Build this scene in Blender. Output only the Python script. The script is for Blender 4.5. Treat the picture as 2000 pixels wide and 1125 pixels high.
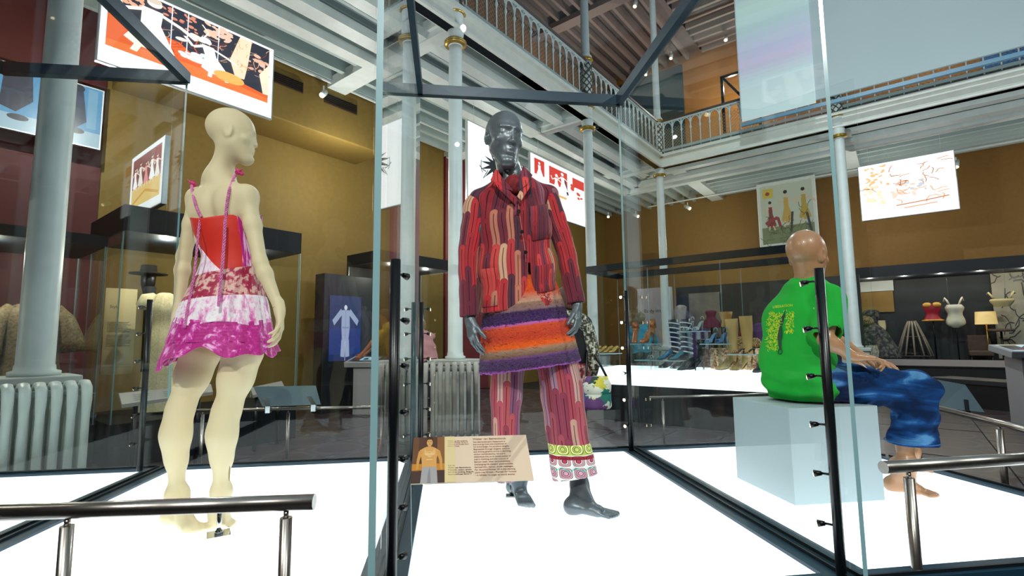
import bpy, bmesh, math, random
import numpy as np
from mathutils import Vector, Matrix
from math import sin, cos, pi, radians

for _o in list(bpy.data.objects):
    bpy.data.objects.remove(_o)
SC = bpy.context.scene
COL = SC.collection
rnd = random.Random(7)

# ---------------------------------------------------------------- camera
FPX = 970.0
_up = Vector((-107, 9540, -970)).normalized()
_fw = Vector((0, 0, -1)); _Y = (_fw - _fw.dot(_up) * _up).normalized(); _X = _Y.cross(_up)
RW = Matrix((_X, _Y, _up))                      # camera space -> world
EYE = Vector((0, 0, 1.19))
cam = bpy.data.cameras.new('camera'); cam.sensor_width = 36.0; cam.lens = 36.0 * FPX / 2000.0
cam.clip_start = 0.05; cam.clip_end = 200
camo = bpy.data.objects.new('camera', cam); COL.objects.link(camo)
camo.matrix_world = Matrix.Translation(EYE) @ RW.to_4x4()
SC.camera = camo

# ---------------------------------------------------------------- light
W = bpy.data.worlds.new('world'); SC.world = W; W.use_nodes = True
W.node_tree.nodes['Background'].inputs[0].default_value = (0.62, 0.80, 0.92, 1)
W.node_tree.nodes['Background'].inputs[1].default_value = 0.5
SC.view_settings.view_transform = 'Standard'; SC.view_settings.look = 'None'
SC.view_settings.exposure = 0.0; SC.view_settings.gamma = 1.0
SC.view_settings.use_curve_mapping = False
SC.cycles.max_bounces = 12; SC.cycles.transparent_max_bounces = 32
SC.cycles.glossy_bounces = 6; SC.cycles.diffuse_bounces = 3
SC.cycles.caustics_reflective = False; SC.cycles.caustics_refractive = False
SC.cycles.sample_clamp_indirect = 4.0

def area(name, loc, target, size, power, color=(1, 1, 1)):
    l = bpy.data.lights.new(name, 'AREA'); l.shape = 'SQUARE'; l.size = size; l.energy = power; l.color = color
    o = bpy.data.objects.new(name, l); COL.objects.link(o); o.location = loc
    o.rotation_euler = (Vector(target) - Vector(loc)).to_track_quat('-Z', 'Y').to_euler()
    return o
def spot(name, loc, target, angle, power, color=(1, 1, 1), soft=0.05):
    l = bpy.data.lights.new(name, 'SPOT'); l.spot_size = radians(angle); l.spot_blend = 0.6
    l.energy = power; l.color = color; l.shadow_soft_size = soft
    o = bpy.data.objects.new(name, l); COL.objects.link(o); o.location = loc
    o.rotation_euler = (Vector(target) - Vector(loc)).to_track_quat('-Z', 'Y').to_euler()
    return o
LIGHTS = []
def lamp(name, loc, power, color=(1, 0.95, 0.88), r=0.0):
    l = bpy.data.lights.new(name, 'POINT'); l.energy = power; l.color = color; l.shadow_soft_size = r
    o = bpy.data.objects.new(name, l); COL.objects.link(o); o.location = loc; return o
# unseen fill lights added: left, back and upper gallery, then over the aisle
for x, y, p in ((-4.6, 5.2, 95), (-2.6, 7.8, 95), (-0.4, 10.4, 85), (1.9, 13.2, 75), (5.4, 13.6, 75), (8.4, 11.2, 75), (11.2, 9.0, 60), (-6.4, 2.4, 30)):
    lamp('gallery_lamp', (x, y, 3.9), p)  # no fixture here; added to brighten the gallery ceilings and walls
for x, y, p in ((2.0, 13.6, 60), (6.3, 13.4, 120), (9.5, 10.6, 90)):
    lamp('upper_gallery_lamp', (x, y, 8.2), p)  # unseen point lights added as fill for the upper level
spot('aisle_fill', (-3.4, -2.6, 5.2), (-1.2, 2.4, 1.2), 50, 650, (1, 0.97, 0.92), 0.03)  # aisle spots are unseen, added behind the camera to brighten the mannequins
spot('aisle_fill', (0.6, -3.0, 5.2), (0.2, 2.4, 1.4), 50, 900, (1, 0.97, 0.92), 0.03)
spot('aisle_fill', (4.8, -1.6, 5.2), (1.8, 2.6, 1.2), 50, 650, (1, 0.97, 0.92), 0.03)
spot('screen_spot', (2.0, 2.0, 9.5), (7.0, 8.6, 7.6), 80, 1500, (0.9, 0.97, 1.0), 0.05)  # unseen spot added only to brighten the hanging screen
for x, y, p in ((1.6, 5.2, 90), (4.6, 7.2, 150), (7.6, 5.6, 130), (-1.0, 4.6, 50)): lamp('atrium_fill', (x, y, 3.7), p, (0.9, 0.97, 1.0))  # added mid-air point lights without fixtures, lifting the fascias and long beams

# ---------------------------------------------------------------- geometry helpers
def ray(px, py):
    return RW @ Vector(((px - 1000) / FPX, -(py - 562.5) / FPX, -1))
def G(px, py, z=0.0):
    r = ray(px, py); return EYE + r * ((z - EYE.z) / r.z)
def D(px, py, d):
    r = ray(px, py); return EYE + r * (d / r.y)
def on_plane(px, py, p, n):
    r = ray(px, py); return EYE + r * ((Vector(p) - EYE).dot(n) / r.dot(n))
EL = Vector((0.9914, 0.1305, 0)); ED = Vector((-0.1305, 0.9914, 0)); UP = Vector((0, 0, 1))
def CS(s, t, z=0.0): return EL * s + ED * t + UP * z
U1 = Vector((0.618, 0.786, 0)).normalized(); U2 = Vector((0.786, -0.618, 0)).normalized()

def lin(c):
    if isinstance(c, str):
        c = [int(c[i:i + 2], 16) / 255 for i in (0, 2, 4)]
        return tuple(x / 12.92 if x <= .04045 else ((x + .055) / 1.055) ** 2.4 for x in c) + (1,)
    return tuple(c)[:3] + (1,)

class NT:
    """little helper to write node maths as expressions"""
    def __init__(s, m): s.t = m.node_tree; s.l = s.t.links
    def n(s, typ, **kw):
        x = s.t.nodes.new(typ)
        for k, v in kw.items(): setattr(x, k, v)
        return x
    def put(s, sock, v):
        if isinstance(v, bpy.types.NodeSocket): s.l.new(v, sock)
        elif isinstance(v, (tuple, list)) and len(v) == 3 and sock.type == 'RGBA': sock.default_value = tuple(v) + (1,)
        else: sock.default_value = v
    def m(s, op, a, b=0.0, c=0.0, clamp=False):
        x = s.n('ShaderNodeMath', operation=op, use_clamp=clamp)
        for i, v in enumerate((a, b, c)): s.put(x.inputs[i], v)
        return x.outputs[0]
    def mix(s, f, a, b, bt='MIX'):
        x = s.n('ShaderNodeMix', data_type='RGBA', blend_type=bt)
        s.put(x.inputs[0], f); s.put(x.inputs[6], a); s.put(x.inputs[7], b)
        return x.outputs[2]
    def ramp(s, f, stops, interp='LINEAR'):
        x = s.n('ShaderNodeValToRGB'); x.color_ramp.interpolation = interp
        e = x.color_ramp.elements
        while len(e) < len(stops): e.new(0.5)
        for i, (p, c) in enumerate(stops): e[i].position = p; e[i].color = lin(c)
        s.put(x.inputs[0], f); return x.outputs[0]
    def noise(s, vec=None, scale=5.0, detail=2.0, rough=0.5, dist=0.0, dim='3D'):
        x = s.n('ShaderNodeTexNoise', noise_dimensions=dim)
        if vec is not None: s.put(x.inputs['Vector'], vec)
        x.inputs['Scale'].default_value = scale; x.inputs['Detail'].default_value = detail
        x.inputs['Roughness'].default_value = rough; x.inputs['Distortion'].default_value = dist
        return x.outputs[0]
    def coord(s, which='Object'): return s.n('ShaderNodeTexCoord').outputs[which]
    def xyz(s, v):
        x = s.n('ShaderNodeSeparateXYZ'); s.put(x.inputs[0], v); return x.outputs
    def comb(s, a, b, c=0.0):
        x = s.n('ShaderNodeCombineXYZ')
        for i, v in enumerate((a, b, c)): s.put(x.inputs[i], v)
        return x.outputs[0]
    def mapping(s, v, scale=(1, 1, 1), rot=(0, 0, 0), loc=(0, 0, 0)):
        x = s.n('ShaderNodeMapping'); s.put(x.inputs[0], v)
        x.inputs[1].default_value = loc; x.inputs[2].default_value = rot; x.inputs[3].default_value = scale
        return x.outputs[0]
    def bump(s, h, strength=0.3, dist=0.01):
        x = s.n('ShaderNodeBump'); s.put(x.inputs['Height'], h)
        x.inputs['Strength'].default_value = strength; x.inputs['Distance'].default_value = dist
        return x.outputs[0]

def newmat(name):
    m = bpy.data.materials.new(name); m.use_nodes = True
    return m, NT(m), m.node_tree.nodes['Principled BSDF']
def mat(name, col, rough=0.5, metal=0.0, emit=None, es=1.0, var=0.0, vscale=8.0, bump=0.0, bscale=60.0, coat=0.0, spec=None):
    m, n, b = newmat(name)
    c = lin(col)
    b.inputs['Base Color'].default_value = c
    b.inputs['Roughness'].default_value = rough; b.inputs['Metallic'].default_value = metal
    if coat: b.inputs['Coat Weight'].default_value = coat; b.inputs['Coat Roughness'].default_value = 0.1
    if spec is not None: b.inputs['Specular IOR Level'].default_value = spec
    if emit is not None:
        b.inputs['Emission Color'].default_value = lin(emit); b.inputs['Emission Strength'].default_value = es
    if var:
        f = n.noise(n.coord(), vscale, 4)
        k = n.ramp(f, [(0.3, tuple(x * (1 - var) for x in c[:3])), (0.7, tuple(min(1, x * (1 + var)) for x in c[:3]))])
        n.put(b.inputs['Base Color'], k)
    if bump:
        n.put(b.inputs['Normal'], n.bump(n.noise(n.coord(), bscale, 3), bump, 0.01))
    return m

def glass_mat(name, tint=(0.975, 0.99, 0.985), refl=0.90, base=0.014):
    m, n, b = newmat(name)
    lw = n.n('ShaderNodeLayerWeight'); lw.inputs[0].default_value = 0.5
    f = n.m('MULTIPLY_ADD', n.m('POWER', lw.outputs['Facing'], 5.0), refl, base, clamp=True)
    tr = n.n('ShaderNodeBsdfTransparent'); tr.inputs[0].default_value = tuple(tint) + (1,)
    gl = n.n('ShaderNodeBsdfGlossy'); gl.inputs['Roughness'].default_value = 0.0; gl.inputs[0].default_value = (1, 1, 1, 1)
    mx = n.n('ShaderNodeMixShader'); n.put(mx.inputs[0], f)
    n.l.new(tr.outputs[0], mx.inputs[1]); n.l.new(gl.outputs[0], mx.inputs[2])
    n.l.new(mx.outputs[0], m.node_tree.nodes['Material Output'].inputs[0])
    return m

# ---------------------------------------------------------------- mesh builder
class MB:
    def __init__(s): s.v = []; s.f = []; s.mi = []; s.sm = []; s.uv = {}
    def add(s, vs, fs, mi=0, smooth=False):
        o = len(s.v); s.v += [tuple(v) for v in vs]
        for f in fs: s.f.append(tuple(i + o for i in f)); s.mi.append(mi); s.sm.append(smooth)
        return o
    def box(s, c, sx, sy, sz, ax=Vector((1, 0, 0)), ay=None, az=UP, mi=0):
        """box centred at c, full sizes along ax, ay, az"""
        c = Vector(c); ax = Vector(ax).normalized(); az = Vector(az).normalized()
        ay = Vector(ay).normalized() if ay is not None else az.cross(ax).normalized()
        vs = [c + ax * (i * sx / 2) + ay * (j * sy / 2) + az * (k * sz / 2) for k in (-1, 1) for j in (-1, 1) for i in (-1, 1)]
        s.add(vs, [(0, 2, 3, 1), (4, 5, 7, 6), (0, 1, 5, 4), (2, 6, 7, 3), (0, 4, 6, 2), (1, 3, 7, 5)], mi); return s
    def bar(s, a, b, w, h, up=UP, mi=0):
        """rectangular bar from a to b"""
        a = Vector(a); b = Vector(b); ax = (b - a)
        L = ax.length; ax.normalize()
        if abs(ax.dot(Vector(up))) > .99: up = Vector((0, 1, 0))
        ay = Vector(up).cross(ax).normalized(); az = ax.cross(ay)
        return s.box((a + b) / 2, L, w, h, ax, ay, az, mi)
    def prism(s, poly, z0, z1, mi=0):
        n = len(poly)
        vs = [(p[0], p[1], z0) for p in poly] + [(p[0], p[1], z1) for p in poly]
        s.add(vs, [tuple(range(n))[::-1], tuple(range(n, 2 * n))] + [(i, (i + 1) % n, n + (i + 1) % n, n + i) for i in range(n)], mi); return s
    def tube(s, pts, r, n=10, mi=0, cap=True, closed=False, up=None):
        pts = [Vector(p) for p in pts]; m = len(pts)
        rs = r if isinstance(r, (list, tuple)) else [r] * m
        vs = []; prev = None
        for i, p in enumerate(pts):
            if closed: t = pts[(i + 1) % m] - pts[i - 1]
            else: t = pts[min(i + 1, m - 1)] - pts[max(i - 1, 0)]
            t.normalize()
            if prev is None:
                a = Vector(up) if up else (UP if abs(t.z) < .9 else Vector((1, 0, 0)))
            else: a = prev
            a = (a - t * a.dot(t)).normalized(); prev = a; b = t.cross(a)
            ri = rs[i]; ra, rb = ri if isinstance(ri, tuple) else (ri, ri)
            vs += [p + a * (ra * cos(2 * pi * k / n)) + b * (rb * sin(2 * pi * k / n)) for k in range(n)]
        fs = []
        for i in range(m if closed else m - 1):
            j = (i + 1) % m
            fs += [(i * n + k, i * n + (k + 1) % n, j * n + (k + 1) % n, j * n + k) for k in range(n)]
        s.add(vs, fs, mi, True)
        if cap and not closed:
            o = len(s.v) - len(vs)
            s.f.append(tuple(o + k for k in range(n))[::-1]); s.mi.append(mi); s.sm.append(False)
            s.f.append(tuple(o + (m - 1) * n + k for k in range(n))); s.mi.append(mi); s.sm.append(False)
        return s
    def lathe(s, prof, c=(0, 0, 0), n=16, mi=0, smooth=True, cap=True):
        c = Vector(c); vs = []
        for r, z in prof: vs += [c + Vector((r * cos(2 * pi * k / n), r * sin(2 * pi * k / n), z)) for k in range(n)]
        fs = []
        for i in range(len(prof) - 1):
            fs += [(i * n + k, i * n + (k + 1) % n, (i + 1) * n + (k + 1) % n, (i + 1) * n + k) for k in range(n)]
        o = s.add(vs, fs, mi, smooth)
        if cap:
            s.f.append(tuple(o + k for k in range(n))[::-1]); s.mi.append(mi); s.sm.append(False)
            s.f.append(tuple(o + (len(prof) - 1) * n + k for k in range(n))); s.mi.append(mi); s.sm.append(False)
        return s
    def ball(s, c, r, n=10, m=7, mi=0, ax=None):
        c = Vector(c); rx, ry, rz = r if isinstance(r, (tuple, list)) else (r, r, r)
        A = ax or (Vector((1, 0, 0)), Vector((0, 1, 0)), UP)
        vs = []
        for i in range(m + 1):
            th = pi * i / m; q = max(sin(th), 1e-3)
            vs += [c + A[0] * (rx * q * cos(2 * pi * k / n)) + A[1] * (ry * q * sin(2 * pi * k / n)) + A[2] * (-rz * cos(th)) for k in range(n)]
        fs = []
        for i in range(m):
            fs += [(i * n + k, i * n + (k + 1) % n, (i + 1) * n + (k + 1) % n, (i + 1) * n + k) for k in range(n)]
        s.add(vs, fs, mi, True); return s
    def grid(s, P, closed=False, mi=0, smooth=True, UV=None):
        """P[i][j] points; closed wraps j"""
        r, c = len(P), len(P[0]); vs = [p for row in P for p in row]; fs = []
        for i in range(r - 1):
            for j in range(c if closed else c - 1):
                k = (j + 1) % c
                fs.append((i * c + j, i * c + k, (i + 1) * c + k, (i + 1) * c + j))
        f0 = len(s.f)
        s.add(vs, fs, mi, smooth)
        if UV is not None:
            q = 0
            for i in range(r - 1):
                for j in range(c if closed else c - 1):
                    s.uv[f0 + q] = [UV(i, j), UV(i, j + 1), UV(i + 1, j + 1), UV(i + 1, j)]; q += 1
        return s
    def mesh(s, name, mats):
        me = bpy.data.meshes.new(name); me.from_pydata([tuple(v) for v in s.v], [], s.f)
        for m in (mats if isinstance(mats, (list, tuple)) else [mats]): me.materials.append(m)
        me.polygons.foreach_set('material_index', s.mi); me.polygons.foreach_set('use_smooth', s.sm)
        if s.uv:
            L = me.uv_layers.new(name='UVMap')
            for p in me.polygons:
                if p.index in s.uv:
                    for li, uv in zip(p.loop_indices, s.uv[p.index]): L.data[li].uv = uv
        me.update(); return me

def wm(o):
    if o is None: return Matrix.Identity(4)
    M = o.matrix_basis.copy()
    if o.parent: M = wm(o.parent) @ o.matrix_parent_inverse @ M
    return M
def tag(o, label=None, cat=None, group=None, kind=None):
    if label: o['label'] = label
    if cat: o['category'] = cat
    if group: o['group'] = group
    if kind: o['kind'] = kind
    return o
def obj(name, geo, mats=None, parent=None, label=None, cat=None, group=None, kind=None, world=True):
    me = geo.mesh(name, mats) if isinstance(geo, MB) else geo
    o = bpy.data.objects.new(name, me); COL.objects.link(o)
    if parent is not None:
        o.parent = parent
        if world: o.matrix_parent_inverse = wm(parent).inverted()
    return tag(o, label, cat, group, kind)
def thing(name, label, cat, loc=(0, 0, 0), rotz=0, group=None, kind=None):
    o = bpy.data.objects.new(name, None); COL.objects.link(o); o.empty_display_size = 0.1
    o.location = loc; o.rotation_euler = (0, 0, rotz)
    return tag(o, label, cat, group, kind)
def struct(name, geo, mats, parent=None): return obj(name, geo, mats, parent, kind=None if parent else 'structure')
def inst(name, me, loc, rotz, parent, M=None):
    o = bpy.data.objects.new(name, me); COL.objects.link(o)
    if parent is not None:
        o.parent = parent; o.matrix_parent_inverse = wm(parent).inverted()
    if M is not None: o.matrix_basis = M
    else: o.location = loc; o.rotation_euler = (0, 0, rotz)
    return o
def kids(o): return [c for c in o.children]
def copy_tree(o, parent=None):
    c = o.copy(); COL.objects.link(c); c.parent = parent
    if parent is not None: c.matrix_parent_inverse = o.matrix_parent_inverse.copy()
    for ch in kids(o): copy_tree(ch, c)
    return c
def bevel(o, w=0.004, seg=2):
    b = o.modifiers.new('bevel', 'BEVEL'); b.width = w; b.segments = seg; b.limit_method = 'ANGLE'; return o

# ---------------------------------------------------------------- flat prints (posters, screens, labels)
PRINT = {}
def print_mat(strength, rough=0.4):
    """shows the printed colours; strength > 0 for backlit signs and screens"""
    k = (strength, rough)
    if k in PRINT: return PRINT[k]
    m, n, b = newmat('print_%g' % strength)
    a = n.n('ShaderNodeVertexColor'); a.layer_name = 'ink'
    n.put(b.inputs['Roughness'], rough)
    if strength:
        n.put(b.inputs['Base Color'], (0.02, 0.02, 0.02)); n.put(b.inputs['Emission Color'], a.outputs[0])
        b.inputs['Emission Strength'].default_value = strength
    else: n.put(b.inputs['Base Color'], a.outputs[0])
    PRINT[k] = m; return m
def ell(cx, cy, rx, ry, n=14, rot=0.0):
    return [(cx + rx * cos(t) * cos(rot) - ry * sin(t) * sin(rot), cy + rx * cos(t) * sin(rot) + ry * sin(t) * cos(rot))
            for t in [2 * pi * k / n for k in range(n)]]
def stroke(pts, w):
    """polyline as quads"""
    out = []
    for i in range(len(pts) - 1):
        (x0, y0), (x1, y1) = pts[i], pts[i + 1]
        w0, w1 = (w[i], w[i + 1]) if isinstance(w, (list, tuple)) else (w, w)
        dx, dy = x1 - x0, y1 - y0; L = math.hypot(dx, dy) or 1; nx, ny = -dy / L, dx / L
        out.append([(x0 - nx * w0 / 2, y0 - ny * w0 / 2), (x1 - nx * w1 / 2, y1 - ny * w1 / 2), (x1 + nx * w1 / 2, y1 + ny * w1 / 2), (x0 + nx * w0 / 2, y0 + ny * w0 / 2)])
    return out
def picture(name, O, ux, uy, shapes, strength, parent, label=None, step=0.0004, nrm=None, rough=0.4):
    """shapes: (colour, polygon or list of polygons) in 0..1 coordinates; ux, uy full edge vectors"""
    O = Vector(O); ux = Vector(ux); uy = Vector(uy); nn = Vector(nrm) if nrm is not None else ux.cross(uy).normalized()
    V = []; F = []; Cc = []
    k = 0
    for colr, polys in shapes:
        if polys and not isinstance(polys[0], list): polys = [polys]
        c = lin(colr)
        for p in polys:
            k += 1; o = len(V)
            for x, y in p:
                x = min(1, max(0, x)); y = min(1, max(0, y))
                V.append(tuple(O + ux * x + uy * y + nn * (step * (1 + 0.15 * k)))) 
            F.append(tuple(range(o, o + len(p)))); Cc += [c] * len(p)
    me = bpy.data.meshes.new(name); me.from_pydata(V, [], F)
    a = me.color_attributes.new(name='ink', type='FLOAT_COLOR', domain='POINT')
    a.data.foreach_set('color', [x for c in Cc for x in c])
    me.materials.append(print_mat(strength, rough)); me.update()
    return obj(name, me, parent=parent, label=label)
def text(name, body, O, ux, uy, size, m, parent, align='LEFT', thick=0.0004, space=1.0):
    """flat lettering: O = baseline start, ux = reading direction, uy = up direction"""
    cu = bpy.data.curves.new(name, 'FONT'); cu.body = body; cu.size = size; cu.align_x = align; cu.extrude = thick; cu.resolution_u = 2
    cu.space_line = space
    ux = Vector(ux).normalized(); uy = Vector(uy).normalized(); uz = ux.cross(uy)
    to = bpy.data.objects.new(name, cu)
    dg = bpy.context.evaluated_depsgraph_get()
    COL.objects.link(to); dg.update(); me = bpy.data.meshes.new_from_object(to.evaluated_get(dg))
    bpy.data.objects.remove(to)
    M = Matrix((ux, uy, uz)).transposed().to_4x4(); M.translation = Vector(O)
    me.transform(M); me.materials.clear(); me.materials.append(m)
    return obj(name, me, parent=parent)
# ================================================================ the hall
P3 = Vector((3.66, 11.87, 0)); WL, WB = 3.71, 4.24
def H(a, b, z=0.0): return P3 + U1 * a + U2 * b + UP * z
M_white = mat('white_paint', 'cfd8d6', 0.45, var=0.05)
M_fascia = mat('cream_paint', 'd3d6ce', 0.5, var=0.05)
M_soffit = mat('soffit_paint', '93a5a6', 0.6, var=0.06, vscale=2)
M_joist = mat('joist_paint', 'a9b8b6', 0.55)
M_taupe = mat('taupe_ceiling', '7d6e68', 0.7, var=0.08, vscale=3)
M_taupe2 = mat('taupe_joist', '97867f', 0.7)
M_mustard = mat('mustard_wall', '786026', 0.75, var=0.07, vscale=14, bump=0.1, bscale=90)
M_orange = mat('ochre_upper_wall', '9a6526', 0.75, var=0.06, vscale=5)
M_redwall = mat('dark_red_wall', '480e12', 0.7, var=0.08, vscale=6)
M_redpanel = mat('red_panel', '6a2228', 0.7)
M_dark = mat('dark_navy', '0b1118', 0.5, spec=0.3)
M_black = mat('black_metal', '0b0e12', 0.3, 0.2)
M_gold = mat('gold_paint', 'b08f3e', 0.3, 0.7)
M_floor0 = mat('floor_bed', '1d1716', 0.7)

# floor tiles: dark stone with a faint medallion pattern
def floor_mat():
    m, n, b = newmat('floor_tile')
    g = n.n('ShaderNodeNewGeometry').outputs['Position']
    x, y, z = n.xyz(n.mapping(g, rot=(0, 0, -math.atan2(U1.y, U1.x)), scale=(1, 1, 1)))
    fx = n.m('SUBTRACT', n.m('FRACT', n.m('MULTIPLY', x, 1.7)), 0.5); fy = n.m('SUBTRACT', n.m('FRACT', n.m('MULTIPLY', y, 1.7)), 0.5)
    r = n.m('SQRT', n.m('ADD', n.m('MULTIPLY', fx, fx), n.m('MULTIPLY', fy, fy)))
    ring = n.m('LESS_THAN', n.m('ABSOLUTE', n.m('SUBTRACT', r, 0.44)), 0.035)
    lozenge = n.m('GREATER_THAN', n.m('ADD', n.m('ABSOLUTE', fx), n.m('ABSOLUTE', fy)), 0.88)
    f = n.m('MAXIMUM', ring, lozenge)
    base = n.ramp(n.noise(g, 3, 4), [(0.3, '35282a'), (0.7, '46373a')])
    n.put(b.inputs['Base Color'], n.mix(n.m('MULTIPLY', f, 0.55), base, lin('5b5f66')))
    b.inputs['Roughness'].default_value = 0.32
    return m
M_tile = floor_mat()
mb = MB(); mb.box((2, 8, -0.06), 44, 50, 0.1, mi=0)
floor = struct('floor', mb, M_floor0)
mt = MB(); mt.box((0, 0, 0), 0.588, 0.588, 0.02); tile_me = mt.mesh('tile', M_tile)
fa = math.atan2(U1.y, U1.x); cnt = 0; cand = []
for i in range(-26, 8):
    for j in range(-14, 22):
        p = H(i * 0.6, j * 0.6, 0.0)
        s_, t_ = p.dot(EL), p.dot(ED)
        if t_ < 3.75 and s_ < 2.1: continue          # under the display cases
        az = math.degrees(math.atan2(p.x, p.y))
        if p.y < 2.4 or p.y > 13 or not (-48 < az < 48): continue
        cand.append((p.length, p))
cand.sort(key=lambda c: c[0])
for d_, p in cand[:298]:
    o = inst('tile', tile_me, p + UP * -0.004 * rnd.random(), fa, floor)

# walls
mb = MB(); mb.box(H(-9.2, -WL - 0.1, 2.85), 0.2, 26.9, 5.8, ax=U2, mi=0)
wall_l = struct('wall_left', mb, M_mustard)
mb = MB(); mb.box(H(WB + 0.1, 6, 2.85), 20, 0.2, 5.8, ax=U2, mi=0)
wall_b = struct('wall_back', mb, mat('ochre_wall', '74531c', 0.75, var=0.07, vscale=14, bump=0.1, bscale=90))
mb = MB(); mb.box(H(-14.96, -WL + 0.03, 2.8), 0.1, 10.0, 5.8, ax=U2)
obj('red_wall_panel', mb, M_redwall, wall_l)
mb = MB(); mb.box(H(-3.0, -WL + 0.03, 2.72), 0.08, 1.46, 5.42, ax=U2); obj('red_wall_panel', mb, M_redpanel, wall_l)
mb = MB(); mb.box(H(-9.2, -WL - 0.1, 8.2), 0.2, 26.9, 4.9, ax=U2); struct('wall_left_upper', mb, M_orange)
mb = MB(); mb.box(H(WB + 0.1, 6, 8.2), 20, 0.2, 4.9, ax=U2); wbu = struct('wall_back_upper', mb, M_orange)
mb = MB(); mb.box(H(WB - 0.02, -2.2, 7.9), 3.0, 0.1, 4.5, ax=U2); obj('dark_wall_panel', mb, mat('teal_panel', '17343c', 0.6), wbu)
for b_, w_, c_ in ((6.9, 1.1, '2b6ba8'), (8.4, 1.4, '2a2a22'), (10.4, 1.5, '2b5f9a'), (12, 1.3, '3a2c20')):
    mb = MB(); mb.box(H(WB - 0.1, b_, 6.9), w_, 0.2, 2.3, ax=U2); obj('wall_panel', mb, mat('panel_' + c_, c_, 0.6), wbu)

struct('wall_right', MB().box(H(-8, 16, 5.2), 0.2, 30, 10.4, ax=U2), M_dark)
struct('wall_front', MB().box(H(-22, 6, 5.2), 22, 0.2, 10.4, ax=U2), M_dark)
# duct box with two vents under the left gallery
root = thing('duct_housing', 'mustard boxed duct with two slatted vents high on the mustard wall', 'duct', H(-8.6, -WL + 0.5, 4.57))
mb = MB(); mb.box(H(-8.0, -WL + 0.46, 5.05), 0.86, 3.8, 0.95, ax=U2); bevel(obj('body', mb, M_mustard, root), 0.02)
for a_ in ((on_plane(553, 205, H(0, -WL + 0.9), U2) - P3).dot(U1), (on_plane(665, 248, H(0, -WL + 0.9), U2) - P3).dot(U1)):
    v = MB(); v.box(H(a_, -WL + 0.90, 5.2), 0.02, 0.62, 0.17, ax=U2); g_ = obj('vent', v, mat('vent_brown', '3c2712', 0.6), root)
    for k in range(5):
        s2 = MB(); s2.box(H(a_, -WL + 0.917, 5.135 + k * 0.032), 0.012, 0.6, 0.008, ax=U2); obj('slat', s2, M_black, g_)

# gallery decks, joists and beams
ceil_l = struct('ceiling_left', MB().box(H(-9.2, -WL / 2, 5.72), WL + 0.1, 27, 0.06, ax=U2), M_soffit)
ceil_b = struct('ceiling_back', MB().box(H(WB / 2, 7.6, 5.72), 15.4, WB + 0.1, 0.06, ax=U2), M_soffit)
def joists(ceil, z, m, upper=False):
    k = 0
    b_ = -WL + 0.25
    while b_ < -0.25:
        me = MB().box(H(-6.2, b_, z - 0.11), 0.085, 20.8, 0.22, ax=U2); obj('joist', me, m, ceil[0]); b_ += 0.37
    a_ = 0.35
    while a_ < WB - 0.1:
        me = MB().box(H(a_, 7.6, z - 0.11), 15.2, 0.085, 0.22, ax=U2); obj('joist', me, m, ceil[1]); a_ += 0.37
joists((ceil_l, ceil_b), 5.69, M_joist)
for a_ in (-14.2, -10.9, -7.09, -3.55, 0.0):
    obj('cross_beam', MB().box(H(a_, -WL / 2, 5.47), WL, 0.34, 0.16, ax=U2), M_white, ceil_l)
    obj('bracket_beam', MB().box(H(a_, -0.5, 5.38), 1.0, 0.22, 0.14, ax=U2), M_white, ceil_l)
for b_ in (0.0, 3.7, 7.4, 11.1):
    obj('cross_beam', MB().box(H(WB / 2, b_ + (0.18 if b_ == 0 else 0), 5.47), 0.34, WB, 0.16, ax=U2), M_white, ceil_b)
for off, w_, z_ in ((0.55, 0.2, 5.4), (1.15, 0.24, 5.38), (1.6, 0.2, 5.36)):
    obj('long_beam', MB().box(H(-8.0 + off / 2, -off, z_), w_, 16 + off, 0.13, ax=U2), M_white, ceil_l)
    obj('long_beam', MB().box(H(off, 7 - off / 2, z_), 14 + off, w_, 0.13, ax=U2), M_white, ceil_b)
# fascia with mouldings
f1 = MB(); f1.box(H(-8, 0.0, 5.44), 0.14, 16, 0.3, ax=U2); f1.box(H(-8, 0.03, 5.57), 0.24, 16.0, 0.06, ax=U2); f1.box(H(-8, 0.02, 5.31), 0.2, 16.0, 0.04, ax=U2)
struct('trim_left', f1, M_fascia)
f1 = MB(); f1.box(H(0.0, 7, 5.44), 14, 0.14, 0.3, ax=U2); f1.box(H(-0.03, 7, 5.57), 14, 0.24, 0.06, ax=U2); f1.box(H(-0.02, 7, 5.31), 14, 0.2, 0.04, ax=U2)
struct('trim_back', f1, M_fascia)
# upper level: ceiling, joists
cu_l = struct('ceiling_upper_left', MB().box(H(-9.2, -WL / 2, 10.5), WL + 0.1, 27, 0.1, ax=U2), M_taupe)
cu_b = struct('ceiling_upper_back', MB().box(H(WB / 2, 7.6, 10.5), 15.4, WB + 0.1, 0.1, ax=U2), M_taupe)
joists((cu_l, cu_b), 10.46, M_taupe2)
for a_ in (-10.9, -7.09, -3.55, 0.0):
    obj('cross_beam', MB().box(H(a_, -WL / 2, 10.2), WL, 0.34, 0.16, ax=U2), M_taupe2, cu_l)

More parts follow.
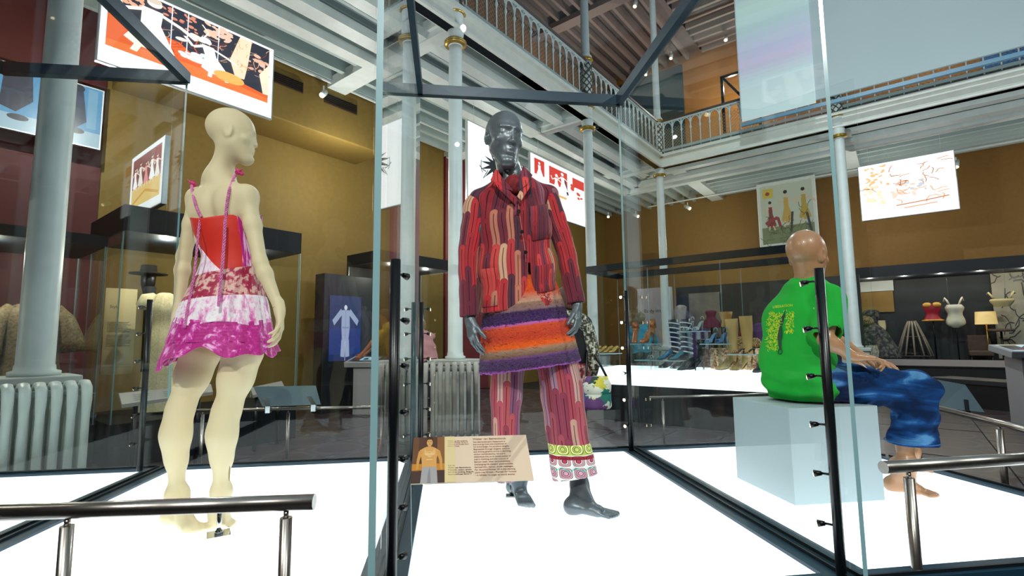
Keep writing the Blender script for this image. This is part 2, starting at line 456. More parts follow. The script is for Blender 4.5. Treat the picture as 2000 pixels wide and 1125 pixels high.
# railings of the gallery
def railing(name, label, start, dirv, outv, n, sp):
    root = thing(name, label, 'railing', start, 0)
    L = n * sp
    c = start + dirv * (L / 2)
    obj('top_rail', MB().box(c + UP * 0.86, L, 0.09, 0.045, ax=dirv), mat('handrail_brown', '4a3a34', 0.4), root)
    obj('upper_rail', MB().box(c + UP * 0.82, L, 0.05, 0.04, ax=dirv), M_white, root)
    obj('bottom_rail', MB().box(c + UP * 0.03, L, 0.06, 0.04, ax=dirv), M_white, root)
    b = MB(); b.tube([Vector((0, 0, 0.03)), Vector((0, 0, 0.5)), Vector((0, 0, 0.55)), Vector((0, 0, 0.60)), Vector((0, 0, 0.66)), Vector((0, 0, 0.82))], [0.013, 0.013, 0.028, 0.014, 0.02, 0.02], n=6)
    me = b.mesh('baluster', M_white)
    ab = MB(); N = 6; r = sp / 2
    ab.tube([Vector((r - r * 0.86 * cos(pi * k / N), 0, 0.68 + r * 1.1 * sin(pi * k / N))) for k in range(N + 1)], 0.014, n=5, cap=False)
    ame = ab.mesh('arch', M_white)
    rz = math.atan2(dirv.y, dirv.x)
    for k in range(n + 1):
        inst('baluster', me, start + dirv * (k * sp), rz, root)
        if k < n: inst('arch', ame, start + dirv * (k * sp), rz, root)
    w = MB(); q = 0.075; hh = 0.62
    k = 0; x = -hh
    while x < L:
        for sgn in (1, -1):
            x0, z0, x1, z1 = (x, 0.05, x + hh, 0.05 + hh)
            if x0 < 0: z0 += -x0; x0 = 0
            if x1 > L: z1 -= x1 - L; x1 = L
            if sgn < 0: z0, z1 = hh + 0.1 - z0, hh + 0.1 - z1
            a_ = start + dirv * x0 - outv * 0.02 + UP * z0; b_ = start + dirv * x1 - outv * 0.02 + UP * z1
            w.bar(a_, b_, 0.005, 0.006, up=outv)
        x += q
    tag(obj('wire_mesh', w, mat('wire_grey', '8f8d84', 0.5), root), kind='stuff')
    return root
railing('gallery_railing', 'white balustrade with arched balusters along left gallery above the man-shaped mannequin', H(-11.7, 0.02, 5.6), U1, U2, 53, 0.218)
railing('gallery_railing', 'white balustrade along the back gallery behind the hanging projection screen', H(-0.02, 0.15, 5.6), U2, -U1, 50, 0.22)

# columns: plinth, shaft, gold collars, lattice section beside the railing, upper shaft
def column(name, p, label, plinth=True, upper=True, shaft_r=0.095):
    root = thing(name, label, 'column', p, 0, kind='thing')
    r = shaft_r
    if plinth:
        pl = MB(); pl.box(p + UP * 0.44, 0.44, 0.44, 0.88, ax=U1); pl.box(p + UP * 0.91, 0.5, 0.5, 0.06, ax=U1); bevel(obj('plinth', pl, mat('plinth_paint', 'b8bdb8', 0.5), root), 0.01)
    sh = MB(); sh.lathe([(r * 1.35, 0.94), (r * 1.35, 0.975), (r * 1.08, 0.985), (r * 1.06, 1.02), (r, 1.03), (r * 0.97, 3.2), (r * 0.93, 5.0), (r * 0.9, 5.1)], p, 20)
    obj('shaft', sh, M_white, root)
    cap = MB(); cap.lathe([(r * 0.95, 5.08), (r * 1.15, 5.12), (r * 1.1, 5.2), (r * 1.2, 5.26), (r * 1.1, 5.34)], p, 16)
    obj('capital', cap, M_white, root)
    g = MB()
    for z in (5.09, 5.115): g.lathe([(r * 1.0, z), (r * 1.55, z + 0.012), (r * 1.6, z + 0.03), (r * 1.05, z + 0.05)], p, 16)
    obj('gold_collar', g, M_gold, root, label='gold collar')
    if upper:
        lp = MB(); lp.lathe([(r * 1.15, 5.34), (r * 1.15, 6.5)], p, 12)
        ls = obj('railing_post', lp, M_white, root)
        dg = MB()
        for k in range(7):
            for s_ in (1, -1):
                pts = [p + Vector((r * 1.2 * cos(s_ * (t * 0.7) + k), r * 1.2 * sin(s_ * (t * 0.7) + k), 5.6 + 0.09 * t)) for t in range(10)]
                dg.tube(pts, 0.012, n=4)
        obj('lattice', dg, mat('lattice_dark', '4d4a3e', 0.5), ls)
        u = MB(); u.lathe([(r * 1.2, 6.5), (r * 1.3, 6.56), (r * 0.85, 6.62), (r * 0.8, 10.4)], p, 16); obj('upper_shaft', u, M_white, root)
        g = MB()
        for z in (5.52, 6.46): g.lathe([(r * 1.0, z), (r * 1.5, z + 0.02), (r * 1.4, z + 0.06), (r * 1.05, z + 0.09)], p, 16)
        obj('gold_band', g, M_gold, root)
    return root
_c0 = D(74, 650, 3.95); _c0.z = 0
column('column', _c0, 'thick pale iron column at far left behind the near radiator', shaft_r=0.118)
column('column', H(-7.09, 0, 0), 'pale iron column behind the small radiator beside the mannequin in the patterned suit')
column('column', H(-3.545, 0, 0), 'pale iron column just right of the patterned suit mannequin')
column('column', H(0, 0, 0), 'slim pale iron column where the two gallery railings meet')
column('column', H(0, 3.7, 0), 'pale iron column rising behind the seated mannequin in green')
column('column', H(0, 7.5, 0), 'iron column at far right end of back gallery')

# hanging projection screen in the atrium
a0 = -0.55
def onH(px, py, a): return on_plane(px, py, H(a, 0), U1)
pL = onH(1440, 100, a0); bL = (pL - P3).dot(U2); zbL = 5.68
root = thing('projection_screen', 'huge pale grey hanging screen with a soft pastel projection along its left edge', 'screen', H(a0, bL + 3.5, 5.68))
def scr(b0, b1, nm, m, dz=0.0):
    mb = MB(); mb.box(H(a0, (b0 + b1) / 2, 5.72 + 2.6), b1 - b0, 0.05 + dz, 5.1, ax=U2); return obj(nm, mb, m, root)
scr(bL, bL + 6.5, 'fabric', mat('screen_grey', 'a8b7b9', 0.8))
obj('bottom_bar', MB().box(H(a0, bL + 3.25, 5.65), 6.5, 0.07, 0.07, ax=U2), mat('screen_bar', '5d87a0', 0.4), root)
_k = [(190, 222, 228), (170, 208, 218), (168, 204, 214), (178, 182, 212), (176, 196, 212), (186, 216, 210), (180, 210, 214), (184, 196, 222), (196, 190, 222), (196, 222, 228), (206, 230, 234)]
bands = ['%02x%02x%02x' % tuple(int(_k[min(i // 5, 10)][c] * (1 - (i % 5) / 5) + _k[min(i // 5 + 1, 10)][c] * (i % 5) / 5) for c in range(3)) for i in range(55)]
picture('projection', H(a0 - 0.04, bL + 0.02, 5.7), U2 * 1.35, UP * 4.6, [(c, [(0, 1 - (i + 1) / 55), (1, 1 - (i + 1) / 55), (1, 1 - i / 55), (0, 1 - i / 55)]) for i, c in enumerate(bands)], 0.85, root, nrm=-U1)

# track lighting
def spotlight(p, aim, label, s=1.0, group=None):
    root = thing('spotlight', label, 'spotlight', p, 0, group)
    d = (Vector(aim) - Vector(p)).normalized()
    obj('bracket', MB().bar(p + UP * 0.12 * s, p, 0.02, 0.02), M_white, root)
    obj('housing', MB().tube([p - d * 0.08 * s, p + d * 0.08 * s], 0.042 * s, n=12), M_white, root)
    obj('lamp', MB().tube([p + d * 0.081 * s, p + d * 0.083 * s], 0.034 * s, n=12), mat_lamp, root)
mat_lamp = mat('lamp_face', 'fff0d0', 0.4, emit='ffe2b0', es=6)
trk = thing('light_track', 'white light track along the mustard wall under the left gallery', 'light track', H(-8, -WL + 1.0, 5.42))
obj('track', MB().box(H(-6.2, -WL + 1.0, 5.44), 0.04, 14, 0.03, ax=U2), M_white, trk)
trk = thing('light_track', 'white light track along the mustard back wall', 'light track', H(WB - 0.8, 6, 5.42))
obj('track', MB().box(H(WB - 0.8, 4.5, 5.35), 12.5, 0.04, 0.03, ax=U2), M_white, trk)
def hit_left(px, py, b): return on_plane(px, py, H(0, b), U2)
spotlight(hit_left(632, 183, -WL + 1.0), H(-11, 0, 1), 'white track spotlight above the two duct vents', 1.1)
spotlight(hit_left(1188, 422, -WL + 1.0), H(-3, 0, 1), 'white track spotlight above the red and white poster column')
for px, py, lb in ((1242, 421, 'white spotlight left of the corner column under the gallery'), (1343, 405, 'white spotlight just right of the corner column'), (1868, 320, 'white spotlight beside top right corner of the bright landscape lightbox')):
    spotlight(onH(px, py, WB - 0.8), H(1, 5, 1), lb, 1.3)
for px, py, lb in ((1418, 74, 'lit spotlight under the upper ceiling closest to the hanging screen'), (1311, 110, 'lit spotlight under the upper ceiling just right of the slim corner column'), (1241, 8, 'lit spotlight under the upper ceiling at the top edge of the picture'), (1262, 142, 'lit spotlight low on the upper ceiling left of the slim corner column')):
    r_ = ray(px, py); p_ = EYE + r_ * ((9.95 - EYE.z) / r_.z)
    spotlight(p_, p_ - UP - U1 * 0.5, lb, 1.3, 'spotlights under the upper ceiling')
# ================================================================ the display cases
M_glass = glass_mat('case_glass')
M_edge = mat('glass_edge', '84adb3', 0.25, 0.0, spec=0.8)
M_frame = mat('case_frame', '123547', 0.38, 0.1)
M_frame_dark = mat('case_frame_dark', '0a141a', 0.35, 0.3)
M_glow = mat('lit_acrylic', 'f4f8fa', 0.25, emit='eef8ff', es=1.5)
M_skirt = mat('plinth_black', '0c1014', 0.4)
SAB, SBC, SCD = -1.77, -0.205, 1.30
TF, TB = 1.50, 3.50
ZP, ZT = 0.40, 2.96
def pane(name, a, b, z0, z1, parent, th=0.012, clear=False):
    """upright glass sheet from a to b with polished green edges"""
    a = Vector(a); b = Vector(b); d = (b - a).normalized(); n = UP.cross(d)
    vs = [p + n * s + UP * z for z in (z0, z1) for p in (a, b) for s in (-th / 2, th / 2)]
    mb = MB(); mb.add(vs, [(0, 4, 6, 2), (1, 3, 7, 5)], 0); mb.add(vs, [(0, 1, 5, 4), (2, 6, 7, 3), (4, 5, 7, 6), (0, 2, 3, 1)], 0 if clear else 1)
    return obj(name, mb, [M_glass, M_edge], parent)
def base(poly, root, inset=0.075):
    """black plinth, lit floor panel, frame bars round it"""
    n = len(poly); c = sum((Vector(p) for p in poly), Vector()) / n
    pb = MB(); pb.prism([(p.x, p.y) for p in poly], 0.0, ZP - 0.03); obj('plinth', pb, M_skirt, root)
    # inset polygon
    ins = []
    for i in range(n):
        p0, p1, p2 = poly[i - 1], poly[i], poly[(i + 1) % n]
        d1 = (p1 - p0).normalized(); d2 = (p2 - p1).normalized()
        n1 = Vector((-d1.y, d1.x, 0)); n2 = Vector((-d2.y, d2.x, 0))
        if n1.dot(c - p1) < 0: n1 = -n1
        if n2.dot(c - p1) < 0: n2 = -n2
        bis = (n1 + n2); k = inset / max(0.2, (bis.normalized().dot(n1))); ins.append(p1 + bis.normalized() * k)
    obj('lit_floor', MB().prism([(p.x, p.y) for p in ins], ZP - 0.03, ZP), M_glow, root, label='glowing white floor panel')
    for i in range(n):
        a, b = poly[i], poly[(i + 1) % n]; ai, bi = ins[i], ins[(i + 1) % n]
        fb = MB(); fb.prism([(a.x, a.y), (b.x, b.y), (bi.x, bi.y), (ai.x, ai.y)], ZP - 0.03, ZP + 0.012)
        e = (b - a).normalized(); m_ = ((a + b) * 0.75 + (ai + bi) * 0.25) / 2
        fb.box(Vector((m_.x, m_.y, ZP + 0.017)), (b - a).length - 0.04, 0.008, 0.012, ax=e, mi=1)
        obj('base_frame', fb, [M_frame, M_frame_dark], root)
def top_frame(poly, root, skip=(), z=ZT):
    n = len(poly)
    for i in range(n):
        if i in skip: continue
        a, b = poly[i] + UP * (z + 0.03), poly[(i + 1) % n] + UP * (z + 0.03)
        obj('top_frame', MB().bar(a, b, 0.05, 0.075), M_frame, root)
def light_post(p, z1, inward, parent, n=6, r=0.017, knob=0.014):
    """slim black post carrying adjustable pin spotlights"""
    post = obj('light_post', MB().tube([p + UP * (ZP + 0.01), p + UP * z1], r, n=10), M_black, parent, label='black post of pin lights')
    inward = Vector(inward).normalized()
    h = (z1 - ZP) / (n + 0.3)
    for k in range(n):
        z = z1 - 0.045 - k * h
        mb = MB(); q = p + UP * z
        mb.tube([q, q + inward * (r + 0.02)], 0.004, n=5); e = q + inward * (r + 0.02)
        mb.tube([e, e + inward * 0.022 + UP * -0.004], [knob * 0.6, knob], n=8)
        hd = obj('pin_light', mb, M_black, post)
        f = e + inward * 0.0225 + UP * -0.004
        obj('lens', MB().tube([f, f + inward * 0.001], knob * 0.8, n=8), M_pin, hd)
M_pin = mat('pin_lens', 'fff2d8', 0.3, emit='ffe0a8', es=9)

caseA = thing('glass_display_case', 'glass display case at far left, empty, glowing white floor', 'display case', CS(-2.5, 2.5))
A = [CS(-2.9, TF), CS(SAB - 0.003, TF), CS(SAB - 0.003, TB), CS(-2.9, TB)]
base(A, caseA)
pane('glass_panel', CS(-2.9, TB - 0.035), CS(SAB - 0.06, TB - 0.035), ZP, ZT, caseA, clear=True)
pane('glass_panel', CS(-2.9, TF + 0.035), CS(SAB - 0.06, TF + 0.035), ZP, ZT, caseA, clear=True)
top_frame(A, caseA)
caseB = thing('glass_display_case', 'glass display case holding the female mannequin in the pink dress', 'display case', CS(-1.0, 2.5))
B = [CS(SAB + 0.003, TF), CS(SBC - 0.003, TF), CS(SBC - 0.003, TB), CS(SAB + 0.003, TB)]
base(B, caseB)
pane('glass_panel', CS(SAB, TF), CS(SAB, TB), ZP, ZT, caseB)
pane('glass_panel', CS(SAB + 0.02, TB - 0.035), CS(SBC - 0.02, TB - 0.035), ZP, ZT, caseB, clear=True)
pane('glass_panel', CS(SAB + 0.02, TF + 0.02), CS(SBC - 0.02, TF + 0.02), ZP, ZT, caseB, clear=True)
light_post(CS(SAB - 0.09, TB - 0.10), 1.46, EL * -1, caseB, n=6)
caseC = thing('glass_display_case', 'glass display case around the grey mannequin in the patterned suit', 'display case', CS(0.55, 2.5))
Cc_ = [CS(SBC + 0.003, TF), CS(SCD - 0.003, TF), CS(SCD - 0.003, TB), CS(SBC + 0.003, TB)]
base(Cc_, caseC)
pane('glass_panel', CS(SBC, TF - 0.02), CS(SBC, TB), ZP, ZT, caseC, 0.02)
pane('glass_panel', CS(SCD, TF - 0.02), CS(SCD, TB), ZP, ZT, caseC, 0.016)
pane('glass_panel', CS(SBC + 0.02, TB - 0.035), CS(SCD - 0.02, TB - 0.035), ZP, ZT, caseC, clear=True)
pane('glass_panel', CS(SBC + 0.02, TF + 0.02), CS(SCD - 0.02, TF + 0.02), ZP, ZT, caseC, clear=True)
top_frame(Cc_, caseC, skip=(0,))
light_post(CS(SBC + 0.045, TF + 0.07), 1.44, EL * 0.7 + ED * 1, caseC, n=7, r=0.0165, knob=0.012)
light_post(CS(SBC + 0.035, TB - 0.11), 1.44, EL, caseC, n=6)
light_post(CS(SCD - 0.035, TB - 0.11), 1.52, EL * -1 - ED * 0.6, caseC, n=6)
light_post(CS(SCD - 0.025, TF + 0.0505), 1.42, EL * -0.8 + ED * 0.9, caseC, n=6, r=0.0155, knob=0.012)
caseD = thing('glass_display_case', 'glass display case holding the seated mannequin and white cube', 'display case', CS(2.0, 2.5))
Dp = [CS(SCD + 0.003, TF), CS(2.86, TF), CS(2.83, 2.95), CS(2.42, TB), CS(SCD + 0.003, TB)]
base(Dp, caseD)
pane('glass_panel', CS(SCD + 0.02, TB - 0.035), CS(2.42, TB - 0.035), ZP, ZT, caseD, clear=True)
pane('glass_panel', CS(2.43, TB - 0.035), CS(2.80, 2.95), ZP, ZT, caseD, clear=True)
pane('glass_panel', CS(SCD + 0.03, TF + 0.02), CS(2.82, TF + 0.02), ZP, ZT, caseD, clear=True)

# handrails in front of and behind the cases
M_steel = mat('brushed_steel', 'a9a39c', 0.28, 1.0, var=0.08, vscale=40)
def handrail(a, b, posts, label, z=0.70, r=0.021, pr=0.016):
    """rail from a to b (floor points); posts at fractions"""
    a = Vector((a.x, a.y, z)); b = Vector((b.x, b.y, z))
    root = thing('handrail', label, 'handrail', Vector((a.x, a.y, 0)))
    obj('rail', MB().tube([a, b], r, n=14), M_steel, root)
    d = b - a
    for p in posts:
        q = a + d * p
        po = obj('post', MB().tube([Vector((q.x, q.y, 0)), Vector((q.x, q.y, z - r - 0.018))], pr, n=12), M_steel, root)
        mb = MB(); mb.tube([q - UP * (r + 0.02), q - UP * r], pr * 0.45, n=8); mb.lathe([(pr * 1.9, 0), (pr * 1.9, 0.008), (pr, 0.012)], Vector((q.x, q.y, 0)), 14)
        obj('fitting', mb, M_steel, po)
    return root
ZR = 0.745
def railpt(px, py): return G(px, py, ZR)
a_, b_ = railpt(-150, 1007), railpt(614, 980)
def frac(px): 
    q = railpt(px, 1000); return (q - a_).dot(b_ - a_) / (b_ - a_).length_squared
handrail(a_, b_, [frac(126), frac(539)], 'steel handrail crossing in front of the female mannequin at bottom left', ZR)
a2, b2 = railpt(1725, 913), railpt(2180, 884)
q = railpt(1781, 912); handrail(a2, b2, [(q - a2).dot(b2 - a2) / (b2 - a2).length_squared], 'short steel handrail in front of the seated mannequin at bottom right', ZR)
ZR2 = 0.66
def rp2(px, py): return G(px, py, ZR2)
def fr2(px, py, a, b): 
    q = rp2(px, py); return (q - a).dot(b - a) / (b - a).length_squared
a3, b3 = rp2(380, 802), rp2(752, 795)
L3 = handrail(a3, b3, [fr2(395, 802, a3, b3), fr2(562, 799, a3, b3), fr2(745, 795, a3, b3)], 'thin steel handrail behind the female mannequin carrying a slanted sign', ZR2, 0.013, 0.012)
a4, b4 = rp2(1268, 777), rp2(1640, 766)
L4 = handrail(a4, b4, [fr2(1293, 776, a4, b4)], 'thin steel handrail behind the white cube', ZR2, 0.013, 0.012)
# ================================================================ smooth solids (distance fields meshed into one surface)
class SDF:
    def __init__(s, lo, hi, h):
        s.h = h; s.lo = np.array(lo, np.float32); s.n = np.ceil((np.array(hi) - s.lo) / h).astype(int) + 1
        s.D = np.full(tuple(s.n), 0.25, np.float32)
    def _win(s, lo, hi):
        a = np.clip(np.floor((np.array(lo) - s.lo) / s.h).astype(int), 0, s.n - 1)
        b = np.clip(np.ceil((np.array(hi) - s.lo) / s.h).astype(int) + 1, 1, s.n)
        if (b <= a).any(): return None, None
        g = [s.lo[i] + s.h * np.arange(a[i], b[i], dtype=np.float32) for i in range(3)]
        return tuple(slice(a[i], b[i]) for i in range(3)), (g[0][:, None, None], g[1][None, :, None], g[2][None, None, :])
    def _put(s, w, d, k, op):
        E_ = s.D[w]
        if op == 'add':
            if k > 0:
                hh = np.maximum(k - np.abs(E_ - d), 0) / k; s.D[w] = np.minimum(E_, d) - hh * hh * k * 0.25
            else: s.D[w] = np.minimum(E_, d)
        elif op == 'sub':
            if k > 0:
                hh = np.maximum(k - np.abs(E_ + d), 0) / k; s.D[w] = np.maximum(E_, -d) + hh * hh * k * 0.25
            else: s.D[w] = np.maximum(E_, -d)
    def cone(s, a, b, ra, rb, k=0.02, side=None, flat=1.0, op='add'):
        """tapered capsule; side/flat: cross-section stretched by flat along side"""
        a = np.array(a, np.float32); b = np.array(b, np.float32)
        m = max(ra, rb) * max(flat, 1) + k + 0.02
        w, g = s._win(np.minimum(a, b) - m, np.maximum(a, b) + m)
        if w is None: return s
        ab = b - a; L2 = float(ab @ ab) + 1e-12
        p = [g[i] - a[i] for i in range(3)]
        t = np.clip((p[0] * ab[0] + p[1] * ab[1] + p[2] * ab[2]) / L2, 0, 1)
        q = [p[i] - ab[i] * t for i in range(3)]
        if side is not None and flat != 1.0:
            sd = np.array(side, np.float32); sd = sd / np.linalg.norm(sd)
            c = (q[0] * sd[0] + q[1] * sd[1] + q[2] * sd[2]) * (1 - 1 / flat)
            q = [q[i] - sd[i] * c for i in range(3)]
        d = np.sqrt(q[0] ** 2 + q[1] ** 2 + q[2] ** 2) - (ra + (rb - ra) * t)
        s._put(w, d, k, op); return s
    def ell(s, c, r, A=None, k=0.02, op='add'):
        """ellipsoid, radii r along axes A (rows)"""
        c = np.array(c, np.float32); r = np.array(r, np.float32); A = np.eye(3, dtype=np.float32) if A is None else np.array(A, np.float32)
        m = float(r.max()) + k + 0.02
        w, g = s._win(c - m, c + m)
        if w is None: return s
        p = [g[i] - c[i] for i in range(3)]
        q = [(p[0] * A[j][0] + p[1] * A[j][1] + p[2] * A[j][2]) for j in range(3)]
        k0 = np.sqrt(sum((q[j] / r[j]) ** 2 for j in range(3))) + 1e-6
        k1 = np.sqrt(sum((q[j] / (r[j] * r[j])) ** 2 for j in range(3))) + 1e-6
        s._put(w, k0 * (k0 - 1) / k1, k, op); return s
    def half(s, p, n, k=0.0):
        """cut away everything on the +n side of p"""
        g = [s.lo[i] + s.h * np.arange(s.n[i], dtype=np.float32) for i in range(3)]
        d = (g[0][:, None, None] - p[0]) * n[0] + (g[1][None, :, None] - p[1]) * n[1] + (g[2][None, None, :] - p[2]) * n[2]
        s.D = np.maximum(s.D, d); return s
    def disp(s, fn):
        g = [s.lo[i] + s.h * np.arange(s.n[i], dtype=np.float32) for i in range(3)]
        s.D = s.D + fn(g[0][:, None, None], g[1][None, :, None], g[2][None, None, :]).astype(np.float32); return s
    def shell(s, t):
        s.D = np.abs(s.D + t / 2) - t / 2; return s
    def mesh(s, name, m, smooth=1):
        D_ = s.D; n = D_.shape; ins = D_ < 0
        c = np.zeros(tuple(x - 1 for x in n), np.int16)
        for i in (0, 1):
            for j in (0, 1):
                for k in (0, 1): c += ins[i:n[0] - 1 + i, j:n[1] - 1 + j, k:n[2] - 1 + k]
        act = (c > 0) & (c < 8); idx = np.argwhere(act); N = len(idx)
        num = np.full(act.shape, -1, np.int32); num[act] = np.arange(N)
        P = np.zeros((N, 3), np.float64); W_ = np.zeros((N, 1))
        for ax in range(3):
            o1, o2 = [(1, 2), (0, 2), (0, 1)][ax]
            for u in (0, 1):
                for v in (0, 1):
                    e = idx.copy(); e[:, o1] += u; e[:, o2] += v; f = e.copy(); f[:, ax] += 1
                    d0 = D_[e[:, 0], e[:, 1], e[:, 2]]; d1 = D_[f[:, 0], f[:, 1], f[:, 2]]
                    x = (d0 < 0) != (d1 < 0); t = np.where(x, d0 / np.where(x, d0 - d1, 1), 0)
                    q = e.astype(np.float64); q[:, ax] += t
                    P += np.where(x[:, None], q, 0); W_ += x[:, None]
        P = P / np.maximum(W_, 1)
        P = P * s.h + s.lo
        quads = []
        for ax in range(3):
            o1, o2 = [(1, 2), (2, 0), (0, 1)][ax]
            sl0 = [slice(None)] * 3; sl1 = [slice(None)] * 3; sl0[ax] = slice(0, n[ax] - 1); sl1[ax] = slice(1, n[ax])
            A_ = ins[tuple(sl0)]; B_ = ins[tuple(sl1)]
            e = np.argwhere(A_ != B_)
            ok = (e[:, o1] > 0) & (e[:, o2] > 0) & (e[:, o1] < n[o1] - 1) & (e[:, o2] < n[o2] - 1); e = e[ok]
            fl = A_[e[:, 0], e[:, 1], e[:, 2]]
            def cell(du, dv):
                q = e.copy(); q[:, o1] -= du; q[:, o2] -= dv; return num[q[:, 0], q[:, 1], q[:, 2]]
            Q = np.stack([cell(1, 1), cell(0, 1), cell(0, 0), cell(1, 0)], 1)
            Q[~fl] = Q[~fl][:, ::-1]; quads.append(Q)
        Q = np.concatenate(quads); Q = Q[(Q >= 0).all(1)]
        for _ in range(smooth):
            S_ = np.zeros_like(P); Wt = np.zeros(len(P))
            for a_, b_ in ((0, 1), (1, 2), (2, 3), (3, 0)):
                for i_, j_ in ((a_, b_), (b_, a_)):
                    for c_ in range(3): S_[:, c_] += np.bincount(Q[:, i_], P[Q[:, j_], c_], len(P))
                    Wt += np.bincount(Q[:, i_], minlength=len(P))
            P = P * 0.5 + 0.5 * S_ / np.maximum(Wt, 1)[:, None]
        me = bpy.data.meshes.new(name)
        me.vertices.add(len(P)); me.vertices.foreach_set('co', P.astype(np.float32).ravel())
        me.loops.add(Q.size); me.loops.foreach_set('vertex_index', Q.astype(np.int32).ravel())
        me.polygons.add(len(Q)); me.polygons.foreach_set('loop_start', np.arange(0, Q.size, 4, dtype=np.int32))
        me.update(calc_edges=True); me.polygons.foreach_set('use_smooth', np.ones(len(Q), bool))
        me.materials.append(m); me.update(); return me

def nrm(v): v = np.array(v, float); return v / np.linalg.norm(v)
def V3(v): return np.array([v[0], v[1], v[2]], float)

def head(s, c, fwd, up, S=1.0, fem=False, L=1.0, ear=1.0):
    """head centred at c (eye level), looking along fwd; L lengthens the face"""
    f = nrm(fwd); u = nrm(up); u = nrm(u - f * (u @ f)); r = np.cross(f, u)     # r = figure's right when facing f
    c = V3(c)
    def P(x, y, z): return c + (r * x + f * y + u * (z * (L if z < 0 else 1))) * S
    A = np.array([r, f, u])
    w = 0.93 if fem else 1.0
    s.ell(P(0, -0.018, 0.032), (0.073 * w * S, 0.094 * S, 0.086 * S), A, 0.02)
    s.ell(P(0, 0.014, -0.010), (0.064 * w * S, 0.070 * S, 0.092 * S), A, 0.03)
    s.cone(P(0, 0.026, -0.03), P(0, 0.046, -0.094), 0.054 * w * S, 0.030 * S, 0.02)
    for q in (-1, 1): s.cone(P(q * 0.041 * w, 0.002, -0.052), P(q * 0.013, 0.056, -0.104), 0.019 * S, 0.017 * S, 0.03)
    s.ell(P(0, 0.066, -0.101), (0.018 * S, 0.014 * S, 0.013 * S), A, 0.018)
    for q in (-1, 1):
        s.ell(P(q * 0.031, 0.096, 0.000), (0.022 * S, 0.017 * S, 0.0125 * S), A, 0.016, op='sub')           # sockets
        s.ell(P(q * 0.043 * w, 0.050, -0.026), (0.017 * S, 0.014 * S, 0.013 * S), A, 0.02)                  # cheekbones
        s.cone(P(q * 0.010, 0.083 - (.006 if fem else 0), 0.021), P(q * 0.046 * w, 0.064 - (.006 if fem else 0), 0.022), 0.0055 * S, 0.005 * S, 0.014)    # brow
        s.ell(P(q * 0.031, 0.062, -0.001), (0.016 * S, 0.0115 * S, 0.0095 * S), A, 0.010)                   # lids
    nl = -.003 if fem else 0
    s.cone(P(0, 0.079 + nl, 0.016), P(0, 0.093 + nl, -0.034 - nl), 0.0060 * S, (0.0062 if fem else 0.0080) * S, 0.010)
    s.cone(P(0, 0.092 + nl, -0.035 - nl), P(0, 0.080, -0.040), (0.0058 if fem else 0.0072) * S, 0.005 * S, 0.006)
    for q in (-1, 1): s.ell(P(q * 0.0105, 0.087, -0.035), (0.0062 * S, 0.0085 * S, 0.0055 * S), A, 0.004)
    s.ell(P(0, 0.062, -0.066), (0.026 * S, 0.018 * S, 0.020 * S), A, 0.02)                                 # mouth mound
    s.cone(P(-0.015, 0.0755, -0.0610), P(0, 0.082, -0.0590), 0.0040 * S, 0.0052 * S, 0.004)
    s.cone(P(0.015, 0.0755, -0.0610), P(0, 0.082, -0.0590), 0.0040 * S, 0.0052 * S, 0.004)
    s.cone(P(-0.011, 0.0775, -0.0730), P(0.011, 0.0775, -0.0730), 0.0058 * S, 0.0058 * S, 0.004)
    s.cone(P(-0.018, 0.088, -0.0665), P(0.018, 0.088, -0.0665), 0.0018 * S, 0.0018 * S, 0.004, op='sub')
    s.ell(P(0, 0.084, -0.085), (0.016 * S, 0.007 * S, 0.005 * S), A, 0.008, op='sub')
    for q in (-1, 1):
        ax = np.array([nrm(r * q * 0.9 - f * 0.35), nrm(f * 0.93 + r * q * 0.35), u])
        s.ell(P(q * 0.071 * w, -0.016, -0.008), (0.0085 * S * ear, 0.019 * S, 0.030 * S), ax, 0.010)
        s.ell(P(q * 0.079 * w, -0.010, -0.002), (0.005 * S * ear, 0.010 * S, 0.017 * S), ax, 0.004, op='sub')

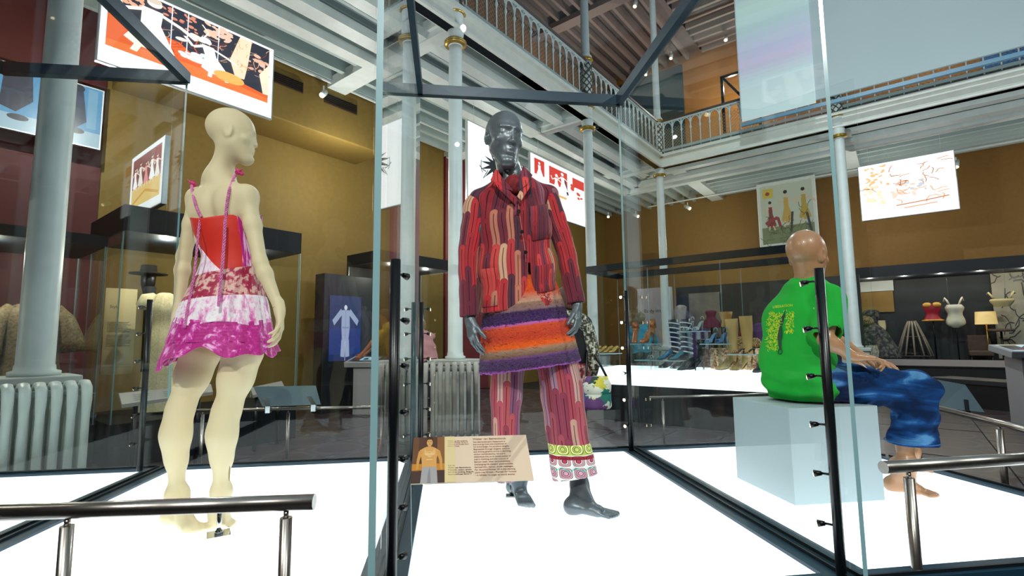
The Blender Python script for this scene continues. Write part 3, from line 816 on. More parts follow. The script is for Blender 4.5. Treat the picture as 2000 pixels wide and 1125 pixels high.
def hand(s, wrist, dirv, palm, thumb, S=1.0, curl=(0.25, 0.3, 0.3), spread=0.10, thumb_out=0.75, k=0.006):
    """wrist point, dirv towards the fingers, palm = normal out of the palm, thumb = side of the thumb"""
    d = nrm(dirv); n = nrm(V3(palm) - d * (V3(palm) @ d)); t = np.cross(d, n)
    if t @ V3(thumb) < 0: t = -t
    w = V3(wrist)
    def P(x, y, z): return w + (d * x + t * y + n * z) * S
    s.cone(P(-0.03, 0, 0), P(0.02, 0, 0), 0.021 * S, 0.022 * S, 0.015, t, 1.25)
    s.cone(P(0.015, 0.012, 0), P(0.078, 0.026, 0), 0.014 * S, 0.0125 * S, 0.012)
    s.cone(P(0.015, 0.0, 0), P(0.082, 0.008, 0), 0.015 * S, 0.0125 * S, 0.012)
    s.cone(P(0.015, -0.008, 0), P(0.080, -0.012, 0), 0.015 * S, 0.012 * S, 0.012)
    s.cone(P(0.015, -0.016, 0), P(0.073, -0.029, 0), 0.014 * S, 0.0115 * S, 0.012)
    L = ((0.040, 0.024, 0.020), (0.045, 0.028, 0.021), (0.041, 0.026, 0.020), (0.032, 0.020, 0.018))
    base = ((0.084, 0.027), (0.088, 0.009), (0.086, -0.011), (0.077, -0.029)); R = (0.0088, 0.0090, 0.0086, 0.0076)
    for i in range(4):
        a = P(base[i][0], base[i][1], 0); ang = 0.0; sp = (1.5 - i) * spread
        for j in range(3):
            ang += curl[j] * (1 + 0.10 * i)
            dd = nrm((d * cos(sp) + t * sin(sp)) * cos(ang) + n * sin(ang))
            b = a + dd * L[i][j] * S
            s.cone(a, b, R[i] * (1 - 0.07 * j) * S, R[i] * (0.93 - 0.08 * j) * S, 0.0035 if j else 0.007); a = b
    # thumb leaves the side of the palm near its base
    a = P(0.022, 0.018, 0.004); dirs = []
    for j, (ll, out) in enumerate(((0.042, thumb_out), (0.032, thumb_out * 0.6), (0.025, thumb_out * 0.45))):
        dd = nrm(d * cos(out) + t * sin(out) + n * 0.28 * (j + 1) * 0.7)
        b = a + dd * ll * S
        s.cone(a, b, (0.0145, 0.0105, 0.0095)[j] * S, (0.0108, 0.0098, 0.0078)[j] * S, 0.010 if j == 0 else 0.004); a = b

def foot(s, ankle, heel, ball, toe, S=1.0, k=0.02, side=None, toes=True):
    """ankle joint, heel centre, ball-of-foot centre, toe tip (middle)"""
    an, he, ba, to = map(V3, (ankle, heel, ball, toe))
    d = nrm(ba - he); sd = nrm(np.cross(d, [0, 0, 1])) if side is None else nrm(side)
    s.ell(he, (0.031 * S, 0.031 * S, 0.031 * S), None, 0.02)
    s.cone(an, he + d * 0.01, 0.034 * S, 0.029 * S, 0.03)
    s.cone(an + d * 0.01, ba - d * 0.03 + np.array([0, 0, 0.008]), 0.032 * S, 0.021 * S, 0.04, sd, 1.25)
    s.cone(he, ba, 0.024 * S, 0.018 * S, 0.03, sd, 1.35)
    s.cone(ba - sd * 0.014 * S, ba + sd * 0.014 * S, 0.017 * S, 0.016 * S, 0.02)
    dt = to - ba
    for i, (off, ln, r) in enumerate(((-0.030, 0.98, 0.0125), (-0.011, 1.0, 0.0092), (0.004, 0.92, 0.0088), (0.018, 0.82, 0.0084), (0.031, 0.70, 0.008))):
        a = ba + sd * off * S * 0.9 + np.array([0, 0, -0.002]); b = a + dt * ln + np.array([0, 0, -0.004]) + sd * off * 0.12
        s.cone(a, b, r * 1.15 * S, r * S, 0.006)
    # big toe is at -side
def leg(s, hip, knee, ankle, S=1.0, back=None, k=0.03, fem=False):
    h_, kn, an = map(V3, (hip, knee, ankle)); bk = nrm(back) if back is not None else np.array([0, 1, 0])
    m1 = h_ * 0.5 + kn * 0.5
    s.cone(h_, m1, 0.084 * S, 0.070 * S, 0.05); s.cone(m1, kn, 0.070 * S, 0.050 * S, 0.04)
    s.ell(h_ * 0.65 + kn * 0.35 - bk * 0.012, (0.072 * S, 0.078 * S, 0.15 * S), None, 0.05)
    s.ell(kn - bk * 0.018, (0.043 * S, 0.040 * S, 0.055 * S), None, 0.03)
    c1 = kn * 0.7 + an * 0.3 + bk * 0.020; c2 = kn * 0.35 + an * 0.65 + bk * 0.004
    s.cone(kn, c1, 0.046 * S, 0.051 * S, 0.04); s.cone(c1, c2, 0.051 * S, 0.036 * S, 0.04)
    s.cone(c2, an, 0.036 * S, 0.029 * S, 0.03)
    s.ell(c1 + bk * 0.004, (0.044 * S, 0.040 * S, 0.085 * S), None, 0.03)
def arm(s, sh, el, wr, S=1.0, fem=False):
    a, b, c = map(V3, (sh, el, wr)); q = 0.86 if fem else 1.0
    s.ell(a, (0.050 * S * q, 0.050 * S * q, 0.056 * S * q), None, 0.03)
    m_ = a * 0.55 + b * 0.45
    s.cone(a, m_, 0.047 * S * q, 0.042 * S * q, 0.03); s.cone(m_, b, 0.042 * S * q, 0.034 * S * q, 0.02)
    f = b * 0.75 + c * 0.25
    s.cone(b, f, 0.035 * S * q, 0.037 * S * q, 0.02); s.cone(f, c, 0.037 * S * q, 0.0235 * S * q, 0.02)
# ================================================================ cloth materials
def set_uv(me, fn):
    n = len(me.vertices); P = np.empty(n * 3, np.float32); me.vertices.foreach_get('co', P); P = P.reshape(-1, 3)
    uv = np.asarray(fn(P), np.float32)
    li = np.empty(len(me.loops), np.int32); me.loops.foreach_get('vertex_index', li)
    L = me.uv_layers.new(name='UVMap'); L.data.foreach_set('uv', uv[li].ravel()); return me
def uvxy(n):
    x = n.n('ShaderNodeUVMap'); x.uv_map = 'UVMap'; return n.xyz(x.outputs[0])
def stripe_fabric(name, palette, cw=0.033, ch=0.17, tone=1.0, hem=None):
    """long finger shapes with rounded tops and a dark slit, woven in many reds"""
    m, n, b = newmat(name)
    U, V_, _ = uvxy(n)
    u = n.m('DIVIDE', U, cw); v = n.m('DIVIDE', V_, ch)
    col = n.m('FLOOR', u)
    wn = n.n('ShaderNodeTexWhiteNoise', noise_dimensions='1D'); n.put(wn.inputs['W'], n.m('ADD', col, 0.37))
    vv = n.m('ADD', v, n.m('ADD', n.m('MULTIPLY', wn.outputs[0], 0.55), n.m('MULTIPLY', n.m('FRACT', n.m('MULTIPLY', col, 0.29)), 1.0)))
    fx = n.m('SUBTRACT', n.m('FRACT', u), 0.5); fy = n.m('FRACT', vv); a = ch / cw
    e = n.m('MULTIPLY', n.m('MAXIMUM', n.m('SUBTRACT', fy, 1 - 0.5 / a), 0.0), a)
    d = n.m('SQRT', n.m('ADD', n.m('MULTIPLY', fx, fx), n.m('MULTIPLY', e, e)))
    out = n.m('GREATER_THAN', d, 0.48)
    idx = n.m('ADD', n.m('FLOOR', vv), out)
    w2 = n.n('ShaderNodeTexWhiteNoise', noise_dimensions='2D'); n.put(w2.inputs['Vector'], n.comb(col, idx, 0))
    k = len(palette)
    base = n.ramp(w2.outputs[0], [(i / k, c) for i, c in enumerate(palette)], 'CONSTANT')
    slit = n.m('MULTIPLY', n.m('LESS_THAN', n.m('ABSOLUTE', fx), 0.055), n.m('LESS_THAN', fy, 0.86))
    edge = n.m('GREATER_THAN', d, 0.42)
    weave = n.m('MULTIPLY_ADD', n.m('SINE', n.m('ADD', n.m('MULTIPLY', V_, 1900), n.m('MULTIPLY', n.m('ABSOLUTE', fx), 14))), 0.5, 0.5)
    c1 = n.mix(n.m('MULTIPLY', weave, 0.18), base, lin('2a1018'))
    c2 = n.mix(n.m('MULTIPLY', n.m('MULTIPLY', edge, 0.38), n.m('SUBTRACT', 1.0, out)), c1, lin('300e16'))
    c3 = n.mix(n.m('MULTIPLY', slit, 0.85), c2, lin('180a10'))
    if hem:                                                          # printed bands near the hem: (z of lime start, z of floral start)
        z1, z2 = hem
        su = n.m('MULTIPLY', U, 2 * pi / 0.066); sv = n.m('MULTIPLY', V_, 2 * pi / 0.052)
        f = n.m('ADD', n.m('COSINE', su), n.m('MULTIPLY', n.m('COSINE', sv), 0.9))
        g = n.m('MULTIPLY', n.m('COSINE', n.m('MULTIPLY', su, 0.5)), n.m('COSINE', n.m('MULTIPLY', sv, 0.5)))
        tri = n.m('ABSOLUTE', g)
        l1 = n.m('LESS_THAN', n.m('ABSOLUTE', n.m('SUBTRACT', tri, 0.22)), 0.05)
        l2 = n.m('LESS_THAN', n.m('ABSOLUTE', n.m('SUBTRACT', tri, 0.62)), 0.045)
        l3 = n.m('LESS_THAN', n.m('ABSOLUTE', n.m('SUBTRACT', f, 1.35)), 0.12)
        line = n.m('MAXIMUM', n.m('MAXIMUM', l1, l2), l3)
        red = n.ramp(n.m('MULTIPLY_ADD', n.m('SIGN', g), 0.0, tri), [(0.0, 'efe6e4'), (0.20, 'f3e9ea'), (0.34, 'b23a52'), (0.46, 'e6b4c4'), (0.62, 'f0e6e4'), (0.8, 'b8405c')], 'CONSTANT')
        lime = n.ramp(tri, [(0.0, 'b9c95a'), (0.22, 'e8ea9a'), (0.62, 'c7d26a')], 'CONSTANT')
        isred = n.m('LESS_THAN', V_, z2)
        fl = n.mix(isred, lime, red)
        strip = n.m('LESS_THAN', n.m('ABSOLUTE', n.m('SUBTRACT', V_, z2 - 0.012)), 0.008); fl = n.mix(strip, fl, lin('a32436'))
        low = n.m('LESS_THAN', V_, z2 - 0.062); fl = n.mix(n.m('MULTIPLY', low, n.m('GREATER_THAN', tri, 0.5)), fl, lin('d9a0b4'))
        edge_ = n.m('LESS_THAN', n.m('ABSOLUTE', n.m('SUBTRACT', V_, n.m('ADD', z2 - 0.062, n.m('MULTIPLY', n.m('SINE', su), 0.006)))), 0.0035); fl = n.mix(edge_, fl, lin('8fd0c4'))
        fl = n.mix(line, fl, lin('101418'))
        inhem = n.m('LESS_THAN', V_, z1)
        c3 = n.mix(inhem, c3, fl)
    n.put(b.inputs['Base Color'], c3)
    b.inputs['Roughness'].default_value = 0.85; b.inputs['Specular IOR Level'].default_value = 0.25
    b.inputs['Sheen Weight'].default_value = 0.15
    n.put(b.inputs['Normal'], n.bump(n.noise(n.coord(), 260, 2), 0.25, 0.002))
    return m
REDS = ['cf2f38', '9a2935', '6d2a3c', 'be3339', 'dca98a', '57303f', 'd94846', '8a3a50', 'b0303a', 'c97c68', '7a2f40', 'c53a40', '94606f']
PINKS = ['b8505f', '8f3a50', '9a4a62', 'b04656', 'c99a8c', '7d4a6a', 'c25a60', 'a04a58', '94486a', 'cf9f9a', '8c3a48', 'b04c54', 'a37a90']
M_suit = stripe_fabric('patterned_suit_fabric', REDS)

def tube_uv(path, radii, n=40, side=None, fold=None, twist=0.0, mats=None, name='tube'):
    """cloth tube: path points, radii (ra, rb) with ra along side; UV in metres"""
    pts = [V3(p) for p in path]; m = len(pts)
    acc = [0.0]
    for i in range(1, m): acc.append(acc[-1] + np.linalg.norm(pts[i] - pts[i - 1]))
    P = []; rows = []
    for i in range(m):
        t = nrm(pts[min(i + 1, m - 1)] - pts[max(i - 1, 0)]); sd = V3(side); sd = nrm(sd - t * (sd @ t)); b = np.cross(t, sd)
        ra, rb = radii[i]
        row = []
        for j in range(n):
            th = 2 * pi * j / n
            k = 1 + (fold(th, acc[i], i / (m - 1)) if fold else 0)
            row.append(tuple(pts[i] + sd * (ra * k * cos(th)) + b * (rb * k * sin(th))))
        P.append(row)
    R_ = sum((r[0] + r[1]) / 2 for r in radii) / m
    mb = MB(); mb.grid(P, closed=True, UV=lambda i, j: (2 * pi * j / n * R_, -acc[i])); return mb
def interp(keys, N):
    """smooth resample of list of tuples (catmull-rom)"""
    K = np.array(keys, float); out = []
    for i in range(N):
        t = i / (N - 1) * (len(K) - 1); a = min(int(t), len(K) - 2); f = t - a
        p0, p1, p2, p3 = K[max(a - 1, 0)], K[a], K[a + 1], K[min(a + 2, len(K) - 1)]
        out.append(0.5 * ((2 * p1) + (-p0 + p2) * f + (2 * p0 - 5 * p1 + 4 * p2 - p3) * f * f + (-p0 + 3 * p1 - 3 * p2 + p3) * f ** 3))
    return out
def solid(o, t, off=0):
    s = o.modifiers.new('thickness', 'SOLIDIFY'); s.thickness = t; s.offset = off; return o
def put_mesh(name, me, parent, label=None): return obj(name, me, parent=parent, label=label)
# ================================================================ mannequin in the patterned suit
M_grey = mat('satin_grey_shell', '6a7278', 0.36, 0.42)
TW = radians(10); MF = Vector((sin(TW), -cos(TW), 0)); MR = MF.cross(UP)          # facing, his right (image left)
man = thing('mannequin', 'grey metallic standing mannequin in red patterned suit and striped fluffy skirt', 'mannequin', G(1060, 985, ZP))
S_ = 1.05
mN = D(1000, 345, 2.45); mHC = D(985, 270, 2.42)
mSR, mSL = D(930, 385, 2.42), D(1072, 375, 2.50)
mER, mEL = D(914, 500, 2.43), D(1106, 485, 2.52)
mWR, mWL = D(918, 622, 2.40), D(1127, 597, 2.47)
mCh, mWa, mPe = D(1006, 440, 2.47), D(1010, 560, 2.49), D(1034, 680, 2.49)
mHR, mHL = D(988, 715, 2.50), D(1082, 705, 2.50)
fLa = D(1130, 946, 2.46)
mKR, mKL = D(990, 830, 2.52), D(1108, 825, 2.47)
fLh, fLb, fLt = G(1116, 988, 0.432), G(1170, 999, 0.424), G(1203, 1005, 0.416)
fRa = D(1012, 930, 2.56); fRh, fRb, fRt = G(1004, 950, 0.432), G(1021, 972, 0.424), G(1029, 986, 0.416)
s = SDF((-0.45, 2.15, 0.38), (0.60, 2.78, 2.50), 0.0045)
head(s, mHC, (0.42, -0.90, -0.06), (0.05, 0.04, 1), S=1.20, L=1.16, ear=1.5)
s.cone(mHC + Vector((0.0, 0.050, -0.06)), mN + Vector((0, 0.02, -0.02)), 0.055, 0.068, 0.03)
s.cone(mN + Vector((0, 0.01, -0.05)), mSR * 0.6 + mN * 0.4 + Vector((0, 0, -0.05)), 0.04, 0.035, 0.04)
s.cone(mN + Vector((0, 0.01, -0.05)), mSL * 0.6 + mN * 0.4 + Vector((0, 0, -0.05)), 0.04, 0.035, 0.04)
s.cone(mCh, mWa, 0.085, 0.075, 0.05, MR, 1.4); s.cone(mWa, mPe, 0.075, 0.085, 0.05, MR, 1.4)
arm(s, mSR + Vector((.05, 0, -.06)), mER, mWR, 0.72); arm(s, mSL + Vector((-.05, 0, -.06)), mEL, mWL, 0.72)
for w_, e_ in ((mWR, mER), (mWL, mEL)): s.cone(w_, w_ * 0.7 + e_ * 0.3, 0.025, 0.032, 0.01)
leg(s, mHR, mKR, fRa, 0.66, back=-MF); leg(s, mHL, mKL, fLa, 0.66, back=-MF)
s.cone(fLa, fLa + UP * 0.10, 0.033, 0.037, 0.02); s.cone(fRa, fRa + UP * 0.10, 0.033, 0.037, 0.02)
foot(s, fRa, fRh, fRb, fRt, 1.0); foot(s, fLa, fLh, fLb, fLt, 1.0)
hand(s, mWR, D(930, 690, 2.36) - D(921, 625, 2.40), (0.85, 0.5, 0), (0.5, -0.9, 0), 1.05, curl=(0.22, 0.25, 0.2), spread=0.05, thumb_out=0.5)
hand(s, mWL, D(1129, 650, 2.42) - D(1126, 600, 2.47), (-0.9, 0.35, 0), (-0.3, -0.95, 0), 1.05, curl=(0.35, 0.4, 0.3), spread=0.05, thumb_out=0.5)
body = put_mesh('body', s.mesh('body', M_grey), man)
# heel spigot on the far foot
mb = MB(); q = G(998, 968, ZP + .005); mb.box(q, 0.05, 0.05, 0.006); mb.tube([q, q + UP * 0.05], 0.006, n=8); obj('support_base', mb, M_steel, man)

# jacket body
J = SDF((-0.45, 2.20, 1.10), (0.50, 2.78, 2.16), 0.005)
jt = D(1004, 372, 2.46); jc = D(1004, 430, 2.465); jw = D(1008, 520, 2.475); jh = D(1020, 640, 2.48)
J.cone(D(938, 392, 2.44), D(1068, 384, 2.50), 0.052, 0.052, 0.05)
J.cone(D(975, 372, 2.455), D(936, 388, 2.44), 0.045, 0.042, 0.04); J.cone(D(1028, 366, 2.465), D(1070, 380, 2.50), 0.045, 0.042, 0.04)
J.cone(jt, jc, 0.080, 0.112, 0.05, MR, 1.45); J.cone(jc, jw, 0.118, 0.118, 0.05, MR, 1.56); J.cone(jw, jh, 0.119, 0.148, 0.05, MR, 1.50)
jR = (V3(MR), V3(MF)); c0 = V3(jc)
def folds(x, y, z):
    xr = (x - c0[0]) * jR[0][0] + (y - c0[1]) * jR[0][1]
    return 0.004 * np.sin(xr * 26 + z * 6) * np.clip((2.0 - z) * 1.5, 0, 1) + 0.003 * np.sin(z * 34 + xr * 22) * (np.abs(xr) > 0.0)
J.disp(folds)
zh, zo = D(1000, 604, 2.36).z, D(1026, 512, 2.36).z
def cut(x, y, z):
    xr = (x - c0[0]) * jR[0][0] + (y - c0[1]) * jR[0][1]; yf = (x - c0[0]) * jR[1][0] + (y - c0[1]) * jR[1][1]
    xc = xr + 0.052 - 0.0 * z
    hem = zh - 0.10 * xr + 0 * yf - z                                    # below the tilted hem
    f = np.clip((zo - z) / (zo - zh - 0.005), 0, 0.999)
    w = 0.006 + 0.105 * (1 - np.sqrt(1 - f ** 2.4))
    op = np.where((z < zo) & (yf > 0), w - np.abs(xc), -1.0)
    return hem, op, yf
gx = [J.lo[i] + J.h * np.arange(J.n[i], dtype=np.float32) for i in range(3)]
J.shell(0.016)
hem, op, yf = cut(gx[0][:, None, None], gx[1][None, :, None], gx[2][None, None, :])
J.D = np.maximum(J.D, hem); J.D = np.maximum(J.D, op)
# neck opening and arm openings stay closed under the collar and sleeves; hollow the neck
J.cone(mHC + Vector((0, 0.0, -0.10)), D(1004, 368, 2.44), 0.075, 0.060, 0.01, op='sub')
J.cone(D(1006, 350, 2.40), D(1010, 398, 2.33), 0.038, 0.012, 0.006, op='sub')
def juv(P):
    d = P - c0; xr = d @ jR[0]; yf_ = d @ jR[1]
    return np.stack([np.arctan2(xr + 0.052, yf_ + 0.02) * 0.17 + 5, P[:, 2]], 1)
jacket = put_mesh('jacket', set_uv(J.mesh('jacket', M_suit), juv), man, 'red, plum and tan patterned jacket')
# sleeves
def sleeve(sh, el, wr, nm):
    sh, el, wr = Vector(sh), Vector(el), Vector(wr)
    K_ = [tuple(sh + (Vector(jc) - sh) * 0.30 + UP * 0.035) + (0.030, 0.036), tuple(sh) + (0.052, 0.060), tuple(sh * 0.6 + el * 0.4) + (0.056, 0.062), tuple(el) + (0.050, 0.056), tuple(el * 0.5 + wr * 0.5) + (0.048, 0.052), tuple(wr) + (0.046, 0.050)]
    R_ = interp(K_, 46)
    fo = lambda th, a, t: 0.035 * sin(a * 60 + 2 * cos(th)) * (0.3 + t * (1 - t) * 2) + 0.03 * sin(3 * th + a * 12)
    mb = tube_uv([r[:3] for r in R_], [(r[3], r[4]) for r in R_], 40, MR, fo); return solid(obj(nm, mb, M_suit, jacket), 0.006, -1)
sleeve(D(930, 396, 2.44), D(914, 500, 2.43), D(917, 618, 2.405), 'sleeve')
sleeve(D(1070, 388, 2.50), D(1103, 485, 2.51), D(1126, 592, 2.48), 'sleeve')
# collar, lapels, inner neckerchief, pockets, buttons
def slab(name, pts, m, parent, t=0.006, label=None, sub=2):
    """thin shaped cloth piece through 3-D corner points"""
    bm = bmesh.new(); vs = [bm.verts.new(tuple(p)) for p in pts]; bm.faces.new(vs)
    me = bpy.data.meshes.new(name); bm.to_mesh(me); bm.free()
    set_uv(me, lambda P: np.stack([(P - c0) @ jR[0] * 1.0 + 5.3, P[:, 2]], 1)); me.materials.append(m)
    o = obj(name, me, parent=parent, label=label); solid(o, t, 0); b = o.modifiers.new('bevel', 'BEVEL'); b.width = t * 0.4; b.segments = 2
    return o
M_red = mat('red_mottled_cloth', '7d1a22', 0.85, var=0.45, vscale=60, bump=0.3)
# stand-up collar: ribbon round the neck
col = []
for k in range(25):
    th = radians(-205 + 230 * k / 24)
    q0 = Vector(mN) + Vector((0, 0.012, -0.035)) + MR * (0.074 * -cos(th)) + MF * (-0.070 * sin(-th) * -1)
    col.append(q0)
cmb = MB(); rows = [[], [], []]
for k in range(29):
    th = radians(55 + 250 * k / 28)                                   # opens to the front
    dirn = MF * cos(th) + MR * sin(th); c_ = Vector(mN) + Vector((0, 0.008, 0))
    lift = 0.012 * cos(th)
    rows[0].append(c_ + dirn * 0.090 + UP * (-0.05)); rows[1].append(c_ + dirn * 0.084 + UP * 0.022); rows[2].append(c_ + dirn * 0.106 + UP * -0.028)
cmb.grid(rows, UV=lambda i, j: (j * 0.012, i * 0.05)); solid(obj('collar', cmb, M_suit, jacket), 0.006, 0)
slab('lapel', [D(968, 330, 2.375), D(958, 352, 2.355), D(988, 369, 2.325), D(1004, 374, 2.32), D(984, 350, 2.35)], M_suit, jacket)
slab('lapel', [D(1022, 324, 2.40), D(1040, 342, 2.375), D(1030, 360, 2.335), D(1012, 374, 2.325), D(1014, 344, 2.37)], M_suit, jacket)
slab('lapel', [D(960, 347, 2.36), D(972, 366, 2.325), D(1006, 400, 2.305), D(1008, 386, 2.305), D(990, 368, 2.33)], M_suit, jacket)
slab('lapel', [D(1036, 345, 2.385), D(1040, 358, 2.345), D(1018, 392, 2.31), D(1010, 384, 2.31), D(1022, 358, 2.345)], M_suit, jacket)
kf = MB(); kf.ball(D(1004, 362, 2.40), (0.052, 0.045, 0.055), 18, 12); obj('neckerchief', kf, M_red, man, label='crinkled dark red neckerchief')
for px, py in ((1013, 413), (1019, 453), (1026, 493)):
    p = D(px, py, 2.325 + (py - 413) * 0.00004)
    mb = MB(); ax = MF
    mb.tube([p + MF * 0.0, p + MF * 0.006, p + MF * 0.007], [0.0095, 0.0095, 0.008], n=14); obj('button', mb, M_black, jacket)
# front edge piping and pockets
M_pipe = mat('coral_piping', 'c9665a', 0.7)
def on_jacket(px, py, extra=0.004):
    r = ray(px, py)
    hit = JB.ray_cast(EYE, r.normalized())
    return (hit[0] + (EYE - hit[0]).normalized() * extra) if hit[0] else D(px, py, 2.36)
from mathutils.bvhtree import BVHTree
def bvh_of(*objs):
    vs = []; fs = []
    for o in objs:
        n0 = len(vs); vs += [tuple(v.co) for v in o.data.vertices]; fs += [tuple(n0 + i for i in p.vertices) for p in o.data.polygons]
    return BVHTree.FromPolygons(vs, fs)
JB = bvh_of(jacket)
for seg in ([(1012, 398), (1018, 440), (1024, 480), (1027, 512)],):
    obj('front_edge', MB().tube([on_jacket(*p, 0.002) for p in interp(seg, 14)], 0.0022, n=6), M_pipe, jacket)
def pocket(px0, py0, px1, py1, slx, h):
    N = 8; rows = []
    for i in range(5):
        row = []
        for j in range(N):
            x = px0 + (px1 - px0) * j / (N - 1) + slx * i / 4; y = py0 + (py1 - py0) * j / (N - 1) + h * i / 4
            row.append(on_jacket(x, y, 0.005))
        rows.append(row)
    mb = MB(); mb.grid(rows); o = obj('pocket', mb, M_suit, jacket)
    set_uv(o.data, lambda P: juv(P) + 0.07); solid(o, 0.005, 0)
pocket(1034, 404, 1070, 398, 6, 66); pocket(939, 526, 969, 522, 3, 74); pocket(1046, 520, 1080, 514, 5, 52)

# fluffy striped skirt
def fluffy_mat():
    m, n, b = newmat('fluffy_stripes')
    U, V_, _ = uvxy(n)
    g = n.noise(n.coord(), 180, 3, 0.7); g2 = n.noise(n.coord(), 26, 3, 0.6)
    v = n.m('ADD', V_, n.m('MULTIPLY', n.m('SUBTRACT', g, 0.5), 0.035))
    base = n.ramp(v, [(0.0, 'ee6420'), (0.17, 'e04a1c'), (0.285, 'c9a089'), (0.30, '9a7560'), (0.37, '8a6a72'), (0.385, '361c52'), (0.50, '3c2160'), (0.515, 'c66cc0'), (0.54, 'e0502c'), (0.66, 'cc3a26'), (0.755, 'fb6410'), (0.79, 'a8866e'), (0.85, '7a5a4c'), (0.865, '7a4a8c'), (0.885, '4d3266'), (0.98, '3f2858'), (1.0, 'b058c0')])
    sp = n.ramp(g, [(0.42, (0, 0, 0)), (0.62, (1, 1, 1))]); 
    c = n.mix(n.m('MULTIPLY', sp, 0.07), base, lin('f0c8a0'))
    c = n.mix(n.m('MULTIPLY', n.ramp(g2, [(0.45, (0, 0, 0)), (0.7, (1, 1, 1))]), 0.45), c, lin('5c1a22'), 'MIX') if False else c
    n.put(b.inputs['Base Color'], c); b.inputs['Roughness'].default_value = 0.95; b.inputs['Specular IOR Level'].default_value = 0.1
    b.inputs['Sheen Weight'].default_value = 0.1
    n.put(b.inputs['Normal'], n.bump(g, 0.9, 0.006)); return m
kt, kb = D(1016, 545, 2.485), D(1037, 716, 2.49)
rows = []; NN, MM = 220, 110; rr = random.Random(3)
for i in range(MM):
    t = i / (MM - 1); c_ = kt.lerp(kb, t); a_ = 0.150 + 0.092 * t ** 0.7; b_ = 0.10 + 0.075 * t ** 0.8; row = []
    for j in range(NN):
        th = 2 * pi * j / NN; x = a_ * cos(th)
        k = 1 + 0.012 * sin(5 * th + 2) * t + rr.uniform(-0.014, 0.014)
        row.append(c_ + MR * (x * k) + MF * (b_ * sin(th) * k) + UP * (-x * 0.115 + rr.uniform(-0.002, 0.002)))
    rows.append(row)
kmb = MB(); kmb.grid(rows, closed=True, UV=lambda i, j: (j / NN, i / (MM - 1)))
skirt = solid(obj('skirt', kmb, fluffy_mat(), man, label='fluffy orange, purple and brown striped skirt'), 0.012, -1)
fz = MB()                                                             # loose yarn tufts standing off the surface
rows_ = rows
for q in range(5200):
    i = rr.randrange(1, MM); j = rr.randrange(NN); p = rows_[i][j]
    t = i / (MM - 1); c_ = kt.lerp(kb, t); o_ = (p - c_); o_.z = 0; o_.normalize()
    e_ = p + o_ * rr.uniform(0.005, 0.012) + UP * rr.uniform(-0.010, 0.002); sd = o_.cross(UP) * 0.0016
    f0 = len(fz.f); fz.add([p - sd, p + sd, e_], [(0, 1, 2)]); fz.uv[f0] = [(0, t)] * 3
fu = obj('yarn_pile', fz, skirt.data.materials[0], skirt); tag(fu, kind='stuff')

# trousers
zl, zf = G(1110, 868, 0).z, 0
zl1 = D(1115, 869, 2.38).z; zl2 = D(1115, 888, 2.38).z
M_trs = stripe_fabric('patterned_trouser_fabric', PINKS, cw=0.034, ch=0.21)
def trouser(keys, nm, hemz):
    R_ = interp(keys, 70); pts = [r[:3] for r in R_]
    top = pts[0][2]
    m_ = stripe_fabric('patterned_trouser_' + nm, PINKS, cw=0.034, ch=0.21, hem=(hemz + 0.155, hemz + 0.11))
    fo = lambda th, a, t: 0.05 * sin(3 * th + a * 5) * (0.4 + t) + 0.02 * sin(a * 40 + th * 2)
    mb = tube_uv(pts, [(r[3], r[4]) for r in R_], 64, MR, fo)
    acc = 0
    o = obj('trouser_leg', mb, m_, man); 
    n_ = len(o.data.vertices); P = np.empty(n_ * 3, np.float32); o.data.vertices.foreach_get('co', P); P = P.reshape(-1, 3)
    for p in o.data.polygons:
        for li, vi in zip(p.loop_indices, p.vertices): u = o.data.uv_layers[0].data[li].uv; o.data.uv_layers[0].data[li].uv = (u[0], P[vi][2])
    solid(o, 0.006, -1); return o
trouser([tuple(D(993, 700, 2.50)) + (0.085, 0.09), tuple(D(990, 770, 2.50)) + (0.080, 0.085), tuple(D(989, 850, 2.50)) + (0.066, 0.075), tuple(D(1004, 932, 2.50)) + (0.085, 0.085)], 'leg_a', D(1004, 932, 2.5).z)
trouser([tuple(D(1087, 695, 2.49)) + (0.098, 0.095), tuple(D(1098, 760, 2.475)) + (0.106, 0.098), tuple(D(1109, 850, 2.45)) + (0.100, 0.092), tuple(D(1122, 929, 2.435)) + (0.108, 0.100)], 'leg_b', D(1122, 929, 2.435).z)
# ================================================================ mannequin in the tie-dyed slip dress
M_cream = mat('cream_shell', 'dccda6', 0.5, spec=0.35)
FA = radians(12); WF = Vector((sin(FA), cos(FA), 0)); WR_ = WF.cross(UP)            # facing away; her right is image right
wom = thing('mannequin', 'cream female mannequin seen from behind in pink tie-dyed slip dress with red back', 'mannequin', G(380, 1030, ZP))
wHC = D(457, 264, 2.24); wN = D(428, 352, 2.26)
wSL, wSR = D(386, 388, 2.32), D(482, 383, 2.20)
wEL, wER = D(359, 500, 2.33), D(508, 512, 2.16)
wWL, wWR = D(348, 612, 2.30), D(546, 604, 2.14)
wCh, wWa, wHp = D(437, 430, 2.25), D(452, 500, 2.25), D(437, 610, 2.25)
wHL, wHRi = D(392, 690, 2.29), D(474, 690, 2.21)
wKL, wKR = D(354, 795, 2.25), D(445, 798, 2.20)
aL, aR = D(345, 965, 2.245), D(431, 958, 2.225)
s = SDF((-1.75, 1.95, 0.38), (-0.92, 2.60, 2.42), 0.0045)
hf = Vector((0.93, 0.36, 0.0))
head(s, wHC, (0.93, 0.40, -0.02), (-0.02, 0, 1), S=1.06, fem=True, ear=0.6)
s.cone(wHC + Vector((-0.022, -0.01, -0.06)), wN + Vector((0, 0.0, 0.0)), 0.043, 0.050, 0.035)
s.cone(wN, wCh + UP * 0.03, 0.055, 0.07, 0.06)
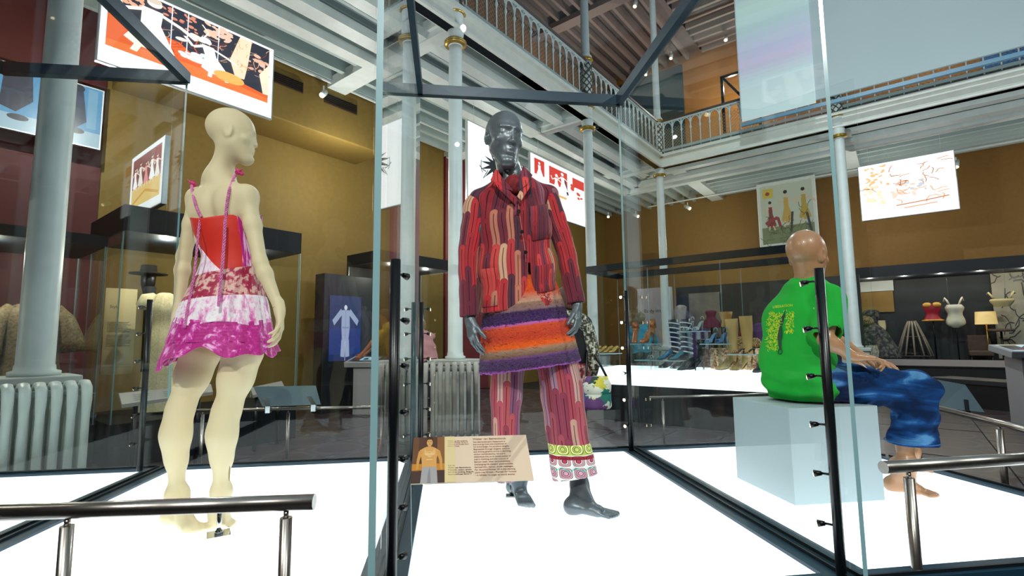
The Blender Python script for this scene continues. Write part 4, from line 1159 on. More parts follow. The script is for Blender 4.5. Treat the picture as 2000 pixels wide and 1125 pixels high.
for sh in (wSL, wSR):
    q = Vector(wN) * 0.35 + Vector(sh) * 0.65 + UP * -0.012
    s.cone(wN + UP * -0.005, q, 0.034, 0.036, 0.05); s.cone(q, sh, 0.036, 0.040, 0.03)
s.cone(Vector(wCh) + UP * 0.05, wCh + UP * -0.08, 0.088, 0.082, 0.06, WR_, 1.42)
s.cone(wCh + UP * -0.08, wWa, 0.080, 0.070, 0.05, WR_, 1.32)
s.cone(wWa, wHp, 0.070, 0.100, 0.06, WR_, 1.30)
for q, (hx) in ((-1, wHL), (1, wHRi)):
    s.ell(Vector(wCh) + WR_ * (0.066 * q) + WF * 0.088 + UP * -0.012, (0.056, 0.058, 0.056), None, 0.04)
    s.ell(Vector(wHp) + WR_ * (0.062 * q) - WF * 0.055 + UP * -0.035, (0.075, 0.07, 0.082), None, 0.05)
    s.ell(Vector(wCh) + WR_ * (0.075 * q) - WF * 0.066 + UP * 0.05, (0.05, 0.022, 0.075), None, 0.05)       # shoulder blades
s.cone(Vector(wCh) - WF * 0.112 + UP * 0.12, Vector(wWa) - WF * 0.10, 0.008, 0.010, 0.04, op='sub')        # spine furrow
def fem_leg(h_, kn, an, out):
    h_, kn, an = map(V3, (h_, kn, an)); bk = -V3(WF)
    m1 = h_ * .55 + kn * .45
    s.cone(h_, m1, 0.085, 0.066, 0.05); s.cone(m1, kn, 0.066, 0.051, 0.04)
    c1 = kn * .70 + an * .30 + bk * 0.020; c2 = kn * .38 + an * .62 + bk * 0.008
    s.cone(kn, c1, 0.044, 0.046, 0.04); s.cone(c1, c2, 0.046, 0.034, 0.04); s.cone(c2, an, 0.034, 0.030, 0.04)
    s.ell(c1, (0.048, 0.046, 0.11), None, 0.05)
fem_leg(wHL, wKL, aL, -1); fem_leg(wHRi, wKR, aR, 1)
arm(s, wSL, wEL, wWL, 0.98, fem=True); arm(s, wSR, wER, wWR, 0.98, fem=True)
hand(s, wWL, D(340, 668, 2.28) - D(348, 612, 2.30), (0.9, 0.1, 0), (0.2, 0.95, 0), 0.98, curl=(0.2, 0.25, 0.2), spread=0.05, thumb_out=0.45)
hand(s, wWR, D(549, 668, 2.10) - D(545, 604, 2.14), (-0.75, -0.25, 0.0), (0.1, 0.9, 0), 0.98, curl=(0.30, 0.35, 0.3), spread=0.16, thumb_out=0.5)
# tiptoe feet
def tip_foot(an, he, ba, to, r=1.0):
    foot(s, an, he, ba, to, r)
tip_foot(aL, D(334, 1006, 2.25), G(374, 1030, ZP + 0.022), G(404, 1029, ZP + 0.014), 1.0)
tip_foot(aR, D(424, 1000, 2.225), G(440, 1016, ZP + 0.022), G(455, 1022, ZP + 0.014), 0.95)
obj('body', s.mesh('body', M_cream, 2), None, wom)
# joint seams at the wrists
for w_, e_ in ((wWR, wER), (wWL, wEL)):
    dd = (Vector(w_) - Vector(e_)).normalized(); c_ = Vector(w_) - dd * 0.012
    a1 = dd.cross(UP).normalized(); a2 = dd.cross(a1)
    obj('wrist_seam', MB().tube([c_ + a1 * (0.0245 * cos(t)) + a2 * (0.0245 * sin(t)) for t in [2 * pi * k / 20 for k in range(20)]], 0.0012, n=4, closed=True), mat('seam_shadow', '8f8262', 0.6), wom)
# support: rod from the calf down to a square steel plate
M_chrome = mat('polished_steel', 'c9ccce', 0.12, 1.0)
q = G(427, 1043, ZP + 0.003)
ps = thing('support_stand', 'small square polished steel plate with rod holding the female mannequin', 'stand', q)
plate = MB(); plate.box(q + UP * 0.0, 0.085, 0.085, 0.006, ax=Vector((1, 0.6, 0))); obj('base_plate', plate, M_chrome, ps)
obj('rod', MB().lathe([(0.016, 0.003), (0.016, 0.012), (0.009, 0.02), (0.0085, 0.03), (0.009, 0.13)], q, 14), M_chrome, ps)
sl = MB(); sl.ball(D(448, 925, 2.16), (0.004, 0.003, 0.032), 8, 8); obj('calf_slot', sl, mat('slot_shadow', '9a8a5c', 0.7), wom)

# dress
def tiedye(name, cols, scale=(9, 9, 3.5), vert=0.6):
    m, n, b = newmat(name)
    U, V_, _ = uvxy(n)
    cu = n.comb(n.m('MULTIPLY', U, scale[0] * 2.2), n.m('MULTIPLY', V_, scale[2] * 1.4), 0)
    f1 = n.noise(cu, 1.7, 5, 0.62, 0.6)
    f2 = n.noise(n.comb(n.m('MULTIPLY', U, 60), n.m('MULTIPLY', V_, 9), 0), 1.0, 3, 0.6)
    f = n.m('ADD', n.m('MULTIPLY', f1, 0.72), n.m('MULTIPLY', f2, 0.28))
    c = n.ramp(f, cols)
    n.put(b.inputs['Base Color'], c); b.inputs['Roughness'].default_value = 0.55; b.inputs['Sheen Weight'].default_value = 0.2
    b.inputs['Specular IOR Level'].default_value = 0.35
    n.put(b.inputs['Normal'], n.bump(f2, 0.35, 0.004)); return m
T_mag = tiedye('magenta_tiedye', [(0.34, 'c2128c'), (0.48, 'b0107c'), (0.54, 'd63aa8'), (0.60, 'f0a8dc'), (0.68, 'fbe6f6')])
T_wht = tiedye('white_tiedye', [(0.36, 'd35aa8'), (0.44, 'eba0d0'), (0.50, 'f6e2ef'), (0.60, 'fbf6fa'), (0.68, 'e79ccc')])
T_crm = tiedye('crimson_tiedye', [(0.40, '9c0e3c'), (0.49, 'b01850'), (0.53, 'dca8a0'), (0.62, 'e6c4b4'), (0.70, 'c2487a')], (7, 9, 8))
T_top = tiedye('bust_tiedye', [(0.38, 'f4e6f0'), (0.46, 'e6b0dc'), (0.52, 'c61a90'), (0.62, 'b00e78')])
M_redc = mat('scarlet_jersey', 'd42818', 0.6, var=0.06)
dress = thing('slip_dress', 'x', 'dress', G(380, 1030, ZP)) if False else wom
def ring(c, a, b, th, k=1.0):
    """point of the torso ring: th=0 at her right, 90 = front, 270 = back"""
    return Vector(c) + WR_ * (a * cos(th) * k) + WF * (b * sin(th) * k)
secs = [(D(437, 425, 2.25), 0.132, 0.125), (D(441, 455, 2.25), 0.130, 0.118), (D(450, 500, 2.25), 0.112, 0.100), (D(447, 540, 2.25), 0.128, 0.112), (D(441, 590, 2.25), 0.160, 0.150), (D(437, 640, 2.25), 0.180, 0.165), (D(434, 700, 2.25), 0.205, 0.180)]
SK = interp([tuple(c) + (a, b) for c, a, b in secs], 121)
zs = [k[2] for k in SK]
def sec_at(z):
    z = max(min(z, zs[0]), zs[-1])
    for i in range(len(zs) - 1):
        if zs[i] >= z >= zs[i + 1]:
            f = (zs[i] - z) / max(1e-6, zs[i] - zs[i + 1]); k = SK[i] * (1 - f) + SK[i + 1] * f; return Vector(k[:3]), k[3], k[4]
    return Vector(SK[-1][:3]), SK[-1][3], SK[-1][4]
def zpx(py, d=2.13): return D(437, py, d).z
def cloth(name, m, th0, th1, ztop, zbot, extra=0.004, flare=0.0, ruf=0.0, nr=16, N=110, M_=40, label=None, bust=False):
    rows = []
    for i in range(M_):
        t = i / (M_ - 1); row = []
        for j in range(N):
            u = j / (N - 1); th = radians(th0 + (th1 - th0) * u)
            za, zb = ztop(th), zbot(th); z = za + (zb - za) * t
            c, a, b = sec_at(z)
            a_ = a + extra; b_ = b + extra
            k = 1 + flare * t + ruf * sin(nr * th + 3 * sin(3 * th)) * t + 0.0015 * sin(40 * t + 5 * th) + ruf * 0.5 * sin(nr * 2.3 * th + 2 + 4 * t)
            p = ring(c, a_, b_, th, k); p.z = z
            if bust and sin(th) > 0:
                g = math.exp(-((z - zpx(432, 2.36)) / 0.06) ** 2)
                p += WF * (0.05 * g * max(0, sin(th)) ** 0.5)
            row.append(p)
        rows.append(row)
    mb = MB(); mb.grid(rows, UV=lambda i, j: (j / (N - 1) * radians(th1 - th0) * 0.15, 1 - i / (M_ - 1) * 0.25))
    return solid(obj(name, mb, m, wom, label=label), 0.003, 1)
def wob(f, a, n_, ph=0): return lambda th: f + a * sin(n_ * th + ph)
zt = lambda th: zpx(428) - 0.012 * abs(cos(th)) + (0.05 * max(0, -cos(th)) ** 2 + 0.03 * max(0, cos(th)) ** 2)
backtop = lambda th: zpx(426) + 0.028 * abs(cos(th)) ** 1.5
cloth('back_panel', M_redc, 150, 390, backtop, lambda th: zpx(545), 0.005, label='plain scarlet back panel')
cloth('bodice_front', T_top, -28, 195, lambda th: zpx(405) + 0.04 * math.exp(-((sin(th) - 0.8) / 0.3) ** 2) - 0.02 * abs(cos(th)), lambda th: zpx(530), 0.006, bust=True, label='pink and white tie-dyed front of the bodice')
# slanting white wrap over the left of the waist
cloth('waist_wrap', T_wht, 190, 318, lambda th: zpx(452) + (zpx(545) - zpx(452)) * (max(0, math.degrees(th) - 208) / 110) ** 0.85, lambda th: zpx(565), 0.009, label='white gathered wrap slanting over the waist')
cloth('hip_tier', T_crm, 0, 360, lambda th: zpx(524) - 0.028 * sin(th - 2.2), lambda th: zpx(590), 0.011, 0.02, 0.008)
cloth('skirt_tier', T_wht, 0, 360, lambda th: zpx(583) + 0.02 * cos(th), lambda th: zpx(632) + 0.008 * sin(5 * th), 0.016, 0.04, 0.016)
cloth('ruffle', T_mag, 0, 360, lambda th: zpx(624) + 0.012 * sin(2 * th), lambda th: zpx(668) , 0.022, 0.05, 0.02, nr=14)
cloth('ruffle', T_mag, 0, 360, lambda th: zpx(656), lambda th: zpx(694) + 0.022 * sin(4 * th + 0.6) + 0.018 * cos(th) - 0.05 * max(0, cos(th - radians(205))) ** 8 + 0.012 * sin(9 * th), 0.026, 0.08, 0.028, nr=12)
cloth('handkerchief_hem', T_mag, 60, 120, lambda th: zpx(680), lambda th: zpx(724) + 0.09 * abs(math.degrees(th) - 90) / 30, 0.0, 0.02, 0.02, N=30, M_=16)
# straps: braided cords from the knots at the shoulders, crossing down the back, ends hanging loose
WB_ = bvh_of([c for c in wom.children if c.name.startswith('body')][0])
def on_back(px, py, extra=0.006):
    hit = WB_.ray_cast(EYE, ray(px, py).normalized()); return hit[0] + (EYE - hit[0]).normalized() * extra if hit[0] else D(px, py, 2.2)
M_braid = mat('braided_cord', 'dc7fb8', 0.7, var=0.35, vscale=120)
def braid(name, pts, r=0.0042, parent=wom):
    P = interp([tuple(p) for p in pts], 90); grp = MB()
    for ph in (0, 2 * pi / 3, 4 * pi / 3):
        line = []
        for i, p in enumerate(P):
            p = Vector(p); t = (Vector(P[min(i + 1, 89)]) - Vector(P[max(i - 1, 0)])).normalized()
            a = t.cross(Vector((0.3, -1, 0))).normalized(); b = t.cross(a)
            an = i * 0.75 + ph; line.append(p + a * (r * cos(an)) + b * (r * 0.6 * sin(an)))
        grp.tube(line, r * 0.62, n=5)
    return obj(name, grp, M_braid, parent)
def knot(p, r=0.013):
    mb = MB()
    for k in range(4): mb.ball(p + Vector((rnd.uniform(-1, 1), rnd.uniform(-1, 1), rnd.uniform(-1, 1))) * r * 0.7, (r, r * 0.7, r * 0.8), 8, 6)
    mb.tube([p, p + Vector((0.02, -0.01, 0.012))], [0.006, 0.002], n=6); mb.tube([p, p + Vector((-0.014, -0.01, 0.016))], [0.006, 0.002], n=6)
    return obj('bow_knot', mb, mat('knot_pink', 'd43a7c', 0.7, var=0.4, vscale=150), wom)
kL, kR = on_back(376, 361, 0.004), on_back(467, 336, 0.004)
knot(D(374, 358, 2.31)); knot(kR, 0.012)
braid('shoulder_strap', [D(374, 362, 2.305), on_back(378, 385), on_back(384, 405), on_back(393, 424, 0.008)])
braid('shoulder_strap', [kR, on_back(458, 345), on_back(448, 370), on_back(443, 400), on_back(440, 430, 0.010)])
braid('hanging_cord', [D(391, 426, 2.135), D(386, 470, 2.12), D(380, 530, 2.105), D(372, 575, 2.095), D(365, 608, 2.075), D(361, 640, 2.06)], 0.0036)
braid('hanging_cord', [D(440, 428, 2.10), D(438, 470, 2.09), D(434, 520, 2.075), D(429, 570, 2.06), D(427, 598, 2.05)], 0.0042)
# ================================================================ white cube and the seated mannequin
M_cube = mat('cube_paint', 'a3b4ba', 0.45)
q0 = G(1553, 988, ZP)
cube = MB(); cc = q0 + EL * 0.235 + ED * 0.235; ZC = 0.445
cube.box(cc + UP * (ZC / 2 + 0.0), 0.47, 0.47, ZC, ax=EL)
o = obj('display_cube', cube, M_cube, label='large plain pale white cube under the seated mannequin', cat='plinth'); bevel(o, 0.003, 2)
ZB = ZP + ZC
M_tan = mat('tan_shell', 'b08360', 0.36, coat=0.1)
boy = thing('mannequin', 'tan mannequin seated on the white cube in green t-shirt and blue jeans', 'mannequin', cc + UP * ZB)
BF = (EL * 0.985 + ED * 0.17).normalized(); BR = BF.cross(UP)                     # facing right; his right is towards the aisle
bPel = cc + EL * -0.01 + UP * (ZB + 0.115 - cc.z)
bHC = D(1578, 500, 2.66); bN = D(1577, 556, 2.68)
bSR, bSL = D(1624, 584, 2.49), D(1553, 590, 2.84)
bER, bWR = D(1612, 664, 2.44), D(1668, 697, 2.44)
bEL, bWL = D(1640, 668, 2.86), D(1690, 700, 2.72)
hR = bPel + BR * 0.10 + EL * 0.05; hL = bPel - BR * 0.10 + EL * 0.05
kR, kL = D(1800, 762, 2.56), D(1790, 756, 2.80)
aR_, aL_ = D(1768, 905, 2.545), D(1778, 880, 2.80)
s = SDF((1.20, 2.18, 0.38), (2.50, 3.05, 1.86), 0.005)
head(s, bHC, BF * 0.95 + ED * 0.22, (0.05, 0, 1), S=1.19, L=1.0)
s.cone(bHC + Vector((-0.02, -0.01, -0.07)), bN, 0.056, 0.060, 0.03)
s.cone(bN + UP * -0.06, bPel + UP * 0.02, 0.09, 0.10, 0.05, BR, 1.3)
arm(s, bSR, bER, bWR, 0.95); arm(s, bSL, bEL, bWL, 0.9)
leg(s, hR, kR, aR_, 0.75, back=-BF); leg(s, hL, kL, aL_, 0.75, back=-BF)
for a_ in (aR_,): s.cone(a_, a_ + UP * 0.10, 0.031, 0.036, 0.02)
foot(s, aR_, G(1741, 945, ZP + 0.030), G(1795, 957, ZP + 0.022), G(1828, 967, ZP + 0.014), 1.0)
foot(s, aL_, D(1752, 905, 2.82) , D(1798, 914, 2.80), D(1820, 918, 2.79), 0.95)
hand(s, bWR, D(1712, 700, 2.44) - bWR, (0.05, 0, -1), (0.2, 1, 0), 1.0, curl=(0.25, 0.75, 0.8), spread=0.06, thumb_out=0.45)
hand(s, bWL, D(1716, 706, 2.66) - bWL, (0.05, 0, -1), (0.2, -1, 0), 1.0, curl=(0.12, 0.3, 0.4), spread=0.08, thumb_out=0.5)
obj('body', s.mesh('body', M_tan), None, boy)
# t-shirt
M_green = mat('green_jersey', '1aa838', 0.8, spec=0.2, var=0.05, bump=0.12, bscale=140)
T = SDF((1.18, 2.20, 0.82), (1.95, 3.12, 1.62), 0.006)
bw = Vector(bPel)
tN = D(1573, 562, 2.68)
T.cone(bSL * 0.9 + bN * 0.1 + UP * -0.0, bSR * 0.92 + bN * 0.08, 0.060, 0.060, 0.06)
T.cone(tN, bN * 0.5 + tN * 0.5 + UP * 0.015, 0.085, 0.070, 0.05)
c1_ = D(1556, 625, 2.68); c2_ = D(1553, 700, 2.69)
T.cone(tN + UP * -0.07, c1_, 0.115, 0.128, 0.06, BR, 1.35); T.cone(c1_, c2_, 0.128, 0.132, 0.06, BR, 1.35)
T.cone(c2_, bw + UP * 0.0 + EL * 0.02, 0.138, 0.146, 0.06, BR, 1.32)
for sh, el in ((bSR, bER), (bSL, bEL)):
    e = Vector(sh) * 0.25 + Vector(el) * 0.75; T.cone(sh, e, 0.066, 0.072, 0.03)
Rr, Ff = V3(BR), V3(BF); c0b = V3(c1_)
def tf(x, y, z):
    xr = (x - c0b[0]) * Rr[0] + (y - c0b[1]) * Rr[1]; yf = (x - c0b[0]) * Ff[0] + (y - c0b[1]) * Ff[1]
    low = np.clip((1.10 - z) * 5, 0, 1)
    a = 0.007 * np.sin(z * 70 + xr * 12 + 3 * np.sin(yf * 16)) * low
    b = 0.006 * np.sin((z * 0.7 + xr * 1.0 + yf * 0.8) * 30) * np.clip((xr + 0.05) * 5, 0, 1)
    return a + b - 0.012 * low
T.disp(tf); T.shell(0.012)
ar = nrm(bER - bSR); T.half(bSR * 0.25 + bER * 0.75 + Vector((0, 0, 0)), ar) if False else None
# open the sleeves, the neck and the hem
for sh, el in ((bSR, bER), (bSL, bEL)):
    e = Vector(sh) * 0.18 + Vector(el) * 0.82 - BR * (-.01 if sh is bSR else .01); f_ = e + (Vector(el) - Vector(sh)).normalized() * 0.06
    T.cone(e, f_, 0.056, 0.066, 0.004, op='sub')
T.cone(bN + UP * 0.00, bN + UP * 0.08, 0.068, 0.078, 0.004, op='sub')
zc_ = ZB + 0.012; T.D[:, :, :max(0, int((zc_ - T.lo[2]) / T.h))] = 0.05
tee = obj('t_shirt', T.mesh('t_shirt', M_green, 2), None, boy, label='bright green short-sleeved t-shirt')
TBV = bvh_of(tee)
def on_tee(px, py, extra=0.003):
    hit = TBV.ray_cast(EYE, ray(px, py).normalized()); return hit[0] + (EYE - hit[0]).normalized() * extra if hit[0] else None
# back print: arched word, speckled yellow map of scribbles, dark hand holding a tool
M_yel = mat('yellow_print', 'c8dc1e', 0.6); M_dkp = mat('dark_green_print', '0c3a2c', 0.6)
def wrap(o):
    """lays flat print on the shirt along the eye line"""
    for v in o.data.vertices:
        d = (v.co - EYE).normalized(); hit = TBV.ray_cast(EYE, d)
        if hit[0]: v.co = hit[0] - d * 0.0035
    o.data.update(); return o
to = text('back_lettering', 'LIBERATION', D(1509.5, 602, 2.6), ray(1545, 598.5) - ray(1509, 602), UP, 0.019, M_yel, tee); wrap(to)
sp = MB(); r2 = random.Random(5)
def inmap(x, y):
    if y < 0.55: return 0.0 < x < 1.0
    if y < 0.70: return x < 0.72
    return x < 0.42 and y < 1.0
def pm(x, y): return (1497 + 50 * x + 4 * (1 - y) * 1, 608 + 76 * y)
for k in range(560):
    x, y = r2.random(), r2.random()
    if not inmap(x, y) or (0.52 < x < 0.72 and y > 0.02): continue
    px, py = pm(x, y); an = r2.uniform(0, pi); L_ = r2.uniform(1.0, 2.4); p = []
    for i in range(4):
        an += r2.uniform(-1.3, 1.3); p.append((px, py)); px += L_ * cos(an); py += L_ * sin(an)
    for quad in stroke(p, 0.75):
        pts = [on_tee(*q_) for q_ in quad]
        if all(pts): sp.add(pts, [(0, 1, 2, 3)])
tag(obj('scribble_print', sp, M_yel, tee), kind='stuff')
hp = MB()
for poly in ([(1535, 598), (1531, 612), (1524, 622), (1523, 634), (1528, 636), (1533, 618), (1534, 604)], [(1523, 636), (1519, 652), (1518, 664), (1527, 664), (1528, 650), (1527, 636)], [(1520, 665), (1521, 682), (1526, 682), (1526, 665)]):
    pts = [on_tee(*q_, 0.0045) for q_ in poly]
    if all(pts): hp.add(pts, [tuple(range(len(pts)))])
ringp = [on_tee(1523.5 + 4 * cos(t), 687 + 4.5 * sin(t), 0.0045) for t in [2 * pi * k / 14 for k in range(14)]]
if all(ringp): hp.tube(ringp, 0.0022, n=5, closed=True)
obj('tool_print', hp, M_dkp, tee)
# jeans
def denim():
    m, n, b = newmat('blue_denim')
    g = n.coord()
    f = n.noise(n.mapping(g, scale=(4, 4, 14), rot=(0.5, 0.7, 0.3)), 1.1, 3, 0.5, 0.6)
    w = n.noise(g, 420, 2)
    c = n.ramp(f, [(0.36, '08203f'), (0.50, '103a70'), (0.58, '1f5896'), (0.66, '5a94c8')])
    c = n.mix(n.m('MULTIPLY', w, 0.35), c, lin('0c2348'))
    n.put(b.inputs['Base Color'], c); b.inputs['Roughness'].default_value = 0.9; b.inputs['Specular IOR Level'].default_value = 0.15
    n.put(b.inputs['Normal'], n.bump(n.m('ADD', f, n.m('MULTIPLY', w, 0.2)), 0.5, 0.012)); return m
M_denim = denim()
Jn = SDF((1.22, 2.22, 0.44), (2.55, 3.10, 1.10), 0.006)
Jn.ell(Vector(bPel) + UP * -0.02 + EL * 0.02, (0.115, 0.15, 0.08), (V3(BF), V3(BR), (0, 0, 1)), 0.05)
for hp_, kn, an, up_ in ((hR, kR, aR_, 0), (hL, kL, aL_, 0)):
    k2 = Vector(kn) + UP * -0.006; a2_ = Vector(an) * 0.80 + Vector(kn) * 0.20 + EL * 0.02
    Jn.cone(Vector(hp_) + UP * 0.0, k2 + EL * -0.02, 0.105, 0.084, 0.05); Jn.cone(k2 + EL * -0.03, a2_, 0.088, 0.098, 0.05)
def jf(x, y, z):
    a = 0.007 * np.sin((x * 0.7 + z * 1.0) * 42 + 2 * np.sin(y * 22)) + 0.005 * np.sin((x * 1.0 - z * 0.6) * 60 + y * 20)
    return a
Jn.disp(jf); Jn.shell(0.014)
zj = D(1790, 872, 2.5).z
z0j = Jn.lo[2] + Jn.h * np.arange(Jn.n[2], dtype=np.float32); Jn.D = np.maximum(Jn.D, (zj - z0j)[None, None, :])
jeans = obj('jeans', Jn.mesh('jeans', M_denim, 2), None, boy, label='faded blue denim jeans')
obj('hem_seam', MB().tube([Vector(aR_) * 0.8 + Vector(kR) * 0.2 + EL * (0.02 + 0.112 * cos(t)) + ED * (0.112 * sin(t)) + UP * 0.0 + UP * (zj + 0.016 - (Vector(aR_) * 0.8 + Vector(kR) * 0.2).z) for t in [2 * pi * k / 30 for k in range(30)]], 0.0022, n=5, closed=True), mat('denim_thread', '2d66a6', 0.8), jeans)
# ================================================================ hanging pictures
def ab(p): return (p - P3).dot(U1), (p - P3).dot(U2)
M_lbframe = mat('lightbox_frame', 'c4ccd0', 0.35, 0.3)
def hung(label, plane_p, plane_n, TL, TR, h_px, shapes, strength, udir, name='hanging_lightbox', cat='lightbox', frame=None, cables=True):
    """rectangular panel: top corners from the eye line onto its own plane, height from the left edge"""
    p0 = on_plane(TL[0], TL[1], plane_p, plane_n); p1 = on_plane(TR[0], TR[1], plane_p, plane_n); pb = on_plane(TL[0], TL[1] + h_px, plane_p, plane_n)
    w = (p1 - p0).dot(udir); hgt = p0.z - pb.z
    p1 = p0 + udir * w; n = plane_n.copy()
    if n.dot(EYE - p0) < 0: n = -n
    root = thing(name, label, cat, p0 - UP * hgt)
    c = p0 + udir * (w / 2) - UP * (hgt / 2)
    bx = MB(); bx.box(c - n * 0.03, w + 0.03, 0.05, hgt + 0.03, ax=udir); bevel(obj('frame', bx, frame or M_lbframe, root), 0.004)
    picture('picture', p0 - UP * hgt - n * 0.0045, udir * w, UP * hgt, shapes, strength, root, nrm=n)
    if cables:
        for f in (0.12, 0.88):
            q = p0 + udir * (w * f); obj('cable', MB().tube([q, Vector((q.x, q.y, 5.4))], 0.003, n=5), M_white, root)
    return root
def flip(shapes): return [(c, [[(1 - x, y) for x, y in p] for p in (ps if isinstance(ps[0], list) else [ps])]) for c, ps in shapes]
FULL = [(0, 0), (1, 0), (1, 1), (0, 1)]
def R4(x0, y0, x1, y1): return [(x0, y0), (x1, y0), (x1, y1), (x0, y1)]
def figure(x, y, s, skin='f6ead8', dress='f2f2f2', lean=0.0, hair='2a1c18', arms=True, full=True):
    """simple dancing figure: s = height"""
    X = lambda u, v: (x + (u + lean * v) * s, y + v * s)
    out = [(dress, [X(-.16, .18), X(-.05, .58), X(.06, .58), X(.2, .16), X(.06, .10), X(-.08, .11)]), (dress, [X(-.07, .5), X(-.08, .78), X(.07, .78), X(.07, .5)]),
           (skin, [X(*p) for p in ell(0, .89, .055, .07)]), (hair, [X(*p) for p in ell(-.01, .93, .06, .05)])]
    if arms: out += [(skin, [[X(*q) for q in pl] for pl in stroke([(-.06, .74), (-.2, .62), (-.27, .8)], .045)]), (skin, [[X(*q) for q in pl] for pl in stroke([(.06, .74), (.22, .66), (.34, .56)], .045)])]
    out += [(skin, [[X(*q) for q in pl] for pl in stroke([(-.05, .16), (-.08, 0)], .05)]), (skin, [[X(*q) for q in pl] for pl in stroke([(.07, .16), (.14, 0.01)], .05)])]
    return out
rp = random.Random(11)
def blobs(col, n, x0, y0, x1, y1, r, rv=0.5):
    return [(col, [ell(rp.uniform(x0, x1), rp.uniform(y0, y1), r * rp.uniform(1 - rv, 1 + rv), r * rp.uniform(1 - rv, 1 + rv), 9, rp.uniform(0, 3)) for _ in range(n)])]
def squig(col, n, x0, y0, x1, y1, L, w):
    out = []
    for _ in range(n):
        x, y, a = rp.uniform(x0, x1), rp.uniform(y0, y1), rp.uniform(0, 6.3); p = [(x, y)]
        for _ in range(4): a += rp.uniform(-.9, .9); x += L * cos(a); y += L * sin(a); p.append((x, y))
        out += stroke(p, w)
    return [(col, out)]
# large stage picture: dark garden screen, orange floor, pale dancers, cranes, scaly trunks
big = [('fbfdff', FULL), ('2b2f3c', R4(.03, .2, .97, .97)), ('e8622c', [(.03, .2), (.03, .58), (.40, .56), (.52, .42), (.97, .30), (.97, .2)]), ('f0793c', [(.03, .2), (.97, .2), (.97, .26), (.5, .34), (.03, .28)])]
big += blobs('e9a98c', 16, .05, .78, .3, .95, .020) + blobs('edc2ac', 22, .55, .80, .70, .96, .022) + blobs('e8b8a0', 20, .80, .55, .97, .85, .020) + blobs('d88a72', 18, .3, .75, .5, .95, .014)
big += squig('8a3a34', 26, .30, .45, .96, .8, .03, .004) + squig('e0b49a', 20, .28, .5, .95, .92, .03, .004)
big += [('f3d9bb', [(.74, .38), (.70, .60), (.76, .96), (.84, .96), (.82, .62), (.80, .40)]), ('f7e2c8', [(.93, .30), (.90, .55), (.97, .75), (.97, .30)])] + squig('d08a4a', 20, .73, .45, .82, .92, .012, .003)
for x_ in (.345, .435, .62): big += [('dfe9f4', R4(x_, .42, x_ + .006, .97))]
big += [('f3eadc', [ell(.50, .70, .055, .028, 14, -.5), ell(.405, .60, .035, .022, 12, .3)]), ('f3eadc', stroke([(.53, .73), (.56, .82), (.52, .90)], .010)), ('c85a3a', stroke([(.50, .68), (.48, .56), (.5, .50)], .007) + stroke([(.41, .58), (.40, .48)], .007))]
big += figure(.22, .24, .74, 'fdf2e4', 'f5f0e6', .05, 'd8c8b8') + figure(.62, .26, .50, 'fdf6ee', 'ffffff', -.15, 'e8f4fa') + blobs('dff0fa', 14, .40, .40, .60, .5, .022) + [('f4b460', [ell(.70, .34, .10, .07)]), ('fff4e4', [ell(.52, .42, .09, .04, 14, .2)])]
hung('huge lightbox picture of pale dancers, cranes and an orange floor hung above the female mannequin', H(0, -2.3), U2, (203, -52), (537, 42), 172, big, 1.35, U1, cables=False)
# small stage scene in the far-left case
st = [('f6f8fa', FULL), ('8a3020', R4(.06, .46, .94, .94)), ('e8c470', R4(.06, .14, .94, .46)), ('c8402c', stroke([(.06, .46), (.94, .50)], .03)), ('d8a040', stroke([(.1, .2), (.5, .34), (.9, .2)], .04))]
for k, x_ in enumerate((.15, .32, .5, .68, .84)): st += figure(x_, .40, .42 + .05 * (k % 2), 'f2d6c0', ('ffffff', 'f4f0e6', 'e89aa0')[k % 3], 0, '4a2a20')
p_ = D(300, 340, 5.3); hung('small lightbox with a red and yellow stage scene seen through the far left glass', p_, U1, (258, 312), (320, 284), 111, st, 1.0, U2, cables=False)
# black palm silhouette on white
pl = [('fcfeff', FULL)] + [('15181c', stroke([(.62 + .02 * i, .15), (.55, .48), (.66, .62)], .05)) for i in range(2)]
for a_ in range(13):
    an = a_ / 13 * 2 * pi; pl += [('15181c', [(.62 + .04 * cos(an + 1.3), .60 + .04 * sin(an + 1.3)), (.62 + .36 * cos(an), .60 + .20 * sin(an) - .07), (.62 + .04 * cos(an - 1.3), .60 + .04 * sin(an - 1.3))])]
pl += squig('202328', 14, .3, .3, .9, .75, .04, .012)
hung('white lightbox with black spiky plant silhouette behind the suited mannequin\'s head', H(0, -1.2), U2, (914, 235), (1000, 275), 165, pl, 1.25, U1)
# red and white scene
rw = [('fdfdfd', FULL), ('d43a30', R4(.30, .60, .62, .92)), ('d43a30', R4(.06, .66, .22, .94)), ('d43a30', R4(.72, .72, .95, .90)), ('e8b060', R4(.05, .40, .6, .44)), ('2a3040', stroke([(.55, .8), (.62, .5)], .05))]
rw += figure(.14, .62, .28, 'fdf4ee', 'ffffff', 0, 'ffffff', False) + figure(.42, .48, .34, 'fdf4ee', 'ffffff', 0, 'f0e8e0') + figure(.55, .50, .40, 'fdf4ee', 'ffffff', -.05, 'ffffff') + blobs('d8452c', 6, .7, .45, .95, .75, .03)
hung('white lightbox with small red panels just right of the patterned jacket collar', H(0, -1.3), U2, (1036, 297), (1145, 350), 110, rw, 1.2, U1)
